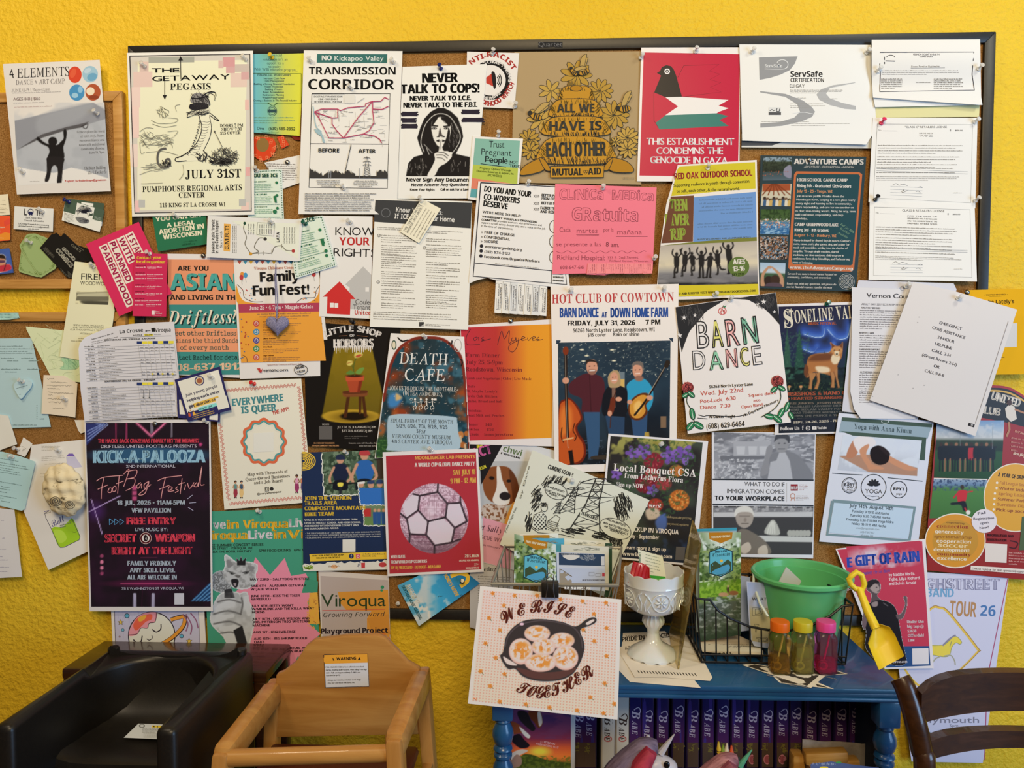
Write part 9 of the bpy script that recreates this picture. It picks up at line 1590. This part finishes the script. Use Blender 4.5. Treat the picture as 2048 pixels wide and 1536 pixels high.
def tub():
 x0,x1=-.888,-.592;r=thing('booster_chair','black moulded plastic child seat at the lower left','high chair',((x0+x1)/2,-.34,0));b=MB();t=.034;yb,yf=-.185,-.505;zt=.806
 U=[(x0,yf),(x0,yb),(x1,yb),(x1,yf),(x1-t,yf)]+[(x1-t-.10+.10*math.cos(a),yb-t-.10+.10*math.sin(a))for a in np.linspace(0,1.571,9)]+[(x0+t+.10-.10*math.sin(a),yb-t-.10+.10*math.cos(a))for a in np.linspace(0,1.571,9)]+[(x0+t,yf)]
 B=bmesh.new();vb=[B.verts.new((x,y,.45))for x,y in U];B.faces.new(vb);e=bmesh.ops.extrude_face_region(B,geom=B.faces[:])
 for v in[g for g in e['geom']if isinstance(g,bmesh.types.BMVert)]:v.co.z=zt-(.0 if v.co.y<-.3 else.006)
 bmesh.ops.recalc_face_normals(B,faces=B.faces);bmesh.ops.bevel(B,geom=[x for x in B.edges if x.calc_face_angle(0)>.6],offset=.011,segments=3,affect='EDGES',profile=.5);b.add(B,'black_plastic',None,True);_p(b,'shell',r)
 b=MB();vs=[];n=14
 pr=[(-.41,.52),(-.41,.665),(-.404,.688),(-.39,.694),(-.34,.688),(-.30,.686),(-.27,.692),(-.245,.708),(-.228,.735),(-.22,.77),(-.216,.80)]
 for y,z in pr:vs+=[Vector((x0+t*.6+(x1-x0-t*1.2)*i/n,y,z+.018*(abs(i/n-.5)*2)**6))for i in range(n+1)]
 b.raw(vs,[(j*(n+1)+i,j*(n+1)+i+1,(j+1)*(n+1)+i+1,(j+1)*(n+1)+i)for j in range(len(pr)-1)for i in range(n)],'black_plastic',True);_p(b,'seat',r)
 for x in(x0+.02,x1-.02):b=MB();b.lathe([(.011,zt-.008),(.011,zt+.002),(.009,zt+.004),(.001,zt+.004)],'black_plastic',18,Matrix.Translation((x,yb-.018,0)));_p(b,'knob',r)
 b=MB();b.box((x0+.01,-.48,.04),(x1-.01,-.2,.46),'black_plastic',.02);_p(b,'base',r)
 s=S('wl2','warning_label',None,None,Z13,[(1090,1052),(1335,1060),(1330,1178),(975,1163)],0,'b9b5ac',flat=.6925,d=0,th=.1);s.q([(1200,1066),(1332,1070),(1332,1086),(1192,1082)],'c9a830').t('x','WARNING',1235,1083,1310,1084,11,'2a2420').p([(1202,1080),(1222,1080),(1212,1068)],'2a2420').e(1118,1070,24,14,'5a5650').e(1118,1070,16,9,'b9b5ac').g(1120,1090,1310,1125,4,'4a463f',h=5).g(1130,1130,1300,1165,4,'77736a',h=4).end();s.ob.parent=r;s.ob.location=s.ob.location-r.location
tub()
mat('dark_wood',rough=.3,spec=.45,coat=.3,hook=wood_h('2a1710','38200f','44291a',(6,40,40)))
def dark():
 r=thing('side_table','dark brown wooden table behind the black plastic seat','table',(-.755,-.095,0));b=MB();b.box((-1.0,-.168,.725),(-.575,-.02,.748),'dark_wood',.005);_p(b,'tabletop',r)
 for x in(-.985,-.59):
  for y in(-.155,-.035):b=MB();beam(b,(x,y,0),(x,y,.726),.026,.026,'dark_wood',.003,(0,1,0));_p(b,'leg',r)
 Y=-.5;r=thing('dining_chair','dark brown slat back dining chair at the lower right corner','chair',(at(2050,1400,Y).x,-.4,0));W=lambda x,y,o=0:at(x,y,Y+o);xr=at(2290,1500,Y).x
 lp=[W(1800,1356,.02),W(1812,1380,.012),W(1830,1440),W(1843,1500,-.004),W(1850,1560,-.01)];cx=(lp[2].x+xr)/2
 for mir in(0,1):
  b=MB();P=lp+[Vector((lp[-1].x+.002,Y-.02,.45)),Vector((lp[-1].x,Y+.03,0))];P=[Vector((2*cx-p.x if mir else p.x,p.y,p.z))for p in P]
  b.tube(spl([tuple(p)for p in P],6,False),.0155,'dark_wood',14)
  _p(b,'rear_post',r);b=MB();fx=P[-1].x;beam(b,(fx,Y-.40,0),(fx,Y-.40,.43),.03,.03,'dark_wood',.004,(0,1,0));_p(b,'front_leg',r)
 for nm,yt,yb2,ye,yl in(('crest_rail',1358,1436,1383,1442),('slat',1477,1512,1490,1521)):
  b=MB();x0=W(1838,1400).x;x1=2*cx-x0;vs=[];n=18
  for i in range(n+1):
   u=i/n;e_=abs(u-.5)*2;x=x0+(x1-x0)*u;dy=.03*(1-e_**2);zt=W(2050,yt).z*(1-e_**6)+W(1840,ye).z*e_**6;zb=W(2050,yb2).z*(1-e_**2)+W(1840,yl).z*e_**2
   vs+=[Vector((x,Y-.008+dy,zt)),Vector((x,Y+.010+dy,zt)),Vector((x,Y+.010+dy,zb)),Vector((x,Y-.008+dy,zb))]
  b.raw(vs,[(i*4+k,i*4+(k+1)%4,i*4+4+(k+1)%4,i*4+4+k)for i in range(n)for k in range(4)]+[(0,1,2,3),(n*4+3,n*4+2,n*4+1,n*4)],'dark_wood',True);bmesh.ops.bevel(b.bm,geom=[e for e in b.bm.edges if e.calc_face_angle(0)>1],offset=.004,segments=2,affect='EDGES');_p(b,nm,r)
 b=MB();b.box((lp[-1].x-.01,Y-.42,.43),(2*cx-lp[-1].x+.01,Y,.455),'dark_wood',.01);_p(b,'seat',r)
dark()
# ---------------------------------------------------------------- pushpins and the knitted heart
mat('pin_clear',(.95,.95,.93),.12,trans=.55,ior=1.35)
PC={'clear':'pin_clear'}
for n_,c in[('blue','16246e'),('yellow','d8b81c'),('red','d02a2c'),('black','121214'),('green','0f5a4c'),('pink','e02a5a')]:mat('pin_'+n_,c,.25,coat=.3);PC[n_]='pin_'+n_
def pin(key,x,y,lab,kind='clear',Z=PX,tl=None):
 p=SHEETS[key].spot(*(((x-SHEETS[key].Z[0])*SHEETS[key].Z[2],(y-SHEETS[key].Z[1])*SHEETS[key].Z[2])))
 b=MB()
 if kind=='silver':b.lathe([(.0055,0),(.0055,.001),(.0045,.003),(.0025,.0042),(.0004,.0045)],'steel',20)
 else:b.lathe([(.0046,.0004),(.0048,.0014),(.0042,.0022),(.0026,.0032),(.0024,.0085),(.0032,.0105),(.0046,.0118),(.0047,.0130),(.0040,.0138),(.0003,.0140)],PC[kind],18)
 b.lathe([(.0001,-.006),(.00055,-.005),(.00055,.001)],'steel',6);o=b.build('pushpin');o.location=p
 t=tl if tl is not None else(-.5 if x<900 else.35);o.rotation_euler=Vector((t*.55+rnd.uniform(-.15,.15),-1,.45+rnd.uniform(-.2,.2))).to_track_quat('Z','Y').to_euler()if kind!='silver' else(math.pi/2,0,0)
 tag(o,'%s pushpin %s'%(kind,lab),'pushpin','pushpins')
for a in[('camp',196,228,'in the tarp of the art camp poster'),('camp',48,345,'at the lower left of the art camp poster'),('lata',86,424,'through the transit advocates card'),('gtag1',63,486,'holding the sage green tags'),('tree1',139,404,'at the tree logo cards','blue'),('getaway',290,133,'at top left of the crocodile poster'),('getaway',492,120,'at top right of the crocodile poster'),('finance',545,116,'on the financial workshop flyer','yellow'),('slip',575,325,'on the folded slips of fine print','silver'),('transmission',622,124,'at top left of the transmission corridor poster'),('transmission',788,125,'at top right of the transmission corridor poster'),('transmission',703,178,'below the transmission corridor heading'),('transmission',688,378,'under the before and after picture'),('nevertalk',882,138,'above the hooded person poster','blue'),('antiracist',984,107,'at the top of the red megaphone flyer'),('antiracist',1030,213,'at the lower corner of the megaphone flyer'),('trust',996,272,'at the top of the pregnancy support card'),('gaza',1390,104,'at the top of the crimson bird poster'),('gaza',1281,116,'at the left edge of the crimson bird poster'),('serv',1503,105,'at left of the crumpled food safety certificate'),('serv',1732,106,'at right of the crumpled food safety certificate'),('permit',1755,143,'at the left of the curled health permit'),('permit',1957,138,'at the right of the curled health permit'),('licC',1762,247,'at the upper licence corner','pink'),('licC',1948,244,'at the upper right corner of the wine licence'),('licB',1750,400,'at the left between the two licences','black'),('licB',1950,402,'at the right between the two licences'),('coworkers',1055,368,'at the top of the workplace organizing poster'),('clinica',1205,377,'at the top of the pink clinic notice'),('clinica',1308,517,'at the right edge of the pink clinic notice'),('redoak',1415,337,'at the top of the outdoor school poster'),('redoak',1428,590,'at the bottom of the outdoor school poster'),('adventure',1618,320,'on the adventure camps poster','silver'),('hotclub',1140,582,'at top left of the musicians poster'),('hotclub',1327,579,'at top right of the musicians poster'),('barn',1460,600,'at the top of the hand drawn poster'),('stoneline',1653,609,'on the wolf festival poster','green'),('vernon',1810,573,'through the county resource list'),('emergency',1915,597,'holding the emergency helpline sheet'),('switch',1934,585,'on the yellow envelope sheet','silver'),('knowrights',702,445,'at the top of the tenants rights poster'),('abuse',843,402,'at the top of the diagonal cream slip'),('smrt',545,446,'on the sideways transit map card'),('ice1',515,342,'at the top of the upright green bordered flyer'),('ice2',612,448,'on the tilted green bordered flyer','green'),('legal',355,433,'at the top of the green healthcare flyer'),('organizer',300,508,'at the top of the crimson contact card'),('asian',407,512,'at the top of the striped meetup poster','silver'),('firewood',188,534,'at the top of the cream brochure'),('blueheart',47,764,'through the blue paper heart'),('beige',133,800,'in the beige handwritten note'),('bgnote',27,914,'at the top of the blue green letter'),('whitetag',37,898,'beside the tiny white tag'),('drawing',120,902,'at the top of the jar drawing'),('young1',425,755,'on the front navy bordered card'),('kick',310,848,'at the top of the neon footbag poster','silver'),('kick',415,845,'at the top right of the footbag poster'),('horrors',707,645,'above the potted plant poster','black'),('death',851,676,'at the top of the arched nebula poster'),('mujeres',1021,642,'at the top of the farm dinner poster','silver'),('queer',509,768,'on the cream app poster','red'),('livein',520,1024,'at the top of the concert series poster'),('bike',694,907,'in the riders photo of the bike poster'),('moon',863,901,'at the top of the soccer ball poster'),('bluesky',925,1163,'on the tilted blue sky flyer','black'),('cartoon',1142,962,'on the tilted pylon cartoon'),('bouquet',1321,889,'at the top of the bouquet poster')]:pin(*a)if a[0]in SHEETS else None
p=SHEETS['growing'].spot(1160,60);b=MB();b.lathe([(.004,.0004),(.0042,.002),(.0024,.003),(.0024,.008),(.0042,.011),(.0003,.0135)],'pin_clear',18);o=b.build('pushpin');o.location=(at(795,1204,-.0105).x,-.0105,at(795,1204).z);o.rotation_euler=(1.2,0,.3);tag(o,'clear pushpin alone in the bare cork left of the sky flyer','pushpin','pushpins')
def heart():
 f=SHEETS['fest'];y=-(f.d+.016);k=px1(555,652,y);c=at(555,652,y);r=thing('crochet_heart','lavender crocheted heart hanging on a string over the festival poster','heart',c)
 mat('yarn','8f8fb4',.95,spec=.05,hook=noise_h(900,'6a6a92','a9a8c8',.4,.6,bstr=.8,bdist=.002,detail=2));B=bmesh.new();bmesh.ops.create_icosphere(B,subdivisions=5,radius=1)
 for v in B.verts:
  a=math.atan2(v.co.x,v.co.z);R=math.hypot(v.co.x,v.co.z);hX,hZ=16*math.sin(a)**3/16,(13*math.cos(a)-5*math.cos(2*a)-2*math.cos(3*a)-math.cos(4*a))/15;w=1+.05*math.sin(v.co.x*38)*math.sin(v.co.z*38+v.co.y*9);v.co=Vector((hX*R*23*k*w,v.co.y*.010*w,(hZ*R+.12)*20*k*w))
 b=MB();b.add(B,'yarn',None,True);b.build('body',r);b=MB();t=at(549,528,y)-c
 for dx in(-1,1):b.tube([Vector((0,-.004,.014)),Vector((dx*.0022,-.003,t.z*.4)),Vector((t.x+dx*.001,.004,t.z*.8)),Vector((t.x,.008,t.z))],.0011,'yarn',6)
 b.build('string',r)
heart()
